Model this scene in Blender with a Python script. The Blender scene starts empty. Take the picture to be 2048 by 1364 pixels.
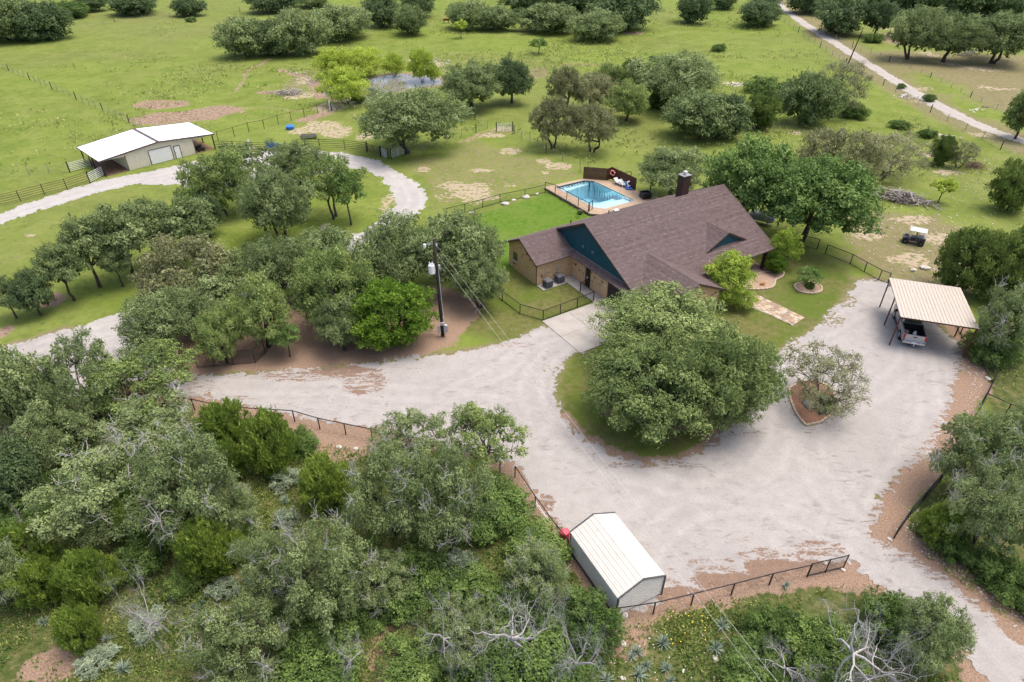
import bpy, bmesh, math, random
import numpy as np
from mathutils import Matrix, Vector

# ------------------------------------------------------------------ camera, sky, sun, exposure
scene = bpy.context.scene
COL = scene.collection
CAM_H, CAM_PITCH, CAM_ROLL = 35.0, math.radians(35.17), math.radians(0.22)
F_PX, IMG_W, IMG_H = 1318.9, 2048.0, 1364.0
cam_data = bpy.data.cameras.new('camera')
cam_data.sensor_width = 36.0
cam_data.lens = F_PX / IMG_W * 36.0
cam_data.clip_start, cam_data.clip_end = 0.5, 5000
cam = bpy.data.objects.new('camera', cam_data)
COL.objects.link(cam)
cam.matrix_world = (Matrix.Translation((0, 0, CAM_H)) @ Matrix.Rotation(math.pi / 2 - CAM_PITCH, 4, 'X')
                    @ Matrix.Rotation(CAM_ROLL, 4, 'Z'))
scene.camera = cam

SUN_ELEV, SUN_AZ = math.radians(72), math.radians(75)     # azimuth clockwise from +Y
world = bpy.data.worlds.new('World')
scene.world = world
world.use_nodes = True
wn = world.node_tree
bg = wn.nodes['Background']
sky = wn.nodes.new('ShaderNodeTexSky')
sky.sky_type = 'NISHITA'
sky.sun_disc = False
sky.sun_elevation = SUN_ELEV
sky.sun_rotation = SUN_AZ
sky.air_density = 0.9
sky.dust_density = 5.5
sky.ozone_density = 0.5
wn.links.new(sky.outputs[0], bg.inputs[0])
bg.inputs[1].default_value = 0.15
sun_data = bpy.data.lights.new('sun', 'SUN')
sun_data.energy = 0.95
sun_data.angle = math.radians(30)
sun_data.color = (1.0, 0.95, 0.88)
sun = bpy.data.objects.new('sun', sun_data)
COL.objects.link(sun)
sd = Vector((math.sin(SUN_AZ) * math.cos(SUN_ELEV), math.cos(SUN_AZ) * math.cos(SUN_ELEV), math.sin(SUN_ELEV)))
sun.rotation_euler = sd.to_track_quat('Z', 'Y').to_euler()
sun.location = (0, 0, 80)
vs = scene.view_settings
vs.view_transform = 'Standard'
vs.look = 'None'
vs.gamma = 1.0
vs.exposure = 0.95
vs.use_curve_mapping = False
scene.cycles.max_bounces = 6
scene.cycles.diffuse_bounces = 3
scene.cycles.transparent_max_bounces = 8

# ------------------------------------------------------------------ surveying helper: a photo point on the level z -> metres
def G(px, py, z=0.0):
    X, Y = px - IMG_W / 2, py - IMG_H / 2
    cr, sr = math.cos(CAM_ROLL), math.sin(CAM_ROLL)
    x, y = cr * X + sr * Y, -sr * X + cr * Y
    c, s = math.cos(CAM_PITCH), math.sin(CAM_PITCH)
    u = -y / F_PX
    dx, dy, dz = x / F_PX, c + u * s, -s + u * c
    t = (z - CAM_H) / dz
    return Vector((dx * t, dy * t, z))

def GP(pts, z=0.0):
    return [G(a, b, z) for a, b in pts]

# ------------------------------------------------------------------ mesh helpers
class MB:
    """collects faces; build() links them as one mesh object"""
    def __init__(self):
        self.v, self.f, self.uv = [], [], {}
    def quad(self, *p, uv=None):
        n = len(self.v)
        self.v += [tuple(q) for q in p]
        if uv:
            self.uv[len(self.f)] = uv
        self.f.append(tuple(range(n, n + len(p))))
        return self
    def box(self, c, s, rz=0.0, m=None):
        hx, hy, hz = s[0] / 2, s[1] / 2, s[2] / 2
        cr, sr = math.cos(rz), math.sin(rz)
        n = len(self.v)
        for sx, sy, sz in ((-1,-1,-1),(1,-1,-1),(1,1,-1),(-1,1,-1),(-1,-1,1),(1,-1,1),(1,1,1),(-1,1,1)):
            x, y, z = sx * hx, sy * hy, sz * hz
            p = Vector((c[0] + cr * x - sr * y, c[1] + sr * x + cr * y, c[2] + z))
            if m is not None:
                p = m @ p
            self.v.append(tuple(p))
        for q in ((0,3,2,1),(4,5,6,7),(0,1,5,4),(1,2,6,5),(2,3,7,6),(3,0,4,7)):
            self.f.append(tuple(n + i for i in q))
        return self
    def beam(self, a, b, w, h=None, up=(0, 0, 1)):
        a, b = Vector(a), Vector(b)
        h = h or w
        d = (b - a).normalized()
        u = Vector(up)
        if abs(d.dot(u)) > 0.98:
            u = Vector((1, 0, 0))
        s = d.cross(u).normalized() * (w / 2)
        t = s.cross(d).normalized() * (h / 2)
        n = len(self.v)
        for e in (a, b):
            for k in (-s - t, s - t, s + t, -s + t):
                self.v.append(tuple(e + k))
        for q in ((0,1,2,3),(7,6,5,4),(0,4,5,1),(1,5,6,2),(2,6,7,3),(3,7,4,0)):
            self.f.append(tuple(n + i for i in q))
        return self
    def tube(self, pts, r, sides=6, cap=True):
        pts = [Vector(p) for p in pts]
        rs = r if isinstance(r, (list, tuple)) else [r] * len(pts)
        n0 = len(self.v)
        ref = None
        for i, p in enumerate(pts):
            d = (pts[min(i + 1, len(pts) - 1)] - pts[max(i - 1, 0)]).normalized()
            if ref is None:
                ref = Vector((1, 0, 0)) if abs(d.z) > 0.9 else Vector((0, 0, 1))
            s = d.cross(ref)
            if s.length < 1e-4:
                ref = Vector((0, 1, 0)); s = d.cross(ref)
            s.normalize()
            t = s.cross(d)
            ref = s.cross(d) * -1 if False else ref
            for k in range(sides):
                a = 2 * math.pi * k / sides
                self.v.append(tuple(p + (s * math.cos(a) + t * math.sin(a)) * rs[i]))
        for i in range(len(pts) - 1):
            for k in range(sides):
                a = n0 + i * sides + k
                b = n0 + i * sides + (k + 1) % sides
                self.f.append((a, b, b + sides, a + sides))
        if cap:
            self.f.append(tuple(n0 + k for k in range(sides)))
            e = n0 + (len(pts) - 1) * sides
            self.f.append(tuple(e + k for k in reversed(range(sides))))
        return self
    def prism(self, poly, z0, z1):
        n = len(self.v); k = len(poly)
        self.v += [(p[0], p[1], z0) for p in poly] + [(p[0], p[1], z1) for p in poly]
        self.f.append(tuple(n + i for i in reversed(range(k))))
        self.f.append(tuple(n + k + i for i in range(k)))
        for i in range(k):
            j = (i + 1) % k
            self.f.append((n + i, n + j, n + k + j, n + k + i))
        return self
    def extrude_x(self, prof, x0, x1):
        """profile of (y, z) points swept along x"""
        n = len(self.v); k = len(prof)
        self.v += [(x0, p[0], p[1]) for p in prof] + [(x1, p[0], p[1]) for p in prof]
        self.f.append(tuple(n + i for i in range(k)))
        self.f.append(tuple(n + k + i for i in reversed(range(k))))
        for i in range(k):
            j = (i + 1) % k
            self.f.append((n + i, n + k + i, n + k + j, n + j))
        return self
    def lathe(self, prof, c=(0, 0, 0), sides=14):
        n = len(self.v)
        for r, z in prof:
            for k in range(sides):
                a = 2 * math.pi * k / sides
                self.v.append((c[0] + r * math.cos(a), c[1] + r * math.sin(a), c[2] + z))
        for i in range(len(prof) - 1):
            for k in range(sides):
                a = n + i * sides + k; b = n + i * sides + (k + 1) % sides
                self.f.append((a, b, b + sides, a + sides))
        self.f.append(tuple(n + k for k in reversed(range(sides))))
        e = n + (len(prof) - 1) * sides
        self.f.append(tuple(e + k for k in range(sides)))
        return self
    def mesh(self, name, mat=None, smooth=False, bevel=0):
        me = bpy.data.meshes.new(name)
        me.from_pydata(self.v, [], self.f)
        if self.uv:
            lay = me.uv_layers.new(name='UVMap')
            for fi, uv in self.uv.items():
                for li, c in zip(me.polygons[fi].loop_indices, uv):
                    lay.data[li].uv = c
        bm = bmesh.new(); bm.from_mesh(me)
        if bevel:
            bmesh.ops.remove_doubles(bm, verts=bm.verts, dist=1e-4)
            es = [e for e in bm.edges if len(e.link_faces) == 2 and e.calc_face_angle(0) > 0.5]
            bmesh.ops.bevel(bm, geom=es, offset=bevel, segments=2, affect='EDGES', profile=0.5, clamp_overlap=True)
        bmesh.ops.recalc_face_normals(bm, faces=bm.faces)
        bm.to_mesh(me); bm.free()
        if smooth:
            me.polygons.foreach_set('use_smooth', [True] * len(me.polygons))
        if mat:
            me.materials.append(mat)
        return me
    def build(self, name, mat, parent=None, smooth=False, bevel=0, loc=None, rz=0):
        return link(name, self.mesh(name, mat, smooth, bevel), parent, loc, rz)

def link(name, data, parent=None, loc=None, rz=0):
    o = bpy.data.objects.new(name, data)
    COL.objects.link(o)
    if parent is not None:
        o.parent = parent
    if loc is not None:
        o.location = loc
    if rz:
        o.rotation_euler = (0, 0, rz)
    return o

def tag(o, label=None, cat=None, group=None, kind=None):
    if label: o['label'] = label
    if cat: o['category'] = cat
    if group: o['group'] = group
    if kind: o['kind'] = kind
    return o

def thing(name, loc, rz, label, cat, group=None):
    o = bpy.data.objects.new(name, None)
    COL.objects.link(o)
    o.empty_display_size = 0.3
    o.location = loc
    o.rotation_euler = (0, 0, rz)
    return tag(o, label, cat, group)

def np_mesh(name, V, F, mat=None, smooth=False, attrs=None):
    """fast mesh from numpy: V (n,3), F (m,k)"""
    me = bpy.data.meshes.new(name)
    V = np.ascontiguousarray(V, dtype=np.float32); F = np.ascontiguousarray(F, dtype=np.int32)
    m, k = F.shape
    me.vertices.add(len(V)); me.vertices.foreach_set('co', V.ravel())
    me.loops.add(m * k); me.loops.foreach_set('vertex_index', F.ravel())
    me.polygons.add(m)
    me.polygons.foreach_set('loop_start', np.arange(0, m * k, k, dtype=np.int32))
    try:
        me.polygons.foreach_set('loop_total', np.full(m, k, dtype=np.int32))
    except Exception:
        pass
    me.update(calc_edges=True)
    me.validate()
    me.polygons.foreach_set('use_smooth', np.full(len(me.polygons), smooth, dtype=bool))
    for nm, (typ, dom, arr) in (attrs or {}).items():
        a = me.attributes.new(nm, typ, dom)
        a.data.foreach_set('value' if typ == 'FLOAT' else 'color', np.ascontiguousarray(arr, dtype=np.float32).ravel())
    if mat:
        me.materials.append(mat)
    return me

# ------------------------------------------------------------------ numpy noise and polygon distance
def vnoise(x, y, seed=0):
    xi = np.floor(x).astype(np.int64); yi = np.floor(y).astype(np.int64)
    fx, fy = x - xi, y - yi
    fx = fx * fx * (3 - 2 * fx); fy = fy * fy * (3 - 2 * fy)
    def hsh(a, b):
        n = (a * 374761393 + b * 668265263 + seed * 974711) & 0x7fffffff
        n = ((n ^ (n >> 13)) * 1274126177) & 0x7fffffff
        return ((n ^ (n >> 16)) & 0xffff) / 65535.0
    a, b, c, d = hsh(xi, yi), hsh(xi + 1, yi), hsh(xi, yi + 1), hsh(xi + 1, yi + 1)
    return (a * (1 - fx) + b * fx) * (1 - fy) + (c * (1 - fx) + d * fx) * fy

def fbm(x, y, scale, octv=4, seed=0):
    s = np.zeros_like(x, dtype=float); amp, tot = 1.0, 0.0
    for o in range(octv):
        s += amp * (vnoise(x / scale, y / scale, seed + o * 17) - 0.5); tot += amp
        amp *= 0.55; scale *= 0.5
    return s / tot * 2

def poly_sd(x, y, poly):
    """signed distance to a polygon, negative inside"""
    P = np.array([(p[0], p[1]) for p in poly], float)
    d2 = np.full(x.shape, 1e18); inside = np.zeros(x.shape, bool)
    for i in range(len(P)):
        ax, ay = P[i]; bx, by = P[(i + 1) % len(P)]
        ex, ey = bx - ax, by - ay
        t = np.clip(((x - ax) * ex + (y - ay) * ey) / max(ex * ex + ey * ey, 1e-9), 0, 1)
        d2 = np.minimum(d2, (x - ax - t * ex) ** 2 + (y - ay - t * ey) ** 2)
        c = ((ay > y) != (by > y)) & (x < (bx - ax) * (y - ay) / (by - ay + 1e-12) + ax)
        inside ^= c
    d = np.sqrt(d2)
    return np.where(inside, -d, d)

def line_d(x, y, pts):
    d2 = np.full(x.shape, 1e18)
    for (a, b) in zip(pts[:-1], pts[1:]):
        ex, ey = b[0] - a[0], b[1] - a[1]
        t = np.clip(((x - a[0]) * ex + (y - a[1]) * ey) / max(ex * ex + ey * ey, 1e-9), 0, 1)
        d2 = np.minimum(d2, (x - a[0] - t * ex) ** 2 + (y - a[1] - t * ey) ** 2)
    return np.sqrt(d2)

# ------------------------------------------------------------------ node material helper
class NM:
    def __init__(self, name, rough=0.8, spec=0.3, metal=0.0):
        self.m = bpy.data.materials.new(name)
        self.m.use_nodes = True
        self.t = self.m.node_tree
        self.b = self.t.nodes['Principled BSDF']
        self.b.inputs['Roughness'].default_value = rough
        self.b.inputs['Specular IOR Level'].default_value = spec
        self.b.inputs['Metallic'].default_value = metal
        self._co = {}
    def n(self, typ, **kw):
        nd = self.t.nodes.new(typ)
        for k, v in kw.items():
            setattr(nd, k, v)
        return nd
    def l(self, a, b):
        self.t.links.new(a, b)
    def setin(self, sock, v):
        if hasattr(v, 'links') or isinstance(v, bpy.types.NodeSocket):
            self.l(v, sock)
        else:
            if isinstance(v, (tuple, list)) and len(v) == 3 and sock.type == 'RGBA':
                v = (*v, 1)
            sock.default_value = v
    def co(self, which='Object'):
        if which not in self._co:
            if which == 'World':
                self._co[which] = self.n('ShaderNodeNewGeometry').outputs['Position']
            else:
                self._co[which] = self.n('ShaderNodeTexCoord').outputs[which]
        return self._co[which]
    def mapping(self, scale=(1, 1, 1), co='Object', rot=(0, 0, 0)):
        mp = self.n('ShaderNodeMapping')
        self.l(self.co(co), mp.inputs[0])
        mp.inputs['Scale'].default_value = scale
        mp.inputs['Rotation'].default_value = rot
        return mp.outputs[0]
    def noise(self, scale, detail=4, rough=0.55, co='Object', vec=None, dist=0.0):
        nd = self.n('ShaderNodeTexNoise')
        self.l(vec if vec is not None else self.co(co), nd.inputs['Vector'])
        nd.inputs['Scale'].default_value = scale
        nd.inputs['Detail'].default_value = detail
        nd.inputs['Roughness'].default_value = rough
        nd.inputs['Distortion'].default_value = dist
        return nd.outputs['Fac']
    def vor(self, scale, co='Object', out='Distance', vec=None, feature='F1'):
        nd = self.n('ShaderNodeTexVoronoi', feature=feature)
        self.l(vec if vec is not None else self.co(co), nd.inputs['Vector'])
        nd.inputs['Scale'].default_value = scale
        return nd.outputs[out]
    def ramp(self, fac, stops, interp='LINEAR'):
        r = self.n('ShaderNodeValToRGB')
        r.color_ramp.interpolation = interp
        els = r.color_ramp.elements
        while len(els) < len(stops):
            els.new(0.5)
        for e, (p, c) in zip(els, stops):
            e.position = p
            e.color = (c, c, c, 1) if isinstance(c, (int, float)) else (*c, 1)
        self.l(fac, r.inputs[0])
        return r.outputs[0]
    def mix(self, fac, a, b, blend='MIX'):
        m = self.n('ShaderNodeMix', data_type='RGBA', blend_type=blend)
        m.clamp_factor = True
        self.setin(m.inputs[0], fac); self.setin(m.inputs[6], a); self.setin(m.inputs[7], b)
        return m.outputs[2]
    def math(self, op, a, b=0.0, c=0.0, clamp=False):
        m = self.n('ShaderNodeMath', operation=op, use_clamp=clamp)
        for i, v in enumerate((a, b, c)):
            self.setin(m.inputs[i], v)
        return m.outputs[0]
    def attr(self, name, out='Fac'):
        a = self.n('ShaderNodeAttribute', attribute_name=name)
        return a.outputs[out]
    def bump(self, h, strength=0.3, dist=0.05):
        b = self.n('ShaderNodeBump')
        b.inputs['Strength'].default_value = strength
        b.inputs['Distance'].default_value = dist
        self.l(h, b.inputs['Height'])
        self.l(b.outputs[0], self.b.inputs['Normal'])
        return b
    def color(self, c):
        self.setin(self.b.inputs['Base Color'], c)
        return self
    def rough(self, r):
        self.setin(self.b.inputs['Roughness'], r)
        return self

def plain(name, col, rough=0.6, metal=0.0, spec=0.4, var=0.18, scale=3.0, bump=0.0):
    """painted or worn surface with a little procedural variation"""
    m = NM(name, rough, spec, metal)
    f = m.noise(scale, 5)
    lo = tuple(c * (1 - var) for c in col); hi = tuple(min(1, c * (1 + var)) for c in col)
    m.color(m.ramp(f, [(0.3, lo), (0.7, hi)]))
    if bump:
        m.bump(m.noise(scale * 12, 4), bump, 0.02)
    return m.m

MAT = {}
MAT['black_metal'] = plain('black painted pipe', (0.018, 0.018, 0.022), 0.45, 0.3)
MAT['rust_metal'] = plain('rusty pipe', (0.10, 0.055, 0.035), 0.8, 0.2, var=0.4)
MAT['red_oxide'] = plain('red oxide paint', (0.11, 0.035, 0.028), 0.55, 0.1)
MAT['galv'] = plain('galvanized steel', (0.55, 0.56, 0.57), 0.42, 0.7)
MAT['gate_white'] = plain('pale gate paint', (0.62, 0.62, 0.62), 0.5, 0.2)
MAT['white'] = plain('white paint', (0.75, 0.75, 0.74), 0.5, var=0.05)
MAT['grey_box'] = plain('grey electrical box', (0.42, 0.44, 0.47), 0.5, 0.1)
MAT['wood_dark'] = plain('creosote pole', (0.035, 0.024, 0.02), 0.8, var=0.4)
MAT['wood_grey'] = plain('weathered wood', (0.28, 0.25, 0.21), 0.9, var=0.35)
MAT['blue'] = plain('blue plastic', (0.02, 0.16, 0.55), 0.4)
MAT['red'] = plain('red plastic', (0.5, 0.03, 0.05), 0.45)
MAT['black'] = plain('black plastic', (0.015, 0.015, 0.017), 0.5)
MAT['stone_pale'] = plain('pale limestone', (0.5, 0.47, 0.42), 0.9, var=0.3, bump=0.4)
MAT['stone_grey'] = plain('grey boulder', (0.26, 0.25, 0.25), 0.9, var=0.3, bump=0.4)
# ================================================================== THE GROUND
COURT = GP([(250,690),(330,715),(390,747),(470,746),(540,739),(600,734),(650,730),(690,726),(740,720),(800,715),(860,708),
    (930,700),(1000,683),(1050,663),(1082,648),(1100,648),(1150,640),(1200,670),(1172,706),(1150,706),(1130,730),(1116,755),(1113,790),(1130,830),(1165,870),
    (1215,900),(1290,922),(1350,918),(1400,900),(1432,872),(1465,838),(1490,800),(1500,765),(1515,735),(1545,707),(1600,668),(1640,640),
    (1670,610),(1690,582),(1705,560),(1755,552),(1830,590),(1880,640),(1920,690),(1935,720),(1925,760),(1908,810),(1892,850),(1872,905),
    (1845,930),(1800,965),(1778,1000),(1758,1030),(1752,1062),(1790,1087),(1870,1128),(1960,1195),(2048,1290),(2130,1390),(2000,1420),
    (1900,1285),(1800,1212),(1735,1160),(1690,1135),(1640,1140),(1560,1158),(1500,1172),(1420,1192),(1340,1212),(1240,1245),(1150,1110),(1120,1055),(1095,1030),
    (1068,1000),(1045,962),(1030,940),(950,908),(850,885),(740,858),(640,846),(560,831),(480,812),(400,797),(300,800),(180,790),(60,800),(-60,830),(-120,740),
    (-60,706),(0,693),(130,656)])
LOOP = GP([(-60,706),(0,693),(130,656),(250,620),(420,575),(560,530),(650,492),(715,462),(757,440),(781,415),(786,400),(778,380),(764,362),(745,350),(726,342),(700,338),
    (600,360),(520,390),(430,395),(350,371),(270,372),(200,386),(100,416),(0,450),(-80,482),(-80,452),(0,424),(70,400),(140,376),(210,358),(300,342),
    (390,322),(480,306),(560,298),(620,300),(685,304),(764,321),(812,349),(850,376),(857,400),(848,422),(832,436),(790,460),(745,485),(650,545),(540,595),(400,645),(300,690),(200,740),(0,800),(-100,820)])
FARROAD = GP([(1540,-8),(1553,8),(1568,26),(1600,50),(1650,82),(1700,114),(1750,147),(1800,179),(1850,208),(1900,234),(1950,257),(2000,275),(2060,296),(2130,318),
    (2130,298),(2060,279),(2000,260),(1950,238),(1900,213),(1850,187),(1800,157),(1750,127),(1720,108),(1680,84),(1625,50),(1585,24),(1568,8),(1556,-8)])
POND = GP([(735,160),(760,152),(800,147),(850,150),(878,156),(884,168),(860,172),(815,176),(780,186),(765,196),(735,200),(700,205),(660,195),(640,180),(655,172),(700,176)])

def smooth(e0, e1, v):
    t = np.clip((v - e0) / (e1 - e0), 0, 1)
    return t * t * (3 - 2 * t)

def inmask(x, y, poly, soft=0.8, wob=0.8, ws=3.0, seed=1):
    sd_ = poly_sd(x, y, poly) + fbm(x, y, ws, 4, seed) * wob
    return 1 - smooth(-soft, soft, sd_)

def blob(x, y, px, py, rx, ry, seed=0):
    c = G(px, py)
    ex = abs(G(px + rx, py).x - c.x); ey = abs(G(px, py - ry).y - c.y)
    d = np.sqrt(((x - c.x) / ex) ** 2 + ((y - c.y) / ey) ** 2)
    return 1 - smooth(0.55, 1.15, d + fbm(x, y, 2.5, 4, seed) * 0.45)

HOUSE = (7.414, 60.58, 0.559)
def HW(x, y, z=0.0):
    c, s = math.cos(HOUSE[2]), math.sin(HOUSE[2])
    return Vector((HOUSE[0] + c * x - s * y, HOUSE[1] + s * x + c * y, z))

# pool outlines (metres, survey of deck level 0.35)
DZ = 0.35
P_DECK = GP([(1088,374),(1166,357),(1216,359),(1246,369),(1300,392),(1345,400),(1250,432),(1180,427)], DZ)
P_WATER = GP([(1111,374),(1168,360.5),(1188,362),(1270,401),(1210,417),(1188,414)], DZ)

def axis(fine0, fine1, step, lo, hi, g=1.13):
    a = list(np.arange(fine0, fine1 + 1e-6, step))
    s, v = step, fine1
    while v < hi:
        s *= g; v += s; a.append(v)
    s, v = step, fine0; pre = []
    while v > lo:
        s *= g; v -= s; pre.append(v)
    return np.array(pre[::-1] + a)

gx = axis(-64, 64, 0.6, -1500, 1500)
gy = axis(10, 118, 0.6, -400, 2500, 1.035)
X, Y = np.meshgrid(gx, gy)
litter = np.zeros_like(X); csd = poly_sd(X, Y, COURT); lawn = np.zeros_like(X); bare = np.zeros_like(X)
brush = np.zeros_like(X); dry = np.zeros_like(X); mud = np.zeros_like(X); olive = np.zeros_like(X)
mx = np.maximum
litter = mx(litter, inmask(X, Y, GP([(300,700),(420,640),(520,600),(640,590),(760,560),(900,580),(965,605),(955,640),(905,690),(850,715),(690,730),(560,745),(390,752)]), 1.0, 1.2, 4, 3))
litter = mx(litter, inmask(X, Y, GP([(380,785),(560,828),(745,858),(770,900),(700,925),(600,905),(400,835)]), .6, .7, 2, 4))
litter = mx(litter, inmask(X, Y, GP([(1020,935),(1100,1025),(1150,1110),(1160,1150),(1100,1110),(1045,1010)]), .5, .6, 2, 5))
litter = mx(litter, inmask(X, Y, GP([(1330,1185),(1420,1155),(1500,1120),(1600,1100),(1690,1105),(1725,1145),(1800,1210),(1700,1180),(1600,1172),(1480,1190),(1340,1225),(1240,1250)]), .6, .6, 2, 6))
ld = line_d(X, Y, GP([(1900,640),(1945,715),(1945,760),(1922,820),(1885,905),(1830,960),(1785,1020),(1770,1075),(1850,1118),(1930,1165),(2060,1280)]))
litter = mx(litter, .85 * (1 - smooth(.5, 1.8, ld + fbm(X, Y, 2.5, 4, 7))))
ld = line_d(X, Y, GP([(1130,835),(1165,875),(1215,905),(1290,927),(1350,922),(1400,905),(1432,872)]))
litter = mx(litter, .9 * (1 - smooth(.3, 1.2, ld + fbm(X, Y, 1.5, 3, 8) * .5)))
for (a, b, c, d, s_) in [(1350,830,90,40,1),(1250,800,60,40,2),(700,640,120,40,3),(300,610,60,18,9),(100,600,40,20,11),(0,900,200,120,4),(120,1160,60,50,5),(560,1290,50,60,6),(780,1290,40,80,7),(1240,1270,60,50,8),(100,1330,80,40,12)]:
    litter = mx(litter, blob(X, Y, a, b, c, d, 20 + s_) * .85)
lawn = mx(lawn, inmask(X, Y, GP([(920,440),(1080,392),(1090,380),(1182,428),(1260,425),(1160,520),(1015,545),(960,540),(985,480)]), .35, .35, 1.5, 9))
olive = mx(olive, inmask(X, Y, GP([(960,560),(1016,527),(1075,571),(1140,556),(1192,600),(1085,648),(1050,665),(1000,684),(930,660)]), .6, .6, 2, 10))
olive = mx(olive, inmask(X, Y, GP([(1430,640),(1560,500),(1600,490),(1700,540),(1705,565),(1640,642),(1540,712),(1470,760),(1380,700)]), .5, .5, 2, 11))
olive = mx(olive, inmask(X, Y, GP([(1150,706),(1113,770),(1130,830),(1215,897),(1330,918),(1432,870),(1500,770),(1400,690)]), .5, .4, 2, 12))
for (a, b, c, d, s_) in [(935,384,62,20,1),(905,372,40,12,21),(970,341,36,5,2),(1020,302,26,8,3),(985,272,30,5,4),(1005,258,18,6,5),(1118,333,28,8,6),(1085,322,20,5,7),(640,252,40,13,8),
    (672,262,34,12,9),(600,262,22,8,10),(736,272,26,8,11),(660,215,40,8,12),(845,338,18,6,13),(1090,345,14,4,14),(990,395,24,5,15),(1020,372,20,4,16),(775,408,16,20,17),(60,470,16,5,18),(650,455,14,9,19),
    (610,158,24,10,22),(870,128,22,9,23),(835,118,20,5,24),(596,190,40,8,25),(1465,168,20,5,26),(1830,178,30,6,27),(1850,205,22,6,28),(1900,230,26,6,29),(1960,270,20,8,30),(1860,310,30,6,31),(1900,345,40,6,32),(1830,440,40,10,33),
    (1820,520,50,14,34),(1880,480,40,14,35),(1740,470,40,10,36),(1905,540,40,14,44),(1770,60,20,3,37),(1860,110,40,6,38),(1960,140,50,7,39),(1900,130,26,4,40),(1990,180,40,7,41),(1700,340,20,4,42),(1590,265,16,4,43)]:
    bare = mx(bare, .62 * blob(X, Y, a, b, c * 1.15, d * 1.25, 40 + s_))
for (a, b, c, d, s_) in [(322,208,60,11,1),(345,235,90,16,2),(440,222,64,12,3),(395,230,60,14,4),(545,184,40,4,5),(640,190,18,7,6),(1265,66,22,3,7),(5,665,22,16,8),(1790,78,60,14,9),(650,225,24,6,10)]:
    mud = mx(mud, .92 * blob(X, Y, a, b, c, d, 90 + s_))
brush = mx(brush, inmask(X, Y, GP([(-700,760),(-100,830),(180,800),(400,815),(740,880),(1030,955),(1240,1245),(1330,1215),(1480,1180),(1700,1150),(1800,1212),(1905,1292),(2020,1440),(1000,3600),(-1500,2500)]), 1.2, 1.5, 4, 13))
brush = mx(brush, inmask(X, Y, GP([(1970,690),(1960,830),(1880,960),(1800,1075),(2060,1270),(2600,1500),(2600,500),(2048,560),(1990,620)]), 1.2, 1.5, 4, 14))
dry = mx(dry, inmask(X, Y, GP([(1700,100),(1780,95),(2060,115),(2500,120),(2500,300),(2060,255),(1960,225),(1830,155)]), 6, 8, 20, 15) * .9)
dry = mx(dry, inmask(X, Y, GP([(1660,400),(1760,410),(1900,420),(2000,520),(1960,600),(1900,600),(1790,560),(1700,520)]), 2, 4, 8, 16) * .75)
dry = mx(dry, inmask(X, Y, GP([(820,330),(960,280),(1090,320),(1170,350),(1060,380),(900,420),(860,430)]), 2, 4, 8, 17) * .55)
dry = mx(dry, blob(X, Y, 1075, 142, 26, 13, 18) * .9)
dry = mx(dry, blob(X, Y, 1165, 128, 60, 5, 19) * .7)
dry = mx(dry, blob(X, Y, 1560, 255, 120, 16, 23) * .45)
dry = mx(dry, blob(X, Y, 620, 160, 60, 26, 24) * .6)
ld = line_d(X, Y, GP([(1570,-10),(1640,60),(1740,135),(1850,205),(1950,255),(2100,310)]))
dry = mx(dry, .75 * (1 - smooth(3, 8, ld + fbm(X, Y, 6, 3, 20) * 2)))
ld = line_d(X, Y, GP([(1430,872),(1500,770),(1545,708),(1600,670),(1645,642),(1690,585),(1708,562)]))
dry = mx(dry, .8 * (1 - smooth(.5, 2.2, ld + fbm(X, Y, 2, 3, 21))))
dry = mx(dry, .9 * (1 - smooth(-.2, .9, csd + fbm(X, Y, 1.5, 3, 61) * .5)))
low = inmask(X, Y, GP([(380,780),(1030,900),(1240,1200),(1500,1080),(1700,1080),(1760,1000),(1930,720),(2100,720),(2100,1500),(-200,1500),(-200,840)]), .5, .3, 2, 62)
litter = mx(litter, low * .9 * (1 - smooth(.1, 1.4, csd + fbm(X, Y, 1.5, 3, 63) * .6)))
for (pts, w_, k_) in [([(545,115),(520,130),(492,142),(488,160),(470,182)], .5, .75), ([(560,140),(600,150),(625,165),(640,190)], 1.0, .9), ([(1020,263),(985,262),(950,276),(925,284)], 1.3, .55), ([(470,215),(540,214),(600,222),(650,215)], .8, .5), ([(610,240),(650,226),(665,212)], 1.6, .75)]:
    mud = mx(mud, k_ * (1 - smooth(w_ * .4, w_ * 1.6, line_d(X, Y, GP(pts)) + fbm(X, Y, 2, 3, 66) * .5)))
# relief: soft swells far out, the pond hollow, the hole under the pool
far = smooth(112, 160, Y) + smooth(62, 110, np.abs(X))
Z = fbm(X, Y, 60, 3, 31) * 0.9 * np.clip(far, 0, 1) + fbm(X, Y, 3, 3, 32) * 0.05 * (1 - lawn) * np.clip(brush + .3, 0, 1)
psd = poly_sd(X, Y, POND)
Z = Z * smooth(2, 14, psd) - 1.1 * (1 - smooth(-3.0, .8, psd))
mud = mx(mud, (1 - smooth(.2, 2.6, psd + fbm(X, Y, 2.5, 3, 34))) * .9)
Z = np.where(poly_sd(X, Y, P_DECK) < -0.45, -2.2, Z)
for poly in (COURT, LOOP, FARROAD):
    k = 1 - smooth(0, 1.0, poly_sd(X, Y, poly) - 1.5)
    Z = Z * (1 - k)
V = np.stack([X, Y, Z], -1).reshape(-1, 3)
nyy, nxx = X.shape
idx = np.arange(nyy * nxx).reshape(nyy, nxx)
F = np.stack([idx[:-1, :-1], idx[:-1, 1:], idx[1:, 1:], idx[1:, :-1]], -1).reshape(-1, 4)
one = np.ones_like(X)
A = np.stack([litter, lawn, bare, one], -1).reshape(-1, 4)
B = np.stack([brush, dry, mud, one], -1).reshape(-1, 4)
C_ = np.stack([olive, one * 0, one * 0, one], -1).reshape(-1, 4)

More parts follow.
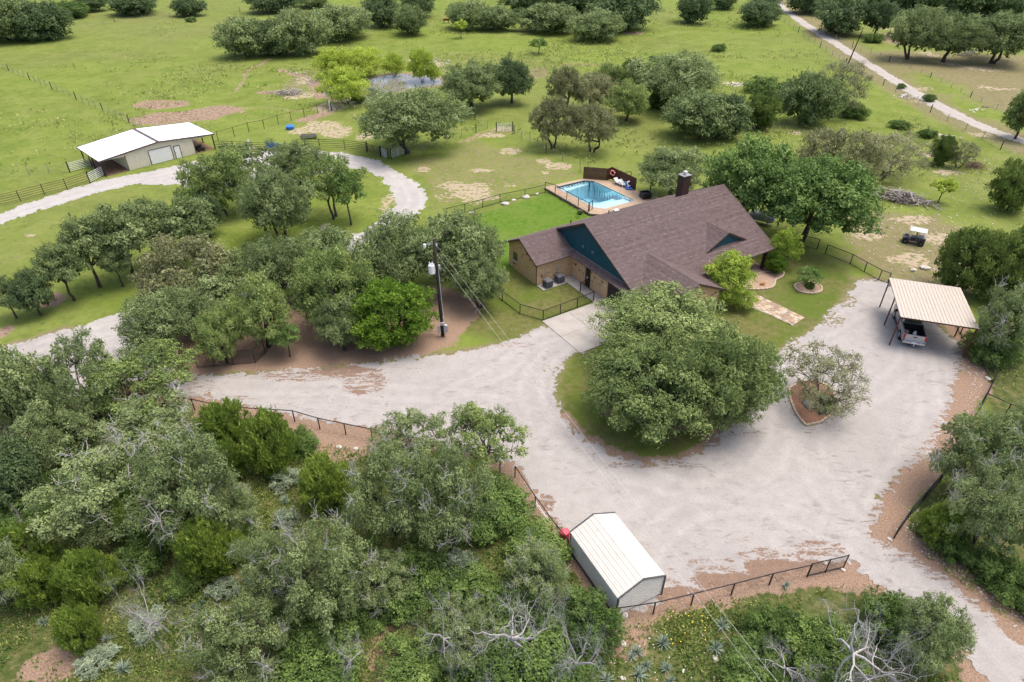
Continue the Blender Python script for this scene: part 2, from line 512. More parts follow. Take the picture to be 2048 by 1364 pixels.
g = NM('ground cover', 0.95, 0.1)
def sep(name):
    a = g.attr(name, 'Color'); s = g.n('ShaderNodeSeparateColor'); g.l(a, s.inputs[0]); return s.outputs
sa, sb, sc_ = sep('mask_a'), sep('mask_b'), sep('mask_c')
W_ = 'World'
n_big, n_mid = g.noise(0.035, 4, .6, W_), g.noise(0.22, 5, .6, W_)
n_small, n_fine = g.noise(1.6, 5, .65, W_), g.noise(9, 4, .7, W_)
n_vf = g.noise(26, 3, .7, W_)
past = g.ramp(n_mid, [(.25, (.105, .150, .022)), (.45, (.145, .190, .032)), (.6, (.185, .220, .048)), (.8, (.215, .220, .080))])
past = g.mix(g.ramp(n_big, [(.35, 0.0), (.65, 1.0)]), past, g.ramp(n_mid, [(.3, (.140, .205, .025)), (.7, (.205, .26, .045))]))
past = g.mix(g.ramp(n_small, [(.45, 0.0), (.8, .6)]), past, (.082, .115, .025))
past = g.mix(g.ramp(n_fine, [(.58, 0.0), (.75, .5)]), past, (.23, .23, .10))
lawnc = g.ramp(n_small, [(.3, (.074, .148, .015)), (.55, (.108, .185, .024)), (.75, (.17, .21, .05))])
lawnc = g.mix(g.ramp(n_mid, [(.45, 0.0), (.72, .7)]), lawnc, (.155, .205, .045))
olv = g.ramp(n_small, [(.3, (.095, .105, .028)), (.5, (.14, .142, .046)), (.72, (.20, .175, .09))])
olv = g.mix(g.ramp(n_mid, [(.42, 0.0), (.6, .8)]), olv, (.095, .145, .02))
dryc = g.ramp(n_small, [(.28, (.13, .145, .045)), (.5, (.21, .185, .095)), (.72, (.27, .215, .14))])
brc = g.ramp(n_small, [(.25, (.035, .06, .014)), (.45, (.08, .10, .03)), (.6, (.14, .14, .055)), (.78, (.26, .17, .11))])
litc = g.ramp(n_fine, [(.25, (.13, .085, .058)), (.42, (.245, .165, .116)), (.6, (.335, .24, .178)), (.75, (.44, .35, .28))])
litc = g.mix(g.ramp(n_mid, [(.35, .0), (.65, .8)]), litc, g.ramp(n_fine, [(.3, (.19, .105, .07)), (.7, (.40, .29, .22))]))
barec = g.ramp(n_fine, [(.25, (.25, .18, .115)), (.5, (.41, .33, .24)), (.75, (.50, .43, .34))])
mudc = g.ramp(n_small, [(.3, (.14, .09, .06)), (.5, (.28, .20, .145)), (.7, (.38, .29, .22))])
def fac(mask, nz, lo=.42, hi=.58, amp=.9):
    v = g.math('ADD', mask, g.math('MULTIPLY', g.math('SUBTRACT', nz, .5), amp))
    return g.ramp(v, [(lo, 0.0), (hi, 1.0)])
n_clump = g.noise(.55, 6, .7, W_)
past = g.mix(g.ramp(n_clump, [(.36, .45), (.48, 0.0)]), past, (.082, .12, .022))
past = g.mix(g.ramp(g.noise(.012, 5, .6, W_), [(.45, 0.0), (.62, .4)]), past, (.175, .175, .065))
past = g.mix(g.ramp(g.vor(.5, W_), [(.05, .5), (.16, 0.0)]), past, (.05, .085, .02))
past = g.mix(1.0, past, (1.07, 1.04, 1.22), 'MULTIPLY')
col = past
col = g.mix(fac(sb[1], n_small, .38, .7, 1.4), col, dryc)
col = g.mix(fac(sb[0], n_mid, .4, .6), col, brc)
col = g.mix(sc_[0], col, olv)
col = g.mix(fac(sa[0], n_small, .4, .62, 1.3), col, litc)
col = g.mix(fac(sb[2], n_small, .42, .6, 1.2), col, mudc)
col = g.mix(fac(sa[2], n_small, .46, .62, 1.9), col, barec)
col = g.mix(sa[1], col, lawnc)
col = g.mix(g.math('MULTIPLY', g.ramp(n_vf, [(.3, 0.0), (.7, 1.0)]), .35), col, g.mix(1.0, col, (.45, .5, .4), 'MULTIPLY'))
g.color(col)
hgt = g.math('ADD', g.math('MULTIPLY', n_fine, .6), g.math('ADD', n_small, g.math('MULTIPLY', n_vf, .3)))
g.bump(hgt, 0.45, 0.15)
ground = link('ground', np_mesh('ground', V, F, g.m, True, {'mask_a': ('FLOAT_COLOR', 'POINT', A), 'mask_b': ('FLOAT_COLOR', 'POINT', B), 'mask_c': ('FLOAT_COLOR', 'POINT', C_)}))
tag(ground, 'rolling green pasture and brushland ground', None, None, 'structure')

# ---- gravel sheets cut from a fine raster so that the grass eats into their edges
TRACKS = [[(2100,1400),(1960,1255),(1800,1140),(1650,1060),(1480,1000),(1320,965),(1180,915),(1080,840),(960,800),(800,785),(600,775),(400,772),(200,765)],
    [(1800,1140),(1700,1040),(1640,960),(1620,900),(1640,850),(1720,800),(1800,750),(1830,700)], [(1080,840),(1060,780),(1090,720),(1150,675)],
    [(1800,1140),(1760,1040),(1790,960),(1860,850),(1850,760),(1840,700)], [(1320,965),(1400,985),(1520,940),(1560,880),(1600,700),(1720,620)], [(900,790),(1000,740),(1060,690),(1120,660)],
    [(1290,1110),(1330,1060),(1420,1010),(1560,1010)], [(60,700),(250,650),(450,600),(640,520),(790,440),(830,395),(780,340),(680,320),(500,325),(300,358),(60,425)], [(1555,0),(1612,50),(1710,112),(1800,168),(1900,224),(2000,267),(2100,300)]]
def spline(P, n=10):
    out = []
    for i in range(len(P) - 1):
        p0, p1, p2, p3 = P[max(i - 1, 0)], P[i], P[i + 1], P[min(i + 2, len(P) - 1)]
        for j in range(n):
            t = j / n; out.append(.5 * ((2 * p1) + (p2 - p0) * t + (2 * p0 - 5 * p1 + 4 * p2 - p3) * t * t + (3 * p1 - p0 - 3 * p2 + p3) * t ** 3))
    return out + [P[-1]]
STAINS = [(640,752,140,20,.56,1),(730,765,60,28,.6,2),(690,742,90,14,.72,3),(800,740,60,16,.42,4),(770,800,30,24,.48,5),(400,775,50,26,.5,6),(480,800,50,10,.5,7),(560,810,60,10,.45,8),
    (1590,1140,120,26,.95,9),(1470,1165,100,26,.9,10),(1360,1190,60,26,.8,11),(1640,1100,60,24,.58,12),(1540,1110,110,26,.56,30),(1430,1130,90,26,.5,31),(1340,1150,40,40,.52,32),(1480,1080,80,20,.4,33),(1500,868,60,10,.5,13),(1095,1005,24,20,.62,14),(1420,885,30,12,.6,15),(1310,930,110,10,.55,16),(1640,860,60,14,.45,17),
    (1010,690,70,8,.55,22),(1100,1050,34,30,.6,23)]
def raster_sheet(name, poly, step, z, mat, label, wob, ws, holes=(), jitter=.45, seed=3, stains=False):
    P = np.array([(p.x, p.y) for p in poly])
    x0, y0 = P.min(0) - 1; x1, y1 = P.max(0) + 1
    xs = np.arange(x0, x1, step); ys = np.arange(y0, y1, step)
    XX, YY = np.meshgrid(xs, ys)
    s = poly_sd(XX, YY, poly) + fbm(XX, YY, ws, 5, seed) * wob + np.maximum(fbm(XX, YY, ws * .35, 4, seed + 5) - .10, 0) * wob * 2.4 + fbm(XX, YY, ws * .14, 3, seed + 9) * wob * .9 + np.maximum(fbm(XX, YY, ws * 3.0, 2, seed + 11), 0) * wob
    for hp in holes:
        s = np.maximum(s, -poly_sd(XX, YY, hp))
    ok = s < 0
    cell = ok[:-1, :-1] & ok[1:, :-1] & ok[:-1, 1:] & ok[1:, 1:]
    rng = np.random.default_rng(seed)
    edge = np.clip(1.0 + s / (step * 4), 0, 1)
    JX = XX + rng.uniform(-jitter, jitter, XX.shape) * step; JY = YY + rng.uniform(-jitter, jitter, XX.shape) * step
    ZZ = np.full(XX.shape, z) - 0.02 * (s > -step * 1.6) + fbm(XX, YY, 4, 3, 9) * .012
    ii = np.arange(XX.size).reshape(XX.shape)
    r, c = np.nonzero(cell)
    Fq = np.stack([ii[r, c], ii[r, c + 1], ii[r + 1, c + 1], ii[r + 1, c]], -1)
    used, inv = np.unique(Fq, return_inverse=True)
    Vq = np.stack([JX.ravel()[used], JY.ravel()[used], ZZ.ravel()[used]], -1)
    st = np.zeros(len(Vq)); sod = np.zeros(len(Vq)); trk = np.zeros(len(Vq)); rut = np.zeros(len(Vq))
    for path in TRACKS:
        d = line_d(Vq[:, 0], Vq[:, 1], spline(GP(path))) + fbm(Vq[:, 0], Vq[:, 1], 3, 2, 44) * .12
        trk = np.maximum(trk, np.exp(-((d - .82) / .26) ** 2)); rut = np.maximum(rut, np.exp(-((d - 1.35) / .16) ** 2) * .8 + np.exp(-(d / .3) ** 2) * .5)
    if stains:
        x, y = Vq[:, 0], Vq[:, 1]
        for (a, b, c, d, k, s_) in STAINS:
            st = np.maximum(st, k * blob(x, y, a, b, c, d, 200 + s_))
        st = np.maximum(st, .55 * (1 - smooth(.0, 1.6, line_d(x, y, GP([(1940,715),(1922,820),(1880,905),(1840,950),(1785,1015),(1765,1070),(1850,1118),(1930,1165),(2060,1280)])) - .8)))
        ed = 1 - smooth(.0, 1.4, -s.ravel()[used])
        lowm = inmask(x, y, GP([(330,770),(1030,900),(1240,1200),(1500,1080),(1700,1080),(1760,1000),(1930,720),(2100,720),(2100,1500),(-200,1500),(-200,840)]), .5, .3, 2, 62)
        st = np.maximum(st, .45 * ed * lowm); sod = np.maximum(sod, .5 * ed * (1 - lowm))
        for (a, b, c, d, k, s_) in [(1580,690,60,18,.55,18),(1660,635,44,24,.58,19),(1690,600,26,26,.58,20),(1530,720,30,14,.55,24),(1100,740,40,14,.5,25),(1117,790,10,40,.5,26)]:
            sod = np.maximum(sod, k * blob(x, y, a, b, c, d, 300 + s_))
    o = link(name, np_mesh(name, Vq, inv.reshape(Fq.shape), mat, True, {'track': ('FLOAT', 'POINT', trk), 'rut': ('FLOAT', 'POINT', rut), 'stain': ('FLOAT', 'POINT', st), 'sod': ('FLOAT', 'POINT', sod)}))
    return tag(o, label, None, None, 'structure')

def gravel_mat(name, base, streak, rot, tan=(.27, .20, .145)):
    m = NM(name, .95, .15)
    nl, nm_, nf = m.noise(.12, 5, .6, W_), m.noise(.9, 6, .65, W_), m.noise(14, 4, .75, W_)
    c = m.ramp(nm_, [(.25, tuple(v * .84 for v in base)), (.5, base), (.75, tuple(min(.8, v * 1.12) for v in base))])
    c = m.mix(m.ramp(nl, [(.45, 0.0), (.7, .5)]), c, tuple(v * .80 for v in base))
    st = m.noise(1.0, 6, .66, vec=m.mapping((.8, 1.9, 1), W_, (0, 0, rot)), dist=1.0)
    st2 = m.noise(.16, 3, .5, W_)
    sf = m.math('MULTIPLY', m.ramp(st, [(.55, 0.0), (.66, 1.0)]), m.ramp(st2, [(.45, 0.05), (.60, streak)]))
    c = m.mix(sf, c, tuple(v * .58 for v in base))
    tk_ = m.math('MULTIPLY', m.attr('track'), m.ramp(nm_, [(.3, .35), (.6, 1.0)]))
    c = m.mix(m.math('MULTIPLY', tk_, .32), c, tuple(min(.6, v * 1.22) for v in base))
    c = m.mix(m.math('MULTIPLY', m.attr('rut'), .2), c, tuple(v * .70 for v in base))
    tf = m.math('MULTIPLY', m.ramp(m.noise(.45, 6, .65, W_), [(.62, 0.0), (.72, .6)]), m.ramp(m.noise(.09, 2, .5, W_), [(.5, 0.0), (.6, 1.0)]))
    c = m.mix(tf, c, tan)
    c = m.mix(m.ramp(nf, [(.32, .5), (.55, 0.0)]), c, tuple(v * .55 for v in base))
    c = m.mix(m.math('MULTIPLY', m.ramp(m.vor(2.4, W_), [(.045, .85), (.10, 0.0)]), m.ramp(m.noise(.3, 3, .5, W_), [(.45, 0.0), (.6, 1.0)])), c, (.12, .085, .06))
    c = m.mix(m.ramp(m.vor(5.0, W_), [(.0, .55), (.09, 0.0)]), c, tuple(v * .45 for v in base))
    sn = m.noise(1.1, 6, .66, vec=m.mapping((.8, 3.0, 1), W_, (0, 0, -.35)), dist=.7)
    sn = m.math('ADD', m.math('MULTIPLY', sn, .62), m.math('MULTIPLY', m.noise(5.5, 5, .7, W_), .38))
    sv = m.math('ADD', m.attr('stain'), m.math('MULTIPLY', m.math('SUBTRACT', sn, .5), 1.9))
    lc = m.ramp(nf, [(.3, (.11, .062, .04)), (.5, (.19, .118, .078)), (.7, (.27, .19, .135))])
    c = m.mix(m.ramp(sv, [(.52, 0.0), (.66, .9)]), c, lc)
    gn = m.noise(2.6, 5, .65, W_)
    gv = m.math('ADD', m.attr('sod'), m.math('MULTIPLY', m.math('SUBTRACT', gn, .5), 1.9))
    c = m.mix(m.ramp(gv, [(.56, 0.0), (.64, .9)]), c, m.ramp(nf, [(.3, (.10, .10, .035)), (.7, (.22, .18, .10))]))
    m.color(c)
    m.bump(m.math('ADD', nf, m.math('MULTIPLY', nm_, .8)), .5, .05)
    return m.m
GRAVEL = gravel_mat('crushed limestone', (.362, .341, .322), .9, .5)
GRAVEL2 = gravel_mat('white caliche', (.40, .385, .365), .35, -.3)
CALICHE = gravel_mat('dusty caliche road', (.39, .36, .325), .4, .6)
bed_o = GP([(1578,778),(1582,800),(1592,825),(1611,852),(1640,846),(1662,828),(1672,808),(1660,780),(1610,762)])
raster_sheet('gravel_drive', COURT, .125, .035, GRAVEL, 'pale grey gravel turning court in front of the house', .5, 1.5, [bed_o], stains=True)
raster_sheet('gravel_road', LOOP, .2, .028, GRAVEL2, 'white gravel loop road past the barn', .45, 1.6, [], seed=6)
raster_sheet('dirt_road', FARROAD, .35, .05, CALICHE, 'straight pale caliche road crossing the far pasture', .35, 3.0, [], seed=8)

# ---- pond water
pw = NM('pond water', .08, .5)
pw.color((.20, .19, .17))
pw.bump(pw.noise(3.0, 3, .5, W_), .06, .03)
m = MB(); m.quad(*[(p.x, p.y, -.10) for p in [q + (q - Vector((-24, 142, 0))).normalized() * .2 for q in POND]])
tag(m.build('water', pw.m), 'still brown stock pond reflecting the sky', None, None, 'structure')

# ---- concrete driveway in front of the garage, two slabs with a joint
conc = NM('concrete', .85, .25)
cf = conc.noise(.8, 6, .6, W_)
conc.color(conc.mix(conc.ramp(conc.noise(9, 4, .6, W_), [(.35, .35), (.6, 0.0)]), conc.ramp(cf, [(.3, (.32, .295, .265)), (.7, (.41, .385, .355))]), (.25, .23, .2)))
conc.bump(conc.noise(40, 3, .6, W_), .15, .01)
MAT['concrete'] = conc.m
drv = link('concrete_driveway', None); tag(drv, 'pale concrete apron in front of the garage door', None, None, 'structure')
drv.location = HW(0, 0); drv.rotation_euler = (0, 0, HOUSE[2])
for (x0, x1, y0, y1) in [(-7.9, -4.8, -10.2, -7.2), (-4.78, -.25, -10.2, -7.2), (-7.9, -4.8, -7.18, -4.1), (-4.78, -.25, -7.18, -4.1), (-1.55, -.25, -4.08, .55), (-4.6, -1.57, .6, 1.8), (-1.55, -.25, .6, 1.8)]:
    MB().box(((x0 + x1) / 2, (y0 + y1) / 2, .035), (x1 - x0, y1 - y0, .11)).build('slab', conc.m, drv, bevel=.012)
# ================================================================== BUILDINGS
def mat_brick():
    m = NM('tan brick', .9, .2)
    sp = m.n('ShaderNodeSeparateXYZ'); m.l(m.co('Object'), sp.inputs[0])
    cb = m.n('ShaderNodeCombineXYZ')
    m.l(m.math('ADD', sp.outputs[0], sp.outputs[1]), cb.inputs[0]); m.l(sp.outputs[2], cb.inputs[1])
    br = m.n('ShaderNodeTexBrick')
    m.l(cb.outputs[0], br.inputs['Vector'])
    br.inputs['Scale'].default_value = 1.0
    br.inputs['Brick Width'].default_value = .26
    br.inputs['Row Height'].default_value = .095
    br.inputs['Mortar Size'].default_value = .012
    br.inputs['Color1'].default_value = (.66, .40, .20, 1)
    br.inputs['Color2'].default_value = (.54, .30, .14, 1)
    br.inputs['Mortar'].default_value = (.64, .52, .37, 1)
    c = m.mix(m.ramp(m.noise(4.5, 2, .5, vec=cb.outputs[0]), [(.4, 0.0), (.46, 0.0), (.72, .75)]), br.outputs['Color'], (.74, .54, .33))
    v = m.n('ShaderNodeTexVoronoi'); m.l(m.mapping((3.2, 3.2, 7.5)), v.inputs['Vector']); v.inputs['Scale'].default_value = 1
    c = m.mix(m.ramp(v.outputs['Color'], [(.10, .85), (.16, 0.0)]), c, (.10, .055, .035))
    c = m.mix(m.ramp(v.outputs['Color'], [(.88, 0.0), (.93, .8)]), c, (.60, .52, .42))
    m.color(c)
    m.bump(br.outputs['Fac'], .5, -.02)
    return m.m
MAT['brick'] = mat_brick()
def mat_shingle():
    m = NM('asphalt shingles', .92, .15)
    a = m.attr('tint')
    c = m.ramp(a, [(0.0, (.080, .058, .056)), (.35, (.116, .086, .083)), (.7, (.142, .107, .104)), (1.0, (.185, .145, .141))])
    c = m.mix(m.ramp(m.noise(60, 2, .6), [(.35, .35), (.6, 0.0)]), c, (.06, .045, .04))
    c = m.mix(m.ramp(m.noise(.35, 4), [(.4, 0.0), (.7, .25)]), c, (.135, .10, .104))
    m.color(c); m.bump(m.noise(80, 2), .3, .01)
    return m.m
MAT['shingle'] = mat_shingle()
MAT['teal'] = plain('teal painted siding', (.004, .062, .088), .6, var=.12, scale=1.2)
MAT['fascia'] = plain('dark brown trim', (.055, .036, .030), .6)
MAT['garage'] = plain('dark brown garage door', (.030, .023, .022), .5)
MAT['door_wood'] = plain('dark wood door', (.035, .018, .012), .5)
MAT['soffit'] = plain('soffit', (.20, .16, .13), .8)
glass = NM('window glass', .04, .6); glass.color((.02, .028, .03)); MAT['glass'] = glass.m
MAT['winframe'] = plain('tan window frame', (.42, .36, .28), .6)
MAT['flash'] = plain('grey roof flashing', (.30, .29, .30), .5, .4)

def shingle_plane(acc, eL, eR, rR, rL, course=.21, tab=.32, seed=0, thick=.016):
    """lapped shingle tabs on the quad eave-left, eave-right, ridge-right, ridge-left"""
    rng = random.Random(seed)
    eL, eR, rR, rL = map(Vector, (eL, eR, rR, rL))
    nrm = (eR - eL).cross((rL + rR) / 2 - (eL + eR) / 2).normalized()
    if nrm.z < 0: nrm = -nrm
    H = max((rL - eL).length, (rR - eR).length)
    n = max(2, int(((rL + rR) / 2 - (eL + eR) / 2).length / course))
    Vv, Ff, T = acc
    for i in range(n):
        t0, t1 = i / n, (i + 1) / n
        a0, a1 = eL.lerp(rL, t0), eR.lerp(rR, t0)
        b0, b1 = eL.lerp(rL, t1), eR.lerp(rR, t1)
        W = (a1 - a0).length
        k = max(1, int(W / tab)); off = rng.random() / k
        cuts = [0.0] + [c for c in ((j + off) / k + rng.uniform(-.2, .2) / k for j in range(k)) if 0.01 < c < .99] + [1.0]
        cuts.sort(); row = rng.uniform(.16, .50)
        for s0, s1 in zip(cuts[:-1], cuts[1:]):
            lift = nrm * (thick * rng.uniform(.7, 1.5))
            p = [a0.lerp(a1, s0) + lift, a0.lerp(a1, s1) + lift, b0.lerp(b1, s1) + nrm * .002, b0.lerp(b1, s0) + nrm * .002]
            q = [a0.lerp(a1, s0) - nrm * .004, a0.lerp(a1, s1) - nrm * .004]
            m_ = len(Vv)
            Vv += [tuple(x) for x in p + q]
            Ff += [(m_, m_ + 1, m_ + 2, m_ + 3), (m_ + 4, m_ + 5, m_ + 1, m_)]
            v_ = row + rng.uniform(-.08, .42)
            T += [v_] * 6

def roof_part(name, parent, planes, label=None):
    """deck + shingles; planes = list of quads (eL,eR,rR,rL)"""
    acc = ([], [], [])
    d = MB()
    for k, q in enumerate(planes):
        shingle_plane(acc, *q, seed=k + 3)
        e0, e1, r1, r0 = map(Vector, q)
        nrm = (e1 - e0).cross((r0 + r1) / 2 - e0).normalized()
        if nrm.z < 0: nrm = -nrm
        t = [p - nrm * .012 for p in (e0, e1, r1, r0)]; b = [p - nrm * .14 for p in (e0, e1, r1, r0)]
        d.quad(*t); d.quad(*b[::-1])
        for i in range(4):
            j = (i + 1) % 4
            if (t[i] - t[j]).length > .01:
                d.quad(b[i], b[j], t[j], t[i])
    ro = d.build(name, MAT['fascia'], parent)
    if label: ro['label'] = label
    sh = link('shingles', np_mesh('shingles', np.array(acc[0]), np.array(acc[1]), MAT['shingle'], False, {'tint': ('FLOAT', 'POINT', np.array(acc[2]))}), ro)
    sh['kind'] = 'stuff'
    return ro

def wall_y(parent, y, x0, x1, z0, z1, t, mat, op=None, name='wall'):
    """wall facing -y with outer face at y; op = (xa, xb, za, zb) opening"""
    m = MB()
    def bx(a, b, c, d):
        if b - a > .001 and d - c > .001:
            m.box(((a + b) / 2, y + t / 2, (c + d) / 2), (b - a, t, d - c))
    if op:
        bx(x0, op[0], z0, z1); bx(op[1], x1, z0, z1); bx(op[0], op[1], z0, op[2]); bx(op[0], op[1], op[3], z1)
    else:
        bx(x0, x1, z0, z1)
    return m.build(name, mat, parent)

def wall_x(parent, x, y0, y1, z0, z1, t, mat, ops=(), name='wall'):
    """wall with outer face at x facing -x; ops list of (ya, yb, za, zb)"""
    m = MB()
    def bx(a, b, c, d):
        if b - a > .001 and d - c > .001:
            m.box((x + t / 2, (a + b) / 2, (c + d) / 2), (t, b - a, d - c))
    cur = y0
    for (a, b, c, d) in sorted(ops):
        bx(cur, a, z0, z1); bx(a, b, z0, c); bx(a, b, d, z1); cur = b
    bx(cur, y1, z0, z1)
    return m.build(name, mat, parent)

house = thing('house', HW(0, 0), HOUSE[2], 'brown-roofed tan brick ranch house with a dark teal gable', 'house')
KF, KB = 4.2 / 8.54, .53
zf = lambda y: 6.8 + KF * y
zb = lambda y: 6.8 - KB * y
RX0, RX1 = -.28, 19.25
roof_part('roof', house, [((RX0, -8.54, 2.6), (RX1, -8.54, 2.6), (RX1, 0, 6.8), (RX0, 0, 6.8)),
                          ((RX1, 7.78, zb(7.78)), (RX0, 7.78, zb(7.78)), (RX0, 0, 6.8), (RX1, 0, 6.8))], 'main gable roof of mauve brown asphalt shingles')
WY = 4.7
roof_part('roof', house, [((-4.95, 1.5, 2.68), (.0, 1.5, 2.68), (.0, WY, zb(WY)), (-4.95, WY, zb(WY))),
                          ((RX0 - .005, 7.78, zb(7.78)), (-4.95, 7.78, zb(7.78)), (-4.95, WY, zb(WY)), (RX0 - .005, WY, zb(WY)))], 'low wing roof beside the teal gable')
GXC, GZ = 4.1, 4.45
roof_part('roof', house, [((.25, -4.2, 2.68), (.25, -12.0, 2.68), (GXC, -12.0, GZ), (GXC, -4.85, GZ)),
                          ((7.95, -12.0, 2.68), (7.95, -4.2, 2.68), (GXC, -4.85, GZ), (GXC, -12.0, GZ))], 'front gable roof over the projecting bay')
DXC, DZR = 13.43, 5.08
roof_part('roof', house, [((10.5, -6.2, 3.52), (10.5, -6.72, 3.52), (DXC, -6.72, DZR), (DXC, -3.5, DZR)),
                          ((16.4, -6.72, 3.52), (16.4, -6.2, 3.52), (DXC, -3.5, DZR), (DXC, -6.72, DZR))], 'small dormer gable roof on the front slope')
# ridge caps
RCAP = plain('ridge shingles', (.112, .082, .078), .9, var=.3, scale=9)
for (a, b) in [((RX0, 0, 6.82), (RX1, 0, 6.82)), ((-4.95, WY, zb(WY) + .02), (-.02, WY, zb(WY) + .02)), ((GXC, -12.0, GZ + .02), (GXC, -4.9, GZ + .02)), ((DXC, -6.72, DZR + .02), (DXC, -3.6, DZR + .02))]:
    a, b = Vector(a), Vector(b); n = int((b - a).length / .3); d = (b - a) / n; m = MB(); s = Vector((-d.y, d.x, 0)).normalized() * .15
    for i in range(n):
        p, q = a + d * i, a + d * (i + 1.05); l = Vector((0, 0, .012))
        m.quad(p + l, q, q + s - Vector((0, 0, .075)), p + s - Vector((0, 0, .063))); m.quad(q, p + l, p - s - Vector((0, 0, .063)), q - s - Vector((0, 0, .075)))
    m.build('ridge_cap', RCAP, house)['kind'] = 'stuff'
# fascia boards along rakes and eaves
m = MB()
for (a, b) in [((RX0 - .02, -8.56, 2.50), (RX0 - .02, .05, 6.74)), ((RX0 - .02, -.05, 6.74), (RX0 - .02, 5.2, zb(5.2) - .08)), ((RX1 + .02, -8.56, 2.50), (RX1 + .02, 0, 6.74)), ((RX1 + .02, 0, 6.74), (RX1 + .02, 7.8, zb(7.8) - .08)),
               ((-4.97, 1.48, 2.58), (-4.97, WY + .03, zb(WY) - .08)), ((-4.97, WY - .03, zb(WY) - .08), (-4.97, 7.8, zb(7.8) - .08)),
               ((.23, -12.02, 2.58), (GXC + .03, -12.02, GZ - .08)), ((GXC - .03, -12.02, GZ - .08), (7.97, -12.02, 2.58)),
               ((10.48, -6.74, 3.44), (DXC + .03, -6.74, DZR - .08)), ((DXC - .03, -6.74, DZR - .08), (16.42, -6.74, 3.44))]:
    MB().beam(a, b, .04, .2).build('fascia', MAT['fascia'], house)
GUT = plain('pale gutter', (.13, .10, .09), .5)
for (a, b) in [((8, -8.58, 2.56), (RX1, -8.58, 2.56)), ((-4.95, 1.46, 2.64), (-.35, 1.46, 2.64)), ((7.99, -12, 2.64), (7.99, -8.4, 2.64)), ((-4.95, 7.82, 2.64), (RX1, 7.82, 2.64))]:
    MB().beam(a, b, .1, .11).build('gutter', GUT, house)
m = MB(); m.tube([(-4.62, 1.50, 2.6), (-4.68, 1.78, 2.3), (-4.68, 1.78, .1)], .045, 6); m.build('downspout', MAT['fascia'], house)
# walls
gw = MB()
def gable_wall(mb, x, t, prof):
    mb.extrude_x(prof, x, x + t)
m = MB(); gable_wall(m, .02, .16, [(-8.35, 2.45), (7.6, 2.45), (7.6, zb(7.6) - .16), (0, 6.63), (-8.35, zf(-8.35) - .16)])
m.build('gable_wall', MAT['teal'], house)['label'] = 'dark teal painted gable wall'
wall_x(house, -.2, -8.2, 1.85, 0, 2.52, .2, MAT['brick'], [(-7.75, -4.25, 0, 2.15), (-1.5, -.58, 0, 2.12)])
# wing
m = MB()
prof_top = lambda y: min(2.68 + (y - 1.5) * (zb(WY) - 2.68) / (WY - 1.5), zb(y)) - .16
ys = [1.85, 5.55, 6.55, 7.3]
m.extrude_x([(1.85, 0), (5.55, 0), (5.55, prof_top(5.55)), (WY, prof_top(WY)), (1.85, prof_top(1.85))], -4.6, -4.4)
m.extrude_x([(5.55, 0), (6.55, 0), (6.55, 1.0), (5.55, 1.0)], -4.6, -4.4)
m.extrude_x([(5.55, 2.15), (6.55, 2.15), (6.55, prof_top(6.55)), (5.55, prof_top(5.55))], -4.6, -4.4)
m.extrude_x([(6.55, 0), (7.3, 0), (7.3, prof_top(7.3)), (6.55, prof_top(6.55))], -4.6, -4.4)
m.build('wall', MAT['brick'], house)
wall_y(house, 1.85, -4.4, -.2, 0, 2.58, .2, MAT['brick'])
wall_y(house, 7.1, -4.4, 18.8, 0, 2.6, .2, MAT['brick'])
wall_x(house, 18.6, -5.5, 7.1, 0, 2.6, .2, MAT['brick'])
wall_y(house, -5.5, 7.4, 18.6, 0, 3.6, .2, MAT['brick'], (12.4, 13.5, .05, 2.15))
wall_x(house, .6, -11.6, -8.2, 0, 2.7, .2, MAT['brick'])
wall_x(house, 7.4, -11.4, -5.5, 0, 2.7, .2, MAT['brick'])
wall_y(house, -8.2, 0.0, .6, 0, 2.7, .2, MAT['brick'])
m = MB()
n0 = [(.6, 0), (7.6, 0), (7.6, 2.66), (GXC, 4.25), (.6, 2.66)]
wall_y(house, -11.6, .6, 7.6, 0, 2.66, .2, MAT['brick'], (3.2, 5.0, .8, 2.2))
m.quad((.6, -11.6, 2.66), (7.6, -11.6, 2.66), (GXC, -11.6, 4.26)); m.quad((.6, -11.4, 2.66), (GXC, -11.4, 4.26), (7.6, -11.4, 2.66))
m.build('wall', MAT['brick'], house)
m = MB(); m.quad((10.75, -6.5, 3.4), (16.15, -6.5, 3.4), (DXC, -6.5, 4.92)); m.quad((10.75, -6.4, 3.4), (DXC, -6.4, 4.92), (16.15, -6.4, 3.4))
m.build('gable_wall', MAT['teal'], house)['label'] = 'small teal triangle of the dormer gable'
# pent roof under the teal gable
roof_part('pent_roof', house, [((-.66, -8.75, 2.56), (-.66, 1.55, 2.56), (.03, 1.55, 3.02), (.03, -8.4, 3.02))], 'narrow pent roof strip below the teal gable')
m = MB().beam((.0, -8.2, 3.03), (.0, 2.4, 3.03), .09, .03); m.build('flashing', MAT['flash'], house)
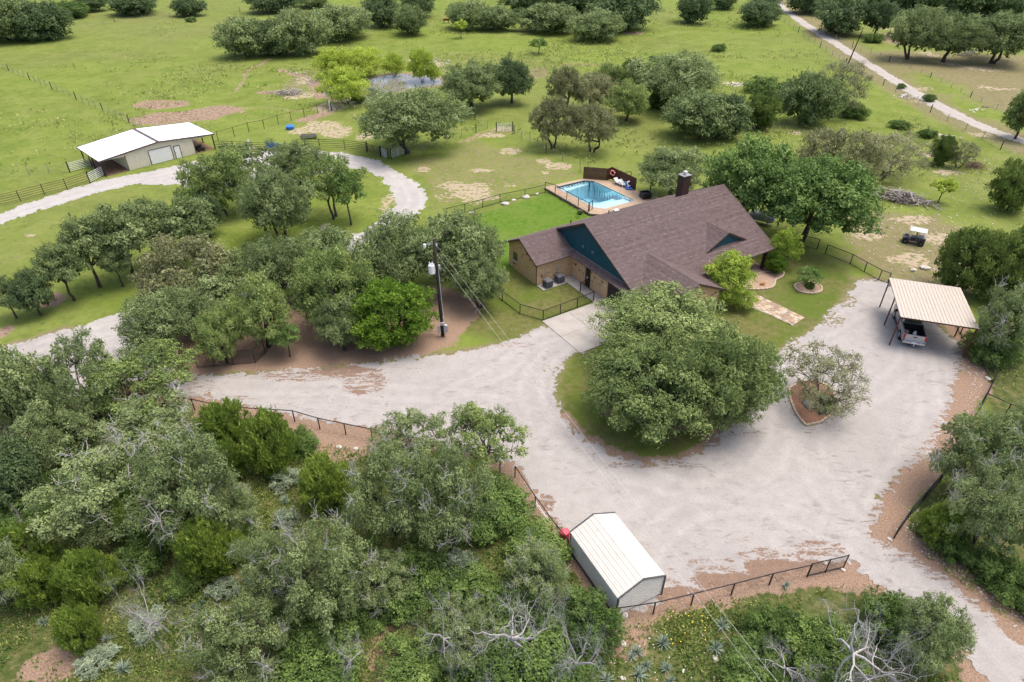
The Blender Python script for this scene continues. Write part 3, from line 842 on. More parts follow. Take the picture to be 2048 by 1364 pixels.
# windows
def window(parent, axis_, a0, a1, z0, z1, pos, bars=1, shutters=False):
    """axis_ 'x': window in a wall facing -x at x=pos; 'y': facing -y"""
    fr = MB(); w = .06
    def put(mb, a, b, c, d, dep, th):
        if axis_ == 'x': mb.box((pos + dep, (a + b) / 2, (c + d) / 2), (th, b - a, d - c))
        else: mb.box(((a + b) / 2, pos + dep, (c + d) / 2), (b - a, th, d - c))
    put(fr, a0, a0 + w, z0, z1, .06, .1); put(fr, a1 - w, a1, z0, z1, .06, .1)
    put(fr, a0 + w, a1 - w, z0, z0 + w, .06, .1); put(fr, a0 + w, a1 - w, z1 - w, z1, .06, .1)
    o = fr.build('window', MAT['winframe'], parent)
    g_ = MB(); put(g_, a0 + w, a1 - w, z0 + w, z1 - w, .09, .02); g_.build('pane', MAT['glass'], o)
    s_ = MB(); put(s_, a0 - .06, a1 + .06, z0 - .1, z0 - .002, -.02, .16); s_.build('sill', MAT['winframe'], o)
    if shutters:
        for (b0, b1) in ((a0 - .45, a0 - .03), (a1 + .03, a1 + .45)):
            s_ = MB(); put(s_, b0, b1, z0, z1, -.03, .05); s_.build('shutter', MAT['teal'], o)
    return o
window(house, 'x', 5.55, 6.55, 1.0, 2.15, -4.6)
window(house, 'y', 3.2, 5.0, .8, 2.2, -11.6, shutters=True)
d = MB().box((-.08, -1.04, 1.05), (.06, .9, 2.08)).build('door', MAT['door_wood'], house)
MB().box((-.13, -.9, 1.0), (.04, .10, .26)).build('door_handle', MAT['white'], d)
gd = link('garage_door', None, house)
for k in range(4):
    MB().box((-.10, -6.0, .03 + .265 + k * .53), (.05, 3.48, .515)).build('panel', MAT['garage'], gd, bevel=.015)
for (yy, zz) in [(-4.0, 1.55), (1.0, 1.7)]:
    l_ = MB().box((-.26, yy, zz), (.11, .11, .2), 0).build('wall_lamp', MAT['white'] if yy < 0 else MAT['black'], house)
for (yy, zz) in [(.32, 4.01), (-1.27, 4.03)]:
    MB().box((.0, yy, zz), (.06, .28, .28)).box((-.045, yy, zz + .06), (.03, .24, .03)).box((-.045, yy, zz - .03), (.03, .24, .03)).build('vent', plain('teal grey vent', (.12, .2, .23), .6), house)
dd = MB().box((12.95, -5.42, 1.08), (1.06, .06, 2.1)).build('door', MAT['door_wood'], house)
# chimney
ch = link('chimney', None, house)
MB().box((13.5, .62, 7.5), (1.02, .85, 2.6)).build('chase', plain('brown chimney siding', (.045, .022, .02), .6), ch)
MB().box((13.5, .62, 8.84), (1.12, .95, .07)).build('chimney_cap', MAT['flash'], ch)
MB().lathe([(.16, 0), (.16, .28), (.22, .28), (.22, .36), (.12, .42)], (13.5, .62, 8.87), 12).build('flue', MAT['galv'], ch)
for (vx, vy, r, hh) in [(7.85, 5.87, .06, .4), (3.6, 7.3, .06, .4)]:
    MB().tube([(vx, vy, zb(vy) - .1), (vx, vy, zb(vy) + hh)], r, 8).build('vent_pipe', MAT['black'], house)
MB().box((9.07, 6.05, zb(6.05) + .1), (.55, .45, .2)).build('roof_vent', MAT['white'], house)
# porch
MB().box((13.2, -6.98, .06), (11.4, 2.9, .12)).build('porch_slab', plain('porch concrete', (.36, .26, .21), .9), house)
for px_ in (8.3, 13.2, 18.2):
    MB().box((px_, -8.15, 1.3), (.32, .32, 2.5)).build('porch_post', plain('stained cedar post', (.045, .016, .013), .6), house, bevel=.02)
MB().box((13.4, -8.15, 2.48), (10.9, .2, .16)).build('porch_beam', MAT['fascia'], house)

# ------------------------------------------------------------------ barn
barn = thing('barn', (-51.989, 95.586, 0), .817, 'long low barn with white metal roof and cream ribbed walls', 'barn')
MAT['cream'] = plain('cream metal panel', (.60, .555, .455), .5, var=.08)
MAT['roofwhite'] = plain('white metal roof', (.85, .85, .85), .4, .0, var=.03)
E_, R_, HWD = 2.3, 3.1, 8.4
zs = lambda x: R_ - abs(x) * (R_ - E_) / HWD
def ribbed_front(parent, y, x0, x1, ops, mat):
    m = MB()
    xs = sorted(set([x0, x1, 0.0] + [v for o in ops for v in o[:2]] ))
    xs = [x for x in xs if x0 <= x <= x1]
    for a, b in zip(xs[:-1], xs[1:]):
        zlo = 0
        for o in ops:
            if o[0] <= a + 1e-6 and b <= o[1] + 1e-6: zlo = o[3]
        n = max(1, int(round((b - a) / .42)))
        for i in range(n):
            p, q = a + (b - a) * i / n, a + (b - a) * (i + 1) / n
            m.quad((p, y, zlo), (q, y, zlo), (q, y, zs(q) - .1), (p, y, zs(p) - .1))
            m.beam((p + .03, y - .012, zlo + .01), (p + .03, y - .012, zs(p + .03) - .12), .05, .024, up=(0, 1, 0))
    return m.build('wall', mat, parent)
ribbed_front(barn, .2, -4.86, 5.05, [(-1.6, 1.6, 0, 2.05), (2.05, 2.85, 0, 1.8)], MAT['cream'])
ribbed_front(barn, 8.3, -4.86, 5.05, [], MAT['cream'])
for x in (-4.86, 5.05):
    m = MB(); m.quad((x, .2, 0), (x, 8.3, 0), (x, 8.3, zs(x) - .1), (x, .2, zs(x) - .1))
    for k in range(19):
        m.beam((x + (.012 if x > 0 else -.012), .4 + k * .43, 0.01), (x + (.012 if x > 0 else -.012), .4 + k * .43, zs(x) - .12), .05, .024, up=(1, 0, 0))
    m.build('wall', MAT['cream'], barn)
# gable infill over the two open bays
for (a, b) in ((-8.3, -4.86), (5.05, 8.3)):
    m = MB(); m.quad((a, .2, zs(a) - .12), (b, .2, zs(b) - .38 if abs(b) < abs(a) else zs(b) - .12), (b, .2, zs(b) - .1), (a, .2, zs(a) - .1 if abs(a) > abs(b) else zs(a) - .1))
    ia = a if abs(a) < abs(b) else b
    m.quad((a, .21, 2.05 if abs(a) < abs(b) else zs(a) - .12), (b, .21, 2.05 if abs(b) < abs(a) else zs(b) - .12), (b, .21, zs(b) - .1), (a, .21, zs(a) - .1))
    m.build('gable_infill', MAT['cream'], barn)
n = 10
for sx in (-1, 1):
    for k in range(n):
        y0, y1 = -.05 + k * 8.6 / n, -.05 + (k + 1) * 8.6 / n
        m = MB()
        m.quad((0, y0, R_), (sx * HWD, y0, E_), (sx * HWD, y1, E_), (0, y1, R_)); m.quad((0, y0, R_ - .05), (sx * HWD, y0, E_ - .05), (sx * HWD, y1, E_ - .05), (0, y1, R_ - .05))
        m.beam((0, y0 + .02, R_ + .012), (sx * HWD, y0 + .02, E_ + .012), .05, .03); m.beam((0, y0 + .45, R_ + .01), (sx * HWD, y0 + .45, E_ + .01), .03, .02)
        m.build('roof_panel', MAT['roofwhite'], barn)
m = MB()
m.beam((0, -.07, R_ + .03), (0, 8.57, R_ + .03), .42, .05)
for sx in (-1, 1):
    m.beam((0, -.08, R_ - .05), (sx * (HWD + .03), -.08, E_ - .05), .05, .2); m.beam((0, 8.58, R_ - .05), (sx * (HWD + .03), 8.58, E_ - .05), .05, .2)
    m.beam((sx * (HWD + .03), -.08, E_ - .04), (sx * (HWD + .03), 8.58, E_ - .04), .06, .12)
m.build('roof_trim', plain('brown roof trim', (.10, .07, .07), .5), barn)
m = MB()
for (a, b) in [((-1.66, .16, 0), (-1.66, .16, 2.1)), ((1.66, .16, 0), (1.66, .16, 2.1)), ((-1.7, .16, 2.1), (1.7, .16, 2.1)), ((2.0, .16, 0), (2.0, .16, 1.85)), ((2.9, .16, 0), (2.9, .16, 1.85)), ((2.0, .16, 1.85), (2.9, .16, 1.85)), ((-4.88, .15, 0), (-4.88, .15, 2.2)), ((5.07, .15, 0), (5.07, .15, 2.2))]:
    MB().beam(a, b, .09, .06).build('door_trim', MAT['fascia'], barn)
rd = link('roll_door', None, barn)
for k in range(8):
    MB().box((0, .2, .02 + .128 + k * .256), (3.2, .04, .238)).build('slat', MAT['white'], rd, bevel=.01)
dr = MB().box((2.45, .2, .9), (.8, .05, 1.78)).build('door', MAT['white'], barn)
MB().box((2.14, .15, .9), (.08, .06, .06)).build('door_handle', MAT['black'], dr)
for (x, y) in [(-8.1, .15), (-8.1, 4.2), (-8.1, 8.3), (8.1, .15), (8.1, 4.2), (8.1, 8.3)]:
    MB().box((x, y, 1.12), (.14, .14, 2.24)).build('post', MAT['black_metal'], barn)
m = MB()
for z in (.35, .65, .95, 1.25):
    m.tube([(-6.6, 3.5, z), (-4.95, 3.5, z)], .03, 5)
m.tube([(-6.6, 3.5, 0), (-6.6, 3.5, 1.4)], .04, 5)
m.build('stall_rail', MAT['rust_metal'], barn)
MB().box((-6.5, 4.2, .02), (3.1, 8, .06)).build('stall_floor', plain('red barn dirt', (.16, .085, .06), .95, var=.4, scale=2), barn)
MB().box((6.6, 4.2, .02), (2.9, 8, .06)).build('stall_floor', plain('hay and dirt', (.25, .15, .09), .95, var=.4, scale=2), barn)

# ------------------------------------------------------------------ carport
cp = thing('carport', (34.39, 49.069, 0), -.307, 'open carport with a flat beige metal roof on rust-red posts', 'carport')
MAT['beige'] = plain('beige metal panel', (.44, .385, .32), .45, .0, var=.05)
CWD, CL, CZ = 6.22, 7.24, 3.24
n = 21
for k in range(n):
    x0, x1 = CWD * k / n, CWD * (k + 1) / n
    m = MB()
    m.extrude_x([(0, 0), (0, 0)], 0, 0) if False else None
    for (a, b, za, zb_) in ((x0, x0 + .035, 0, .035), (x0 + .035, x0 + .06, .035, .035), (x0 + .06, x0 + .095, .035, 0), (x0 + .095, x1, 0, 0)):
        m.quad((a, -.05, CZ + za), (b, -.05, CZ + zb_), (b, CL + .05, CZ + zb_), (a, CL + .05, CZ + za))
    m.quad((x0, -.05, CZ - .012), (x0, CL + .05, CZ - .012), (x1, CL + .05, CZ - .012), (x1, -.05, CZ - .012))
    m.build('roof_panel', MAT['beige'], cp)
m = MB()
for y in (.12, CL / 2, CL - .12):
    m.beam((0, y, CZ - .11), (CWD, y, CZ - .11), .1, .16)
for x in (.06, 1.6, 3.1, 4.6, CWD - .06):
    m.beam((x, .02, CZ - .06), (x, CL - .02, CZ - .06), .06, .09)
m.build('roof_frame', MAT['red_oxide'], cp)
for x in (.1, CWD - .1):
    for y in (.2, 3.62, CL - .2):
        MB().tube([(x, y, 0), (x, y, CZ - .15)], .065, 8).build('post', MAT['red_oxide'], cp)
m = MB()
m.quad((.1, CL - .2, CZ - .9), (.1, CL - .2, CZ - .15), (.1, CL - 1.3, CZ - .15)); m.quad((.14, CL - .2, CZ - .9), (.14, CL - 1.3, CZ - .15), (.14, CL - .2, CZ - .15))
m.build('gusset', MAT['grey_box'], cp)

# ------------------------------------------------------------------ storage shed
sh = thing('storage_shed', (7.48, 22.758, 0), .477, 'white ribbed metal storage shed beside the gravel court', 'shed')
def metal_sheet(name, col, dirt):
    m = NM(name, .42, .4)
    c = m.ramp(m.noise(.9, 5), [(.3, tuple(v * .93 for v in col)), (.7, col)])
    c = m.mix(m.ramp(m.noise(1.3, 6, .65, vec=m.mapping((3, 3, .5))), [(.55, 0.0), (.75, .35)]), c, dirt)
    sp = m.n('ShaderNodeSeparateXYZ'); m.l(m.co('Object'), sp.inputs[0])
    low_ = m.math('ADD', sp.outputs[2], m.math('MULTIPLY', m.noise(4, 4), .5))
    c = m.mix(m.ramp(low_, [(.3, .55), (.6, 0.0)]), c, dirt)
    m.color(c); return m.m
MAT['shedwhite'] = metal_sheet('off-white shed metal', (.60, .58, .52), (.34, .29, .22))
MAT['shedtrim'] = plain('dark grey trim', (.085, .085, .09), .5, .2)
SW, SL, SE, SR = 3.26, 5.1, 1.84, 2.6
for sx in (-1, 1):
    for k in range(6):
        t0, t1 = k / 6, (k + 1) / 6
        m = MB()
        def pt(t, y, dz=0): return (sx * SW / 2 * t * 1.02, y, SR - (SR - SE) * t + dz)
        ds = 1 / 6
        for (a, b, za, zb_) in ((t0, t0 + ds * .10, 0, .022), (t0 + ds * .10, t0 + ds * .16, .022, .022), (t0 + ds * .16, t0 + ds * .26, .022, 0), (t0 + ds * .26, t0 + ds * .6, 0, 0), (t0 + ds * .6, t0 + ds * .65, 0, .01), (t0 + ds * .65, t0 + ds * .7, .01, 0), (t0 + ds * .7, t1, 0, 0)):
            m.quad(pt(a, -.06, za), pt(b, -.06, zb_), pt(b, SL + .06, zb_), pt(a, SL + .06, za))
        m.quad(pt(t0, -.06, -.02), pt(t0, SL + .06, -.02), pt(t1, SL + .06, -.02), pt(t1, -.06, -.02))
        m.build('roof_panel', MAT['shedwhite'], sh)
def ribwall(parent, p0, p1, z0, ztop, mat):
    """horizontally ribbed wall between two ground points; ztop(t) clips the gable"""
    m = MB(); p0, p1 = Vector(p0), Vector(p1); nz = 14; zt = max(ztop(0), ztop(1), ztop(.5)); st = (zt - z0) / nz
    d = (p1 - p0); out = Vector((d.y, -d.x, 0)).normalized()
    ww = d.length
    for i in range(nz):
        za, zm, zb2 = z0 + i * st, z0 + (i + .32) * st, z0 + (i + 1) * st
        def span(z):
            lo, hi = 0.0, 1.0
            if z > ztop(0):
                lo = .5 * (z - ztop(0)) / (zt - ztop(0) + 1e-9); hi = 1 - lo
            return lo, hi
        for (a, b, oa, ob) in ((za, zm, .0, .0), (zm, zm + st * .1, 0, .045), (zm + st * .1, zb2 - st * .1, .045, .045), (zb2 - st * .1, zb2, .045, 0)):
            l0, h0 = span(a); l1, h1 = span(b)
            m.quad(p0.lerp(p1, l0) + out * oa + Vector((0, 0, a)), p0.lerp(p1, h0) + out * oa + Vector((0, 0, a)), p0.lerp(p1, h1) + out * ob + Vector((0, 0, b)), p0.lerp(p1, l1) + out * ob + Vector((0, 0, b)))
    return m.build('wall', mat, parent)
ribwall(sh, (-SW / 2, 0, 0), (SW / 2, 0, 0), .06, lambda t: SE - .03 + (SR - SE) * (1 - abs(t - .5) * 2), MAT['shedwhite'])
ribwall(sh, (SW / 2, SL, 0), (-SW / 2, SL, 0), .06, lambda t: SE - .03 + (SR - SE) * (1 - abs(t - .5) * 2), MAT['shedwhite'])
ribwall(sh, (-SW / 2, SL, 0), (-SW / 2, 0, 0), .25, lambda t: SE - .03, MAT['shedwhite'])
ribwall(sh, (SW / 2, 0, 0), (SW / 2, SL, 0), .06, lambda t: SE - .03, MAT['shedwhite'])
m = MB()
for y in (-.05, SL + .05):
    m.beam((-SW / 2 * 1.03, y, SE), (0, y, SR + .01), .09, .05); m.beam((0, y, SR + .01), (SW / 2 * 1.03, y, SE), .09, .05)
    for sx in (-1, 1): m.beam((sx * (SW / 2 + .012), y * .98, 0), (sx * (SW / 2 + .012), y * .98, SE), .09, .09)
for sx in (-1, 1):
    m.beam((sx * (SW / 2 + .02), -.05, .04), (sx * (SW / 2 + .02), SL + .05, .04), .08, .08)
m.build('corner_trim', MAT['shedtrim'], sh)
# ================================================================== FENCES AND GATES
def resample(P, step):
    out = []
    for a, b in zip(P[:-1], P[1:]):
        n = max(1, int(round((b - a).length / step)))
        out += [a.lerp(b, i / n) for i in range(n)]
    return out + [P[-1]]

def wire_panel(a, b, h, sp=.1, r=.004, z0=.05):
    """welded wire: flat ribbons crossed so they show from any side"""
    a, b = Vector(a), Vector(b); d = b - a; L = d.length; d.normalize(); m = MB()
    s = Vector((-d.y, d.x, 0))
    n = max(2, int(L / sp)); k = max(2, int((h - z0) / sp))
    def rib(p, q, w1, w2):
        m.quad(p - w1, q - w1, q + w1, p + w1); m.quad(p - w2, q - w2, q + w2, p + w2)
    for i in range(1, n):
        p = a + d * (L * i / n); rib(p + Vector((0, 0, z0)), p + Vector((0, 0, h)), d * r, s * r)
    for j in range(k + 1):
        z = Vector((0, 0, z0 + (h - z0) * j / k)); rib(a + z, b + z, Vector((0, 0, r)), s * r)
    return m

MAT['wire'] = plain('fence wire', (.05, .05, .05), .5, .5)
MAT['wire_grey'] = plain('galvanized wire', (.30, .31, .30), .5, .5)
def yard_fence(px, label, h=1.15, step=2.5, mat='black_metal', r=.038, mesh=True, rails=1, group='black pipe yard fences', wire='wire', sp=.11, posth=None):
    bottom = sp < .14
    P = resample(GP(px), step)
    t = thing('yard_fence', P[0], 0, label, 'fence', group)
    o = P[0]
    pm = MB().tube([(0, 0, -.05), (0, 0, posth or h)], r * 1.25, 6).mesh('post', MAT[mat])
    for p in P:
        link('post', pm, t, p - o)
    for a, b in zip(P[:-1], P[1:]):
        a, b = a - o, b - o
        for k in range(rails):
            z = Vector((0, 0, h - .02 - k * (h - .25) / max(1, rails - 1) if rails > 1 else h - .02))
            MB().tube([a + z, b + z], r, 6).build('rail', MAT[mat], t)
        if mesh and bottom:
            MB().tube([a + Vector((0, 0, .06)), b + Vector((0, 0, .06))], r * .7, 5).build('rail', MAT[mat], t)
        if mesh:
            wire_panel(a, b, h - .05, sp, .004 if bottom else .0025).build('wire_mesh', MAT[wire], t)
    return t

def wire_fence(px, label, step=4.0, h=1.2, strands=5, corner=None):
    P = resample(GP(px), step); o = P[0]
    t = thing('wire_fence', o, 0, label, 'fence', 'ranch wire fences')
    pm = MB().tube([(0, 0, -.1), (0, 0, h + .12)], .045, 5).mesh('post', MAT['wood_grey'])
    pm2 = MB().tube([(0, 0, -.1), (0, 0, h + .25)], .075, 6).mesh('post', MAT['wood_dark'])
    for i, p in enumerate(P):
        link('post', pm2 if i % 4 == 0 else pm, t, p - o)
    for k in range(strands):
        m = MB()
        z = Vector((0, 0, .2 + (h - .2) * k / (strands - 1)))
        for a, b in zip(P[:-1], P[1:]):
            m.beam(a - o + z, b - o + z, .012)
        m.build('wire', MAT['wire_grey'], t)
    return t

def pipe_fence(px, label, step=3.0, h=1.45, rails=5, mat='black_metal', r=.035, name='pipe_fence'):
    P = resample(GP(px), step); o = P[0]
    t = thing(name, o, 0, label, 'fence', 'pipe corral fences')
    pm = MB().tube([(0, 0, -.1), (0, 0, h + .1)], r * 1.5, 6).mesh('post', MAT[mat])
    for p in P:
        link('post', pm, t, p - o)
    for k in range(rails):
        z = Vector((0, 0, h if rails == 1 else .3 + (h - .3) * k / (rails - 1)))
        m = MB(); m.tube([p - o + z for p in P], r, 5); m.build('rail', MAT[mat], t)
    return t

def tube_gate(p0, p1, label, h=1.35, bars=6, mat='gate_white', r=.032, name='tube_gate'):
    a, b = G(*p0), G(*p1); d = b - a; L = d.length
    t = thing(name, a, math.atan2(d.y, d.x), label, 'gate')
    z0 = .22
    for k in range(bars):
        z = z0 + (h - z0) * k / (bars - 1)
        MB().tube([(0, 0, z), (L, 0, z)], r, 6).build('bar', MAT[mat], t)
    for x in (0, L / 2, L):
        MB().tube([(x, 0, z0 - .04), (x, 0, h + .04)], r * 1.1, 6).build('upright', MAT[mat], t)
    for x in (-.12, L + .12):
        MB().tube([(x, 0, -.1), (x, 0, h + .3)], .07, 8).build('gate_post', MAT['black_metal'], t)
    return t

yard_fence([(972,576),(1040,628),(1086,641)], 'black fence from the oaks past the air conditioners to the concrete apron')
yard_fence([(1086,641),(1187,603)], 'black fence along the edge of the concrete apron, ending at the garage walk')
t = yard_fence([(1187,603),(1160,584)], 'short black fence crossing the garage walk')
t = yard_fence([(1160,584),(1177,577)], 'short black gate panel beside the brown side door')
yard_fence([(893,434),(930,425),(1000,405),(1050,395),(1090,385)], 'black fence along the lawn between the gravel loop and the pool', step=3.2)
yard_fence([(1606,492),(1634,499)], 'stub of black fence under the green tree right of the porch', h=1.3)
yard_fence([(1650,508),(1700,528),(1757,560),(1775,566)], 'black fence between the front lawn and the rocky field', h=1.2)
yard_fence([(170,803),(280,812),(390,820),(460,835),(590,843),(640,858),(745,880),(860,903),(1000,945)], 'black top-rail fence along the lower left edge of the gravel', mesh=True, sp=.15)
yard_fence([(1030,955),(1070,1015),(1103,1062),(1135,1102)], 'black top-rail fence running up to the red barrel by the shed', mesh=True, sp=.15, step=2.2)
yard_fence([(1226,1240),(1306,1228),(1382,1210),(1462,1190),(1538,1170),(1614,1153)], 'black top-rail fence from the shed corner to the open gate', mesh=True, sp=.15)
yard_fence([(1788,1076),(1815,1036),(1845,1003),(1878,965),(1925,880),(1960,818)], 'black fence along the right side of the gravel court', mesh=True, sp=.12)
yard_fence([(1960,818),(1985,765),(1950,705),(1920,668),(1905,640)], 'black fence bending around behind the carport', mesh=True, sp=.12)
yard_fence([(1963,808),(2010,830),(2060,850)], 'low black rail fence branching off to the right edge', mesh=False)
yard_fence([(395,735),(430,733),(468,730),(511,726),(531,706),(548,685),(560,650)], 'dark post dog pen fence under the oaks by the drive', h=1.45, step=1.6, sp=.07, wire='wire', r=.022, group='pen fence')
# white rope wound on the fence by the shed
a, b = G(1072,1006,1.12), G(1100,1046,1.12); m = MB()
m.tube([a.lerp(b, i / 60) + Vector((math.sin(i * 1.3) * .07, math.cos(i * 1.7) * .07, math.cos(i * 1.3) * .09)) for i in range(61)], .018, 5)
tag(m.build('rope', MAT['white']), 'white rope wound along the fence rail by the shed', 'rope')
# open entrance gate at the right end of the lower fence
def panel_gate(p0, p1, label, h=1.25):
    a, b = G(*p0), G(*p1); d = b - a; L = d.length
    t = thing('entrance_gate', a, math.atan2(d.y, d.x), label, 'gate')
    for z in (.1, h): MB().tube([(0, 0, z), (L, 0, z)], .035, 6).build('rail', MAT['black_metal'], t)
    for x in (0, L / 2, L): MB().tube([(x, 0, 0), (x, 0, h + .06)], .04, 6).build('upright', MAT['black_metal'], t)
    wire_panel((0, 0, 0), (L, 0, 0), h, .1, .006, .12).build('wire_mesh', MAT['wire'], t)
    return t
panel_gate((1614,1153), (1686,1136), 'black wire-mesh entrance gate standing open beside the drive')

# ---- corral and barn fences
pipe_fence([(431,300),(505,303),(560,306),(612,308)], 'black five-rail pipe fence from the barn corner behind the grove')
pipe_fence([(612,298),(640,297),(690,299),(733,304)], 'black five-rail pipe fence ending at the brown gate')
tube_gate((736,304), (760,312), 'rusty brown tube gate beside the black pipe fence', mat='rust_metal', name='tube_gate')
tube_gate((764,314), (775,318), 'short grey gate panel next to the rusty gate', mat='galv')
tube_gate((784,318), (809,309), 'white tube gate standing open by the gravel bend')
pipe_fence([(437,282),(469,273),(498,264),(529,258),(557,249),(583,242),(609,234),(636,227)], 'single-rail rusty pipe fence slanting up the pasture behind the barn', rails=1, mat='rust_metal', h=1.5)
pipe_fence([(-30,420),(42,403),(90,390),(135,379),(181,363)], 'rusty five-rail pipe fence along the road left of the barn', mat='rust_metal')
tube_gate((182,366), (208,352), 'white tube gate swung out by the barn corner', bars=6)
tube_gate((142,345), (183,334), 'grey tube gate behind the barn lean-to', mat='galv', bars=6)
wire_fence([(-20,354),(60,352),(100,348),(140,345)], 'wire fence left of the barn gate', 4)
wire_fence([(-20,128),(60,160),(140,193),(220,228),(286,258)], 'long wire fence crossing the left pasture down to the barn', 2.8)
wire_fence([(-20,76),(120,62),(230,46),(340,34),(480,24)], 'far wire fence across the top left pasture', 9)
wire_fence([(663,222),(705,218),(740,215),(780,212),(860,208),(915,229),(950,240),(975,256)], 'wire fence passing the pond behind the large oak', 4)
wire_fence([(812,309),(845,303),(894,284),(952,265),(975,257)], 'wire fence below the large oak to the pasture gate', 4)
tube_gate((994,264), (1024,263), 'pale grey pasture gate on the two-track path', mat='galv')
wire_fence([(1028,268),(1060,285),(1092,306),(1125,322),(1160,342),(1190,352)], 'wire fence from the pasture gate down to the pool', 3.2)
wire_fence([(1560,40),(1640,95),(1720,150),(1790,185),(1860,225),(1930,262),(2000,300),(2060,330)], 'wire fence on the house side of the far road', 5)
wire_fence([(1640,68),(1740,110),(1840,150),(1900,180),(1960,208),(2060,250)], 'wire fence on the field side of the far road', 4)
t = wire_fence([(1300,385),(1310,405)], 'short wire fence stub behind the pool corner', 2)

# white gate-like post boards near corral
for (px, py, hh, lab) in [(502,304,2.0,'white upright board on the corral fence near the blue barrels'), (661,222,1.9,'whitewashed corner post of the pond pasture fence')]:
    c = G(px, py); MB().box((0, 0, hh / 2), (.35, .1, hh), .6).box((0, 0, hh + .05), (.2, .08, .1), .6)
    tag(MB().box((0, 0, hh / 2), (.32, .08, hh), .6).beam((0, 0, hh * .8), (.9, .2, .1), .08).build('fence_post', MAT['gate_white'], None, loc=c), lab, 'post')

# cattle guard in the drive
c0, c1 = G(255, 785), G(310, 765)
cg = thing('cattle_guard', G(283, 775), .5, 'rusty cattle guard grid in the drive under the oaks', 'cattle guard')
for k in range(14):
    MB().tube([(-1.6, -1.1 + k * .17, .06), (1.6, -1.1 + k * .17, .06)], .05, 6).build('bar', MAT['rust_metal'], cg)
for s in (-1, 1):
    MB().beam((s * 1.62, -1.2, .05), (s * 1.62, 1.25, .05), .12, .12).build('side_beam', MAT['rust_metal'], cg)

# ================================================================== UTILITY POLE
pb = G(886, 672); ptp = G(867.5, 478, 10.0)
lean = Vector((ptp.x - pb.x, ptp.y - pb.y, 10.0))
up = thing('utility_pole', pb, 0, 'dark wooden utility pole with white transformer can and meter boxes', 'pole')
at = lambda z: Vector((lean.x * z / 10, lean.y * z / 10, z))
MB().tube([at(-.2), at(3), at(7), at(10)], [.17, .155, .13, .11], 10).build('pole', MAT['wood_dark'], up, smooth=True)
tr = MB().lathe([(.26, 0), (.29, .04), (.29, .78), (.26, .84), (.1, .9)], tuple(at(6.75) + Vector((-.42, -.1, 0))), 16).build('transformer', MAT['white'], up, smooth=False)
for (dx, dy) in ((-.14, 0), (.1, .1), (.1, -.12)):
    MB().lathe([(.05, 0), (.07, .06), (.045, .12), (.065, .18), (.03, .26)], tuple(at(7.6) + Vector((-.42 + dx, -.1 + dy, 0))), 8).build('bushing', MAT['white'], tr)
MB().box(tuple(at(7.1) + Vector((-.14, -.03, 0))), (.12, .2, .3)).build('bracket', MAT['galv'], tr)
MB().lathe([(.10, 0), (.10, .35), (.06, .42)], tuple(at(7.15) + Vector((.24, -.05, 0))), 8).build('arrester', MAT['grey_box'], up)
MB().beam(tuple(at(9.55)), tuple(at(9.5) + Vector((-.75, -.1, 0))), .05).beam(tuple(at(9.75)), tuple(at(9.55) + Vector((-.75, -.1, 0))), .03).build('arm', MAT['galv'], up)
MB().lathe([(.1, 0), (.12, .1), (.12, .3), (.08, .36)], tuple(at(9.22) + Vector((-.82, -.1, 0))), 10).build('fuse_cutout', MAT['white'], up)
MB().lathe([(.06, 0), (.09, .08), (.05, .16), (.09, .22), (.04, .3)], tuple(at(9.3) + Vector((.18, -.05, 0))), 8).build('insulator', MAT['grey_box'], up)
MB().tube([at(1.0) + Vector((.2, -.05, 0)), at(4) + Vector((.18, -.05, 0)), at(7.0) + Vector((.16, -.05, 0))], .035, 6).build('conduit', MAT['grey_box'], up)
MB().tube([at(.2) + Vector((.2, -.1, 0)), at(2.2) + Vector((.2, -.1, 0))], .075, 8).build('conduit', MAT['galv'], up)
for (dx, z0, w, hh, nm) in [(.36, .55, .34, .75, 'meter_box'), (-.30, .5, .26, .7, 'meter_box'), (.06, 1.35, .36, .3, 'junction_box')]:
    b_ = MB().box(tuple(at(z0 + hh / 2) + Vector((dx, -.16 if nm != 'junction_box' else -.2, 0))), (w, .18, hh)).build(nm, MAT['grey_box'], up, bevel=.015)
    if dx > .3:
        MB().lathe([(.09, 0), (.09, .06)], tuple(at(z0 + .8) + Vector((dx, -.2, 0))), 10).build('dial', MAT['white'], b_)
MB().beam(tuple(at(.05) + Vector((-.3, -.15, 0))), tuple(at(.5) + Vector((-.3, -.15, 0))), .05).build('support', MAT['white'], up)
def cable(a, b, sag, r, n=28):
    a, b = Vector(a), Vector(b)
    return [a.lerp(b, i / n) - Vector((0, 0, sag * 4 * (i / n) * (1 - i / n))) for i in range(n + 1)]
for (z, pxe, lab) in [(9.55, 1563, 'upper power line running from the pole top toward the lower right'), (8.55, 1531, 'lower power line running from the pole toward the lower right')]:
    e = G(pxe, 1364, z - .6); s = pb + at(z); d = e - s
    tag(MB().tube(cable(s + Vector((.12, 0, 0)), s + d * 1.45, .35, .012), .0065, 5).build('power_line', plain('cable', (.5, .5, .48), .5)), lab, 'cable', 'power lines')
fp = G(1694, 132)
t = thing('utility_pole', fp, 0, 'bare dark utility pole rising behind the sparse oak by the far road', 'pole')
MB().tube([(0, 0, -.2), (1.3, .2, 7.4)], [.16, .11], 8).build('pole', MAT['wood_dark'], t)
MB().beam((1.0, -.3, 7.0), (1.4, .7, 7.0), .1).build('crossarm', MAT['wood_dark'], t)

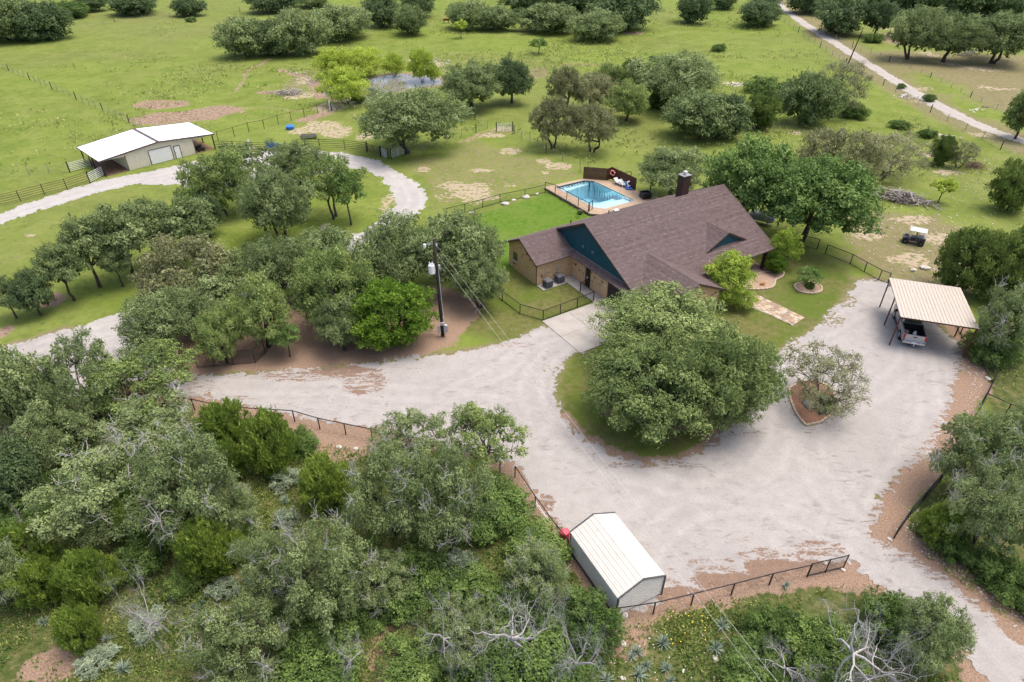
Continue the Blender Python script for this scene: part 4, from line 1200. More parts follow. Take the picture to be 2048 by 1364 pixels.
# ================================================================== AIR CONDITIONERS
MAT['ac_grey'] = plain('grey condenser', (.13, .14, .155), .55, .2)
for (x, y, lab) in [(-3.75, 1.02, 'left grey air conditioner nearest the corner of the brick wing'), (-2.15, 1.18, 'right grey air conditioner nearest the inner corner of the wall')]:
    t = thing('air_conditioner', HW(x, y, .09), HOUSE[2], lab, 'air conditioner', 'air conditioners')
    MB().box((0, 0, .42), (.82, .82, .8)).build('case', MAT['ac_grey'], t, bevel=.06)
    m = MB()
    for k in range(12):
        for (ax, ay, rz) in ((0, -.418, 0), (-.418, 0, math.pi / 2)):
            m.box((ax, ay, .1 + k * .058), (.68, .016, .016), rz)
    m.build('louvers', plain('condenser slats', (.09, .095, .105), .6), t)
    m = MB(); m.lathe([(.3, 0), (.33, .03), (.3, .045), (.27, .03)], (0, 0, .82), 20); m.build('fan_ring', MAT['ac_grey'], t)
    MB().lathe([(.28, 0), (.28, .005)], (0, 0, .825), 20).build('fan_opening', MAT['black'], t)
    for k in range(4):
        MB().box((0, 0, .837), (.52, .06, .008), k * math.pi / 4).build('fan_blade', MAT['ac_grey'], t)
    MB().tube([(.2, .45, .3), (.2, .62, .35), (.2, .62, 1.25)], .03, 5).box((.2, .62, 1.3), (.16, .08, .22)).build('service_box', MAT['galv'], t)

# ================================================================== SWIMMING POOL
from mathutils.geometry import tessellate_polygon
pool = thing('swimming_pool', P_DECK[0], 0, 'angular blue swimming pool set in a tan stone deck', 'pool')
o = P_DECK[0]
MAT['deck'] = plain('tan pool deck', (.36, .265, .185), .85, var=.14, scale=1.4, bump=.2)
rel = lambda q: Vector((q.x - o.x, q.y - o.y, 0))
D_, Wt = [rel(q) for q in P_DECK], [rel(q) for q in P_WATER]
tri = tessellate_polygon([D_, Wt])
allv = D_ + Wt
m = MB(); m.v = [(v.x, v.y, 0) for v in allv]; m.f = [tuple(t_) for t_ in tri]
for i in range(len(D_)):
    a, b = D_[i], D_[(i + 1) % len(D_)]
    m.quad((a.x, a.y, -.12), (b.x, b.y, -.12), (b.x, b.y, 0), (a.x, a.y, 0))
m.build('deck', MAT['deck'], pool)
def inset_ring(P, k):
    c = sum(P, Vector()) / len(P); return [p + (p - c).normalized() * k for p in P]
m = MB(); inn = inset_ring(D_, -.06)
for i in range(len(D_)):
    a, b = inn[i], inn[(i + 1) % len(D_)]
    m.quad((a.x, a.y, -.5), (b.x, b.y, -.5), (b.x, b.y, -.11), (a.x, a.y, -.11))
m.build('retaining_wall', plain('deck wall stone', (.2, .15, .115), .9, var=.3, scale=5, bump=.4), pool)
outc = inset_ring(Wt, .28); m = MB()
for i in range(len(Wt)):
    j = (i + 1) % len(Wt)
    m.quad((Wt[i].x, Wt[i].y, .012), (Wt[j].x, Wt[j].y, .012), (outc[j].x, outc[j].y, .012), (outc[i].x, outc[i].y, .012))
    m.quad((Wt[i].x, Wt[i].y, -.05), (Wt[j].x, Wt[j].y, -.05), (Wt[j].x, Wt[j].y, .012), (Wt[i].x, Wt[i].y, .012))
m.build('coping', plain('pool coping', (.40, .32, .24), .8, var=.12, scale=4), pool)
m = MB()
for i in range(len(Wt)):
    j = (i + 1) % len(Wt)
    m.quad((Wt[i].x, Wt[i].y, -.24), (Wt[j].x, Wt[j].y, -.24), (Wt[j].x, Wt[j].y, -.05), (Wt[i].x, Wt[i].y, -.05))
m.build('tile_band', plain('dark waterline tile', (.05, .06, .07), .3), pool)
plas = plain('pool plaster', (.50, .62, .67), .6, var=.06, scale=1)
nG = 70
Wx = [p.x for p in Wt]; Wy = [p.y for p in Wt]
bx_, by_ = np.meshgrid(np.linspace(min(Wx) - .1, max(Wx) + .1, nG), np.linspace(min(Wy) - .1, max(Wy) + .1, nG))
psd_ = poly_sd(bx_, by_, Wt)
far_c = rel(G(1172, 366, DZ)); dfar = np.sqrt((bx_ - far_c.x) ** 2 + (by_ - far_c.y) ** 2)
sa_, sb_ = rel(G(1188, 405, DZ)), rel(G(1247, 391, DZ)); nx_, ny_ = (sb_.y - sa_.y), -(sb_.x - sa_.x); ln_ = math.hypot(nx_, ny_)
side = ((bx_ - sa_.x) * nx_ + (by_ - sa_.y) * ny_) / ln_
wa_, wb_ = rel(G(1128, 376, DZ)), rel(G(1170, 364, DZ)); ex_, ey_ = (wb_.y - wa_.y), -(wb_.x - wa_.x); le_ = math.hypot(ex_, ey_)
ledge = ((bx_ - wa_.x) * -ex_ + (by_ - wa_.y) * -ey_) / le_
dep = -1.0 - 1.5 * (1 - smooth(3.0, 4.6, dfar))
dep = np.where(side > 0, -.42, dep)
dep = np.where((ledge > 0), -.55, dep)
dep = np.where(psd_ > -.02, -.2, dep)
Vb = np.stack([bx_, by_, dep], -1).reshape(-1, 3); ib = np.arange(nG * nG).reshape(nG, nG)
ok = (psd_ < .12); cell = ok[:-1, :-1] & ok[1:, :-1] & ok[:-1, 1:] & ok[1:, 1:]
r_, c_ = np.nonzero(cell); Fb = np.stack([ib[r_, c_], ib[r_, c_ + 1], ib[r_ + 1, c_ + 1], ib[r_ + 1, c_]], -1)
us, inv = np.unique(Fb, return_inverse=True)
link('basin', np_mesh('basin', Vb[us], inv.reshape(Fb.shape), plas, False), pool)
wm = bpy.data.materials.new('pool water'); wm.use_nodes = True; nt = wm.node_tree
for nd in list(nt.nodes): nt.nodes.remove(nd)
outn = nt.nodes.new('ShaderNodeOutputMaterial'); mixn = nt.nodes.new('ShaderNodeMixShader'); tb = nt.nodes.new('ShaderNodeBsdfTransparent'); gl = nt.nodes.new('ShaderNodeBsdfGlossy')
fr = nt.nodes.new('ShaderNodeFresnel'); fr.inputs[0].default_value = 1.33; gl.inputs['Roughness'].default_value = .05; tb.inputs[0].default_value = (.93, .98, 1, 1)
nz = nt.nodes.new('ShaderNodeTexNoise'); nz.inputs['Scale'].default_value = 2.2; bp = nt.nodes.new('ShaderNodeBump'); bp.inputs['Strength'].default_value = .12; nt.links.new(nz.outputs[0], bp.inputs['Height']); nt.links.new(bp.outputs[0], gl.inputs['Normal']); nt.links.new(bp.outputs[0], fr.inputs['Normal'])
nt.links.new(fr.outputs[0], mixn.inputs[0]); nt.links.new(tb.outputs[0], mixn.inputs[1]); nt.links.new(gl.outputs[0], mixn.inputs[2]); nt.links.new(mixn.outputs[0], outn.inputs['Surface'])
va = nt.nodes.new('ShaderNodeVolumeAbsorption'); va.inputs['Color'].default_value = (.12, .74, .86, 1); va.inputs['Density'].default_value = .13; nt.links.new(va.outputs[0], outn.inputs['Volume'])
MB().prism([(p.x, p.y) for p in inset_ring(Wt, -.004)], -2.6, -.10).build('water', wm, pool)
yard_fence([(1090,385),(1110,391),(1133,404),(1156,417),(1178,428)], 'black fence along the lawn edge of the pool deck', step=3, h=1.5)
t = yard_fence([(1176,429),(1184,424)], 'small black gate at the corner of the pool deck', step=2, h=1.6)
# privacy fence of single boards
bf = thing('privacy_fence', G(1166, 357, DZ), 0, 'dark stained board fence round the far corner of the pool', 'fence')
MAT['board'] = plain('stained cedar boards', (.075, .026, .018), .8, var=.35, scale=2.5)
ob = G(1166, 357, DZ); rng = random.Random(4)
for run in ([(1166,357),(1213,361)], [(1213,361),(1222,357.5),(1271,381)]):
    P = GP(run, DZ)
    for a, b in zip(P[:-1], P[1:]):
        L = (b - a).length; n = max(1, int(L / .155)); ang = math.atan2((b - a).y, (b - a).x)
        for i in range(n):
            c = a.lerp(b, (i + .5) / n) - ob
            hh = 1.72 + rng.uniform(-.03, .03)
            MB().box((0, rng.uniform(-.008, .008), hh / 2), (L / n - .012, .022, hh)).build('board', MAT['board'], bf, loc=(c.x, c.y, 0), rz=ang)
        for z in (.3, 1.3):
            MB().beam(a - ob + Vector((0, .06, z - DZ * 0)), b - ob + Vector((0, .06, z)), .04, .09).build('rail', MAT['board'], bf)
MAT['orange'] = plain('orange life ring', (.62, .16, .08), .5)
c = G(1222, 361, DZ); m = MB(); ring = [(.33 * math.cos(k * math.pi / 9), 0, .33 * math.sin(k * math.pi / 9)) for k in range(19)]
lr = thing('life_ring', Vector((c.x + .1, c.y - .14, DZ + 1.15)), -.6, 'orange life ring hanging on the dark board fence', 'life ring')
MB().tube(ring, .085, 8, cap=False).build('ring', MAT['orange'], lr, smooth=True)
for k in range(4):
    a = k * math.pi / 2 + .4; MB().tube([(.33 * math.cos(a - .14), 0, .33 * math.sin(a - .14)), (.33 * math.cos(a), 0, .33 * math.sin(a)), (.33 * math.cos(a + .14), 0, .33 * math.sin(a + .14))], .092, 8).build('band', MAT['white'], lr)
def lounger(px, py, rz, label):
    t = thing('lounge_chair', G(px, py, DZ), rz, label, 'lounge chair', 'white pool loungers')
    MB().box((.55, 0, .34), (1.25, .62, .06)).build('seat', MAT['white'], t, bevel=.02)
    m = MB()
    for k in range(7): m.box((.05 + k * .18, 0, .378), (.12, .56, .02))
    m.build('slats', MAT['white'], t)
    b = MB(); b.quad((-.05, -.31, .36), (-.05, .31, .36), (-.62, .31, .8), (-.62, -.31, .8)); b.quad((-.09, -.31, .32), (-.66, -.31, .76), (-.66, .31, .76), (-.09, .31, .32))
    b.beam((-.05, -.3, .35), (-.62, -.3, .78), .06); b.beam((-.05, .3, .35), (-.62, .3, .78), .06); b.build('backrest', MAT['white'], t)
    for (x, y) in ((-.4, -.27), (-.4, .27), (1.1, -.27), (1.1, .27)): MB().box((x, y, .16), (.07, .07, .32)).build('leg', MAT['white'], t)
    for s in (-1, 1): MB().beam((-.2, s * .33, .52), (.35, s * .33, .52), .06, .05).build('armrest', MAT['white'], t)
lounger(1236, 369, -.9, 'white plastic lounge chair nearest the life ring')
lounger(1246, 372, -.85, 'white plastic lounge chair beside the blue float')
t = thing('pool_float', G(1257, 378, DZ), -.5, 'blue and white folded pool float by the loungers', 'float')
MB().tube([(.42 * math.cos(k * .42), .3 * math.sin(k * .42), .12) for k in range(16)], .11, 7).build('ring', MAT['blue'], t, smooth=True)
MB().tube([(-.2, .1, .15), (-.35, .2, .5), (-.3, .3, .85), (-.05, .35, .95)], [.16, .14, .12, .1], 7).build('back', MAT['white'], t, smooth=True)
MB().tube([(-.3, .05, .3), (-.45, .15, .6), (-.4, .2, .85)], [.13, .14, .1], 7).build('pillow', MAT['blue'], t, smooth=True)
t = thing('open_box', G(1290, 397, DZ * .6), .3, 'square black open-topped box at the pool deck corner', 'planter')  # open black box, its use unknown
for (x, y, sx, sy) in ((0, -.55, 1.2, .08), (0, .55, 1.2, .08), (-.56, 0, .08, 1.02), (.56, 0, .08, 1.02)): MB().box((x, y, .45), (sx, sy, .9)).build('side', MAT['black'], t)
MB().box((0, 0, .7), (1.04, 1.02, .06)).build('inner_panel', MAT['black'], t)
m = MB().tube([(0, 0, 0), (0, 0, 1.4), (.12, 0, 1.55), (.9, .3, 1.55), (1.0, .33, 1.4), (1.0, .33, 0)], .05, 7)
tag(m.build('handrail', MAT['black_metal'], loc=G(1247, 366)), 'black arched handrail standing behind the board fence', 'handrail')
t = thing('flower_pot', G(1160, 428), 0, 'round dark pot with a small green plant at the lawn edge', 'pot')
MB().lathe([(.2, 0), (.33, .15), (.36, .35), (.3, .45), (.33, .5)], (0, 0, 0), 14).build('pot', plain('clay pot', (.09, .06, .05), .7), t)

# ================================================================== PICKUP TRUCK
def CW(x, y, z=0):
    c, s = math.cos(-.307), math.sin(-.307); return Vector((34.39 + c * x - s * y, 49.069 + s * x + c * y, z))
tk = thing('pickup_truck', CW(1.95, .42, .04), -.307 - .02, 'silver pickup truck parked tail-out under the carport', 'truck')
paint = NM('silver car paint', .3, .5, .65); paint.color((.42, .43, .45)); MAT['paint'] = paint.m
MAT['chrome'] = plain('chrome', (.6, .6, .62), .2, .9, var=.05)
MAT['tail'] = plain('red lamp lens', (.45, .01, .015), .25)
MAT['tyre'] = plain('tyre rubber', (.012, .012, .013), .85)
MB().extrude_x([(2.02, .48), (5.72, .48), (5.86, .62), (5.86, 1.0), (5.7, 1.12), (4.45, 1.22), (2.02, 1.22)], -.98, .98).build('body', MAT['paint'], tk, bevel=.05)
cab = MB().extrude_x([(2.1, 1.2), (4.4, 1.2), (3.65, 1.84), (2.25, 1.86)], -.84, .84).build('cab', MAT['paint'], tk, bevel=.06)
m = MB(); m.quad((-.72, 2.10, 1.3), (.72, 2.10, 1.3), (.68, 2.21, 1.76), (-.68, 2.21, 1.76)); m.build('rear_window', MAT['glass'], cab)
m = MB(); m.quad((-.76, 4.33, 1.28), (.76, 4.33, 1.28), (.7, 3.72, 1.8), (-.7, 3.72, 1.8)); m.build('windshield', MAT['glass'], cab)
for s in (-1, 1):
    for (a, b, c_, d) in ((2.35, 3.05, 2.42, 3.05), (3.13, 4.1, 3.13, 3.62)):
        m = MB(); m.quad((s * .845, a, 1.3), (s * .845, b, 1.3), (s * .845, d, 1.74), (s * .845, c_, 1.74)); m.build('side_window', MAT['glass'], cab)
    MB().extrude_x([(.06, .55), (2.0, .55), (2.0, 1.3), (.06, 1.3)], s * .90 - .08, s * .90 + .08).build('bed_side', MAT['paint'], tk, bevel=.03)
    MB().box((s * .86, .02, 1.05), (.16, .1, .42)).build('tail_light', MAT['tail'], tk, bevel=.02)
    mr = MB().box((s * 1.12, 4.05, 1.32), (.2, .1, .24)).beam((s * .9, 4.05, 1.25), (s * 1.1, 4.05, 1.28), .05).build('mirror', MAT['black'], tk)
    MB().box((s * .87, 5.83, .9), (.2, .08, .22)).build('headlight', MAT['white'], tk)
    MB().beam((s * .99, 2.2, .45), (s * .99, 4.2, .45), .14, .05).build('running_board', MAT['black'], tk)
    for y in (1.18, 4.85):
        w = MB(); w.tube([(s * .74, y, .4), (s * 1.0, y, .4)], .4, 20); wo = w.build('wheel', MAT['tyre'], tk)
        MB().tube([(s * .96, y, .4), (s * 1.008, y, .4)], .25, 14).build('rim', MAT['galv'], wo)
        MB().tube([(s * .93, y, .46), (s * .985, y, .46)], .47, 20).build('wheel_arch', MAT['black'], tk)
MB().box((0, 1.03, .66), (1.64, 1.94, .06)).build('bed_floor', MAT['black'], tk)
MB().box((0, 1.98, .95), (1.64, .06, .66)).build('bed_front', MAT['black'], tk)
for s in (-1, 1): MB().box((s * .81, 1.03, .97), (.025, 1.9, .62)).build('bed_liner', MAT['black'], tk)
tg = MB().box((0, .03, .95), (1.6, .08, .68)).build('tailgate', MAT['paint'], tk, bevel=.02)
MB().box((0, -.015, 1.08), (.34, .03, .09)).build('handle', MAT['black'], tg)
MB().box((0, -.12, .56), (1.86, .22, .2)).build('rear_bumper', MAT['chrome'], tk, bevel=.03)
MB().box((0, -.24, .6), (.36, .02, .18)).build('license_plate', MAT['white'], tk)
MB().box((0, 5.9, .6), (1.86, .16, .24)).build('front_bumper', MAT['chrome'], tk, bevel=.03)
MB().tube([(0, -.2, .42), (0, -.5, .42)], .035, 6).lathe([(.05, 0), (.06, .05), (.03, .1)], (0, -.48, .44), 8).build('hitch_ball', MAT['chrome'], tk)
ck = CW(1.42, 1.5, .73)
t = thing('metal_drum', ck, 0, 'round ribbed metal drum standing in the truck bed', 'drum')
MB().lathe([(.2, 0), (.22, .02), (.2, .06), (.2, .15), (.22, .17), (.2, .2), (.2, .3), (.22, .33), (.14, .35)], (0, 0, 0), 14).build('shell', MAT['galv'], t)
MB().lathe([(.15, 0), (.15, .02)], (0, 0, .345), 12).build('lid', MAT['wood_grey'], t)
t = thing('gas_cylinder', CW(2.12, 1.42, .73), 0, 'small white gas cylinder in the truck bed', 'cylinder')
MB().lathe([(.1, 0), (.15, .03), (.16, .1), (.16, .25), (.1, .33), (.04, .35)], (0, 0, 0), 14).build('tank', MAT['white'], t, smooth=True)
MB().lathe([(.09, 0), (.09, .1)], (0, 0, .33), 10).build('collar', MAT['white'], t)

# ================================================================== SMALLER THINGS
def rock_mesh(seed, flat=.65, sub=2):
    bm = bmesh.new(); bmesh.ops.create_icosphere(bm, subdivisions=sub, radius=1)
    r = random.Random(seed); ph = [Vector((r.uniform(-1, 1), r.uniform(-1, 1), r.uniform(-1, 1))).normalized() for _ in range(7)]; am = [r.uniform(.1, .32) for _ in ph]
    for v in bm.verts:
        n = v.co.normalized(); k = 1.0
        for p, a in zip(ph, am): k -= a * max(0, n.dot(p) - .45) * 1.6
        v.co = n * (k + r.uniform(-.03, .03)); v.co.z *= flat
    me = bpy.data.meshes.new('rock'); bm.to_mesh(me); bm.free(); return me
ROCKS = [rock_mesh(k, .5 + .3 * (k % 3) / 2, 2) for k in range(5)]
ROCKS_S = [rock_mesh(k + 20, .6, 1) for k in range(5)]
for me in ROCKS + ROCKS_S: me.materials.append(MAT['stone_pale'])
BOULD = rock_mesh(77, .72, 3); BOULD.materials.append(MAT['stone_grey'])
def rock(px, py, r, label, me=None, group=None, name='rock'):
    r *= .8 if me is None else 1
    o = link(name, me or ROCKS[int(px) % 5], None, G(px, py, r * .15), px * .37); o.scale = (r, r * .7, r * .7)
    return tag(o, label, 'rock', group)
rock(1617, 808, .72, 'grey boulder in the gravel island bed under the sparse tree', BOULD, name='boulder')
for (px, py, r, lab) in [(1052,394,.8,'white limestone boulder under the pool yard fence'), (1010,408,.9,'grey-white boulder left of the white one by the fence'), (1028,400,.5,'smaller stone between the two boulders by the fence'),
    (943,425,.5,'stone at the left end of the pool yard fence'), (1074,388,.55,'reddish rock beside the pool gate post'), (1850,535,.9,'flat pale rock in the field above the carport'), (1827,540,.6,'small pale rock left of the flat rock above the carport'),
    (1975,757,.45,'white stone behind the right fence bend'), (1245,1287,.38,'pale stone at the foot of the bright shrub by the shed'), (1368,1342,.2,'small white stone among the yuccas'), (1246,1357,.25,'white stone at the bottom edge among the yuccas'),
    (1431,1318,.3,'flat pale stone below the right yucca'), (1250,1232,.4,'pale slab beside the shed corner post'), (678,893,.35,'left white stone in the litter below the fence'), (712,897,.32,'right white stone in the litter below the fence'),
    (1780,1078,.28,'white stone at the foot of the right fence end'), (1650,1125,.3,'white stone behind the open entrance gate'), (1686,1140,.28,'white stone by the gate end post'), (742,278,.35,'dark stone on the bare patch by the corral'), (880,588,.4,'grey stone at the base of the oaks behind the pole')]:
    rock(px, py, r, lab)
def rock_pile(px, py, w, d, n, label, seed):
    t = thing('rock_pile', G(px, py), 0, label, 'rock pile'); r = random.Random(seed)
    for k in range(n):
        x, y = r.gauss(0, w * .4), r.gauss(0, d * .4); s = r.uniform(.18, .45)
        q = link('stone', ROCKS_S[k % 5], t, (x, y, s * .3 + max(0, .5 - abs(x) / w - abs(y) / d) * .5), r.uniform(0, 6)); q.scale = (s, s * r.uniform(.6, 1), s * .8)
rock_pile(1472, 170, 3.2, 2.0, 34, 'white limestone rock pile in the pasture beyond the junipers', 1)
rock_pile(1808, 194, 2.8, 1.8, 34, 'grey rubble pile beside the far road', 2)
rock_pile(1951, 222, 2.6, 1.6, 28, 'white rock pile on the field side of the far road', 3)
rock_pile(1895, 275, 2.6, 1.5, 16, 'scattered white rocks behind the small junipers', 4)
tag(link('tire', MB().tube([(.5 * math.cos(k * .35), .5 * math.sin(k * .35), .16) for k in range(19)], .16, 7, cap=False).mesh('tire', MAT['tyre']), None, G(1969, 217)), 'old black tire beside the white rock pile', 'tire')

def sticks(n, w, d, h, seed, rmin=.02, rmax=.09, Lmin=.8, Lmax=3.2):
    r = random.Random(seed); m = MB()
    for _ in range(n):
        c = Vector((r.gauss(0, w * .35), r.gauss(0, d * .35), 0)); e = max(0, 1 - (c.x / w) ** 2 - (c.y / d) ** 2); c.z = r.uniform(.05, max(.1, h * e))
        a = r.uniform(0, 6.28); L = r.uniform(Lmin, Lmax) / 2; dv = Vector((math.cos(a), math.sin(a), r.uniform(-.25, .35))) * L
        R0 = r.uniform(rmin, rmax); mid = c + Vector((r.uniform(-.15, .15), r.uniform(-.15, .15), r.uniform(0, .15)))
        p0, p1 = c - dv, c + dv; p0.z = max(.03, p0.z); p1.z = max(.03, p1.z)
        m.tube([p0, mid, p1], [R0, R0 * .8, R0 * .35], 5)
    return m
MAT['deadwood'] = plain('bleached dead wood', (.33, .30, .275), .95, var=.4, scale=2.5, bump=.3)
MAT['deadbrown'] = plain('brown brush', (.17, .115, .09), .95, var=.4)
t = thing('brush_pile', G(1795, 400), -.55, 'long heap of bleached cut branches in the rocky field', 'brush pile')
b = sticks(190, 5.5, 1.6, 1.3, 5).build('branches', MAT['deadwood'], t); b['kind'] = 'stuff'
b = sticks(160, 5.2, 1.5, 1.0, 6, .008, .02, .8, 2.2).build('twigs', MAT['deadbrown'], t); b['kind'] = 'stuff'
t = thing('brush_pile', G(1945, 335), 0, 'small reddish brown brush heap by the two junipers', 'brush pile')
b = sticks(120, 1.8, 1.2, .9, 7, .01, .03).build('twigs', MAT['deadbrown'], t); b['kind'] = 'stuff'
t = thing('brush_pile', G(580, 188), 0, 'grey driftwood heap in the mud left of the pond', 'brush pile')
b = sticks(90, 4.5, 1.2, .7, 8).build('branches', MAT['deadwood'], t); b['kind'] = 'stuff'
t = thing('fallen_branch', G(1935, 112), .5, 'bleached fallen branch in front of the far oaks', 'branch')
sticks(26, 4.5, 1.6, 1.6, 9, .03, .10, 2.5, 6).build('limbs', MAT['deadwood'], t)
t = thing('fallen_branch', G(958, 617), 1.2, 'thin bare stick lying on the grass right of the pole', 'branch')
MB().tube([(-.9, 0, .05), (-.1, .1, .08), (.9, -.05, .05)], [.03, .05, .02], 5).tube([(-.1, .1, .08), (.3, .6, .06)], [.03, .015], 5).build('limb', MAT['deadwood'], t)

rng = random.Random(21); m = MB()
for (poly, n, smin, smax) in [([(1660,400),(1760,300),(1990,290),(2000,520),(1900,600),(1790,555),(1690,500)], 620, .03, .13), ([(1935,720),(1970,740),(1955,830),(1880,940),(1790,1060),(1850,1110),(1960,1190),(2060,1285),(2060,1240),(1870,1100),(1830,1040),(1925,850)], 260, .02, .07), ([(590,130),(640,150),(620,200),(560,190)], 120, .08, .22), ([(830,112),(900,118),(900,145),(850,140)], 120, .08, .22), ([(1230,1250),(1480,1200),(1480,1364),(1200,1364)], 70, .02, .06)]:
    P = GP(poly); xs_ = [p.x for p in P]; ys_ = [p.y for p in P]; k = 0
    while k < n:
        x, y = rng.uniform(min(xs_), max(xs_)), rng.uniform(min(ys_), max(ys_))
        if float(poly_sd(np.array([x]), np.array([y]), P)[0]) < 0:
            k += 1; r = rng.uniform(smin, smax); a = [rng.uniform(.7, 1.2) for _ in range(5)]
            m.prism([(x + r * a[i] * math.cos(i * 1.2566), y + r * .8 * a[i] * math.sin(i * 1.2566)) for i in range(5)], -.02, r * rng.uniform(.4, .8))
tag(m.build('loose_stones', MAT['stone_pale']), 'small pale stones strewn over the rocky ground', None, None, 'stuff')
# propane tank
t = thing('propane_tank', G(1521, 446), -.62, 'grey horizontal propane tank under the green tree behind the house', 'tank')
prof = [(0.02, -1.6), (.3, -1.55), (.5, -1.35), (.56, -1.1), (.56, 1.1), (.5, 1.35), (.3, 1.55), (.02, 1.6)]
m = MB(); m.tube([(z, 0, .85) for r, z in prof], [r for r, z in prof], 18); m.build('tank', plain('tank grey', (.33, .34, .35), .5), t, smooth=True)
for x in (-.9, .9): MB().box((x, 0, .2), (.15, .7, .5)).build('foot', MAT['galv'], t)
MB().lathe([(.2, 0), (.2, .16), (.12, .22)], (0, 0, 1.38), 12).build('valve_dome', MAT['grey_box'], t)

# off-road buggy
t = thing('utility_buggy', G(1825, 486), 1.05, 'small off-road buggy with a white canopy in the rocky field', 'buggy')
MB().extrude_x([(-1.2, .42), (1.25, .42), (1.3, .7), (.7, .85), (.6, .62), (-.3, .62), (-.35, .95), (-1.2, .95)], -.55, .55).build('body', plain('dark buggy body', (.05, .05, .06), .5), t, bevel=.04)
MB().box((0, -.75, 1.0), (1.0, .8, .12)).build('cargo_bed', plain('grey bed', (.2, .2, .22), .6), t)
MB().box((0, .15, .78), (1.0, .45, .14)).box((0, -.15, 1.05), (1.0, .12, .45)).build('seat', MAT['black'], t)
m = MB()
for sx in (-.55, .55):
    m.tube([(sx, .75, .8), (sx, .45, 1.75), (sx, -.75, 1.75), (sx, -.9, .9)], .03, 6); m.tube([(sx, -.15, .9), (sx, -.15, 1.75)], .03, 6)
m.build('roll_cage', MAT['wood_grey'], t)
MB().box((0, -.15, 1.8), (1.5, 1.9, .06)).build('canopy', plain('faded canopy', (.42, .42, .42), .7), t, bevel=.02)
MB().box((.3, .9, .86), (.3, .35, .1)).build('hood_panel', plain('faded blue panel', (.03, .07, .2), .6), t)
for sx in (-.6, .6):
    for y in (-.85, .85):
        w = MB().tube([(sx - .12, y, .33), (sx + .12, y, .33)], .33, 14).build('wheel', MAT['tyre'], t)
        MB().tube([(sx - .13, y, .33), (sx + .13, y, .33)], .16, 10).build('rim', MAT['shedtrim'], w)

t.scale = (.95, .95, .95)
# barn yard things
t = thing('feed_trough', G(618, 277), .2, 'low grey feed trough on the bare patch behind the corral', 'trough')
MB().box((0, 0, .3), (2.6, .7, .08)).build('base', MAT['wood_grey'], t)
for (x, y, sx, sy) in ((0, -.35, 2.6, .06), (0, .35, 2.6, .06), (-1.3, 0, .06, .64), (1.3, 0, .06, .64)): MB().box((x, y, .48), (sx, sy, .36)).build('side', MAT['wood_grey'], t)
for x in (-1, 1): MB().box((x, 0, .13), (.1, .5, .26)).build('leg', MAT['wood_dark'], t)
t = thing('water_tub', G(581, 258), 0, 'round blue tub on the grass behind the corral', 'tub')
MB().lathe([(.55, 0), (.66, .12), (.7, .5), (.74, .52), (.66, .56), (.4, .62)], (0, 0, 0), 18).build('shell', MAT['blue'], t)
for i, (px, py, lab) in enumerate([(537,297,'leftmost of the three blue barrels by the grove'), (545,298,'middle of the three blue barrels by the grove'), (553,298,'rightmost of the three blue barrels by the grove')]):
    t = thing('barrel', G(px, py), 0, lab, 'barrel', 'blue barrels')
    MB().lathe([(.28, 0), (.3, .05), (.3, .28), (.32, .3), (.3, .32), (.3, .58), (.32, .6), (.3, .62), (.3, .86), (.27, .9)], (0, 0, 0), 14).build('drum', MAT['blue'], t)
t = thing('barrel', G(1128, 1082), 0, 'red plastic barrel squeezed between fence and shed', 'barrel')
MB().lathe([(.3, 0), (.33, .05), (.33, .35), (.35, .37), (.33, .4), (.33, .7), (.35, .72), (.33, .75), (.33, .92), (.3, .97)], (0, 0, 0), 16).build('drum', MAT['red'], t)
MB().lathe([(.26, 0), (.26, .02)], (0, 0, .96), 14).build('lid', plain('pink lid', (.6, .1, .12), .4), t)
t = thing('small_vehicle', G(400, 301), .8, 'small dark vehicle parked under the barn lean-to', 'vehicle')  # small dark vehicle, exact type unknown
MB().extrude_x([(-.8, .3), (.85, .3), (.9, .6), (.3, .7), (.2, .5), (-.4, .5), (-.8, .62)], -.35, .35).build('body', MAT['black'], t, bevel=.04)
MB().box((0, -.3, .72), (.45, .4, .1)).box((0, -.5, .9), (.45, .08, .35)).build('seat', MAT['black'], t)
MB().tube([(0, .3, .6), (0, .1, .95)], .02, 5).build('steering_column', MAT['black'], t)
for sx in (-.4, .4):
    for (y, r) in ((-.55, .28), (.6, .2)): MB().tube([(sx - .1, y, r), (sx + .1, y, r)], r, 12).build('wheel', MAT['tyre'], t)
c = G(1505, 533)
t = thing('porch_chair', HW(17.2, -7.2, .12), HOUSE[2] + 2.6, 'red-brown wooden chair on the porch', 'chair')
rw = plain('red stained wood', (.28, .05, .025), .6)
MB().box((0, 0, .4), (.55, .55, .05)).build('seat', rw, t)
for k in range(5): MB().box((-.22 + k * .11, .28, .8), (.09, .03, .8)).build('slat', rw, t)
for (x, y) in ((-.25, -.25), (.25, -.25), (-.25, .25), (.25, .25)): MB().box((x, y, .2), (.06, .06, .4)).build('leg', rw, t)
for s in (-1, 1): MB().box((s * .3, 0, .62), (.1, .6, .04)).build('armrest', rw, t)

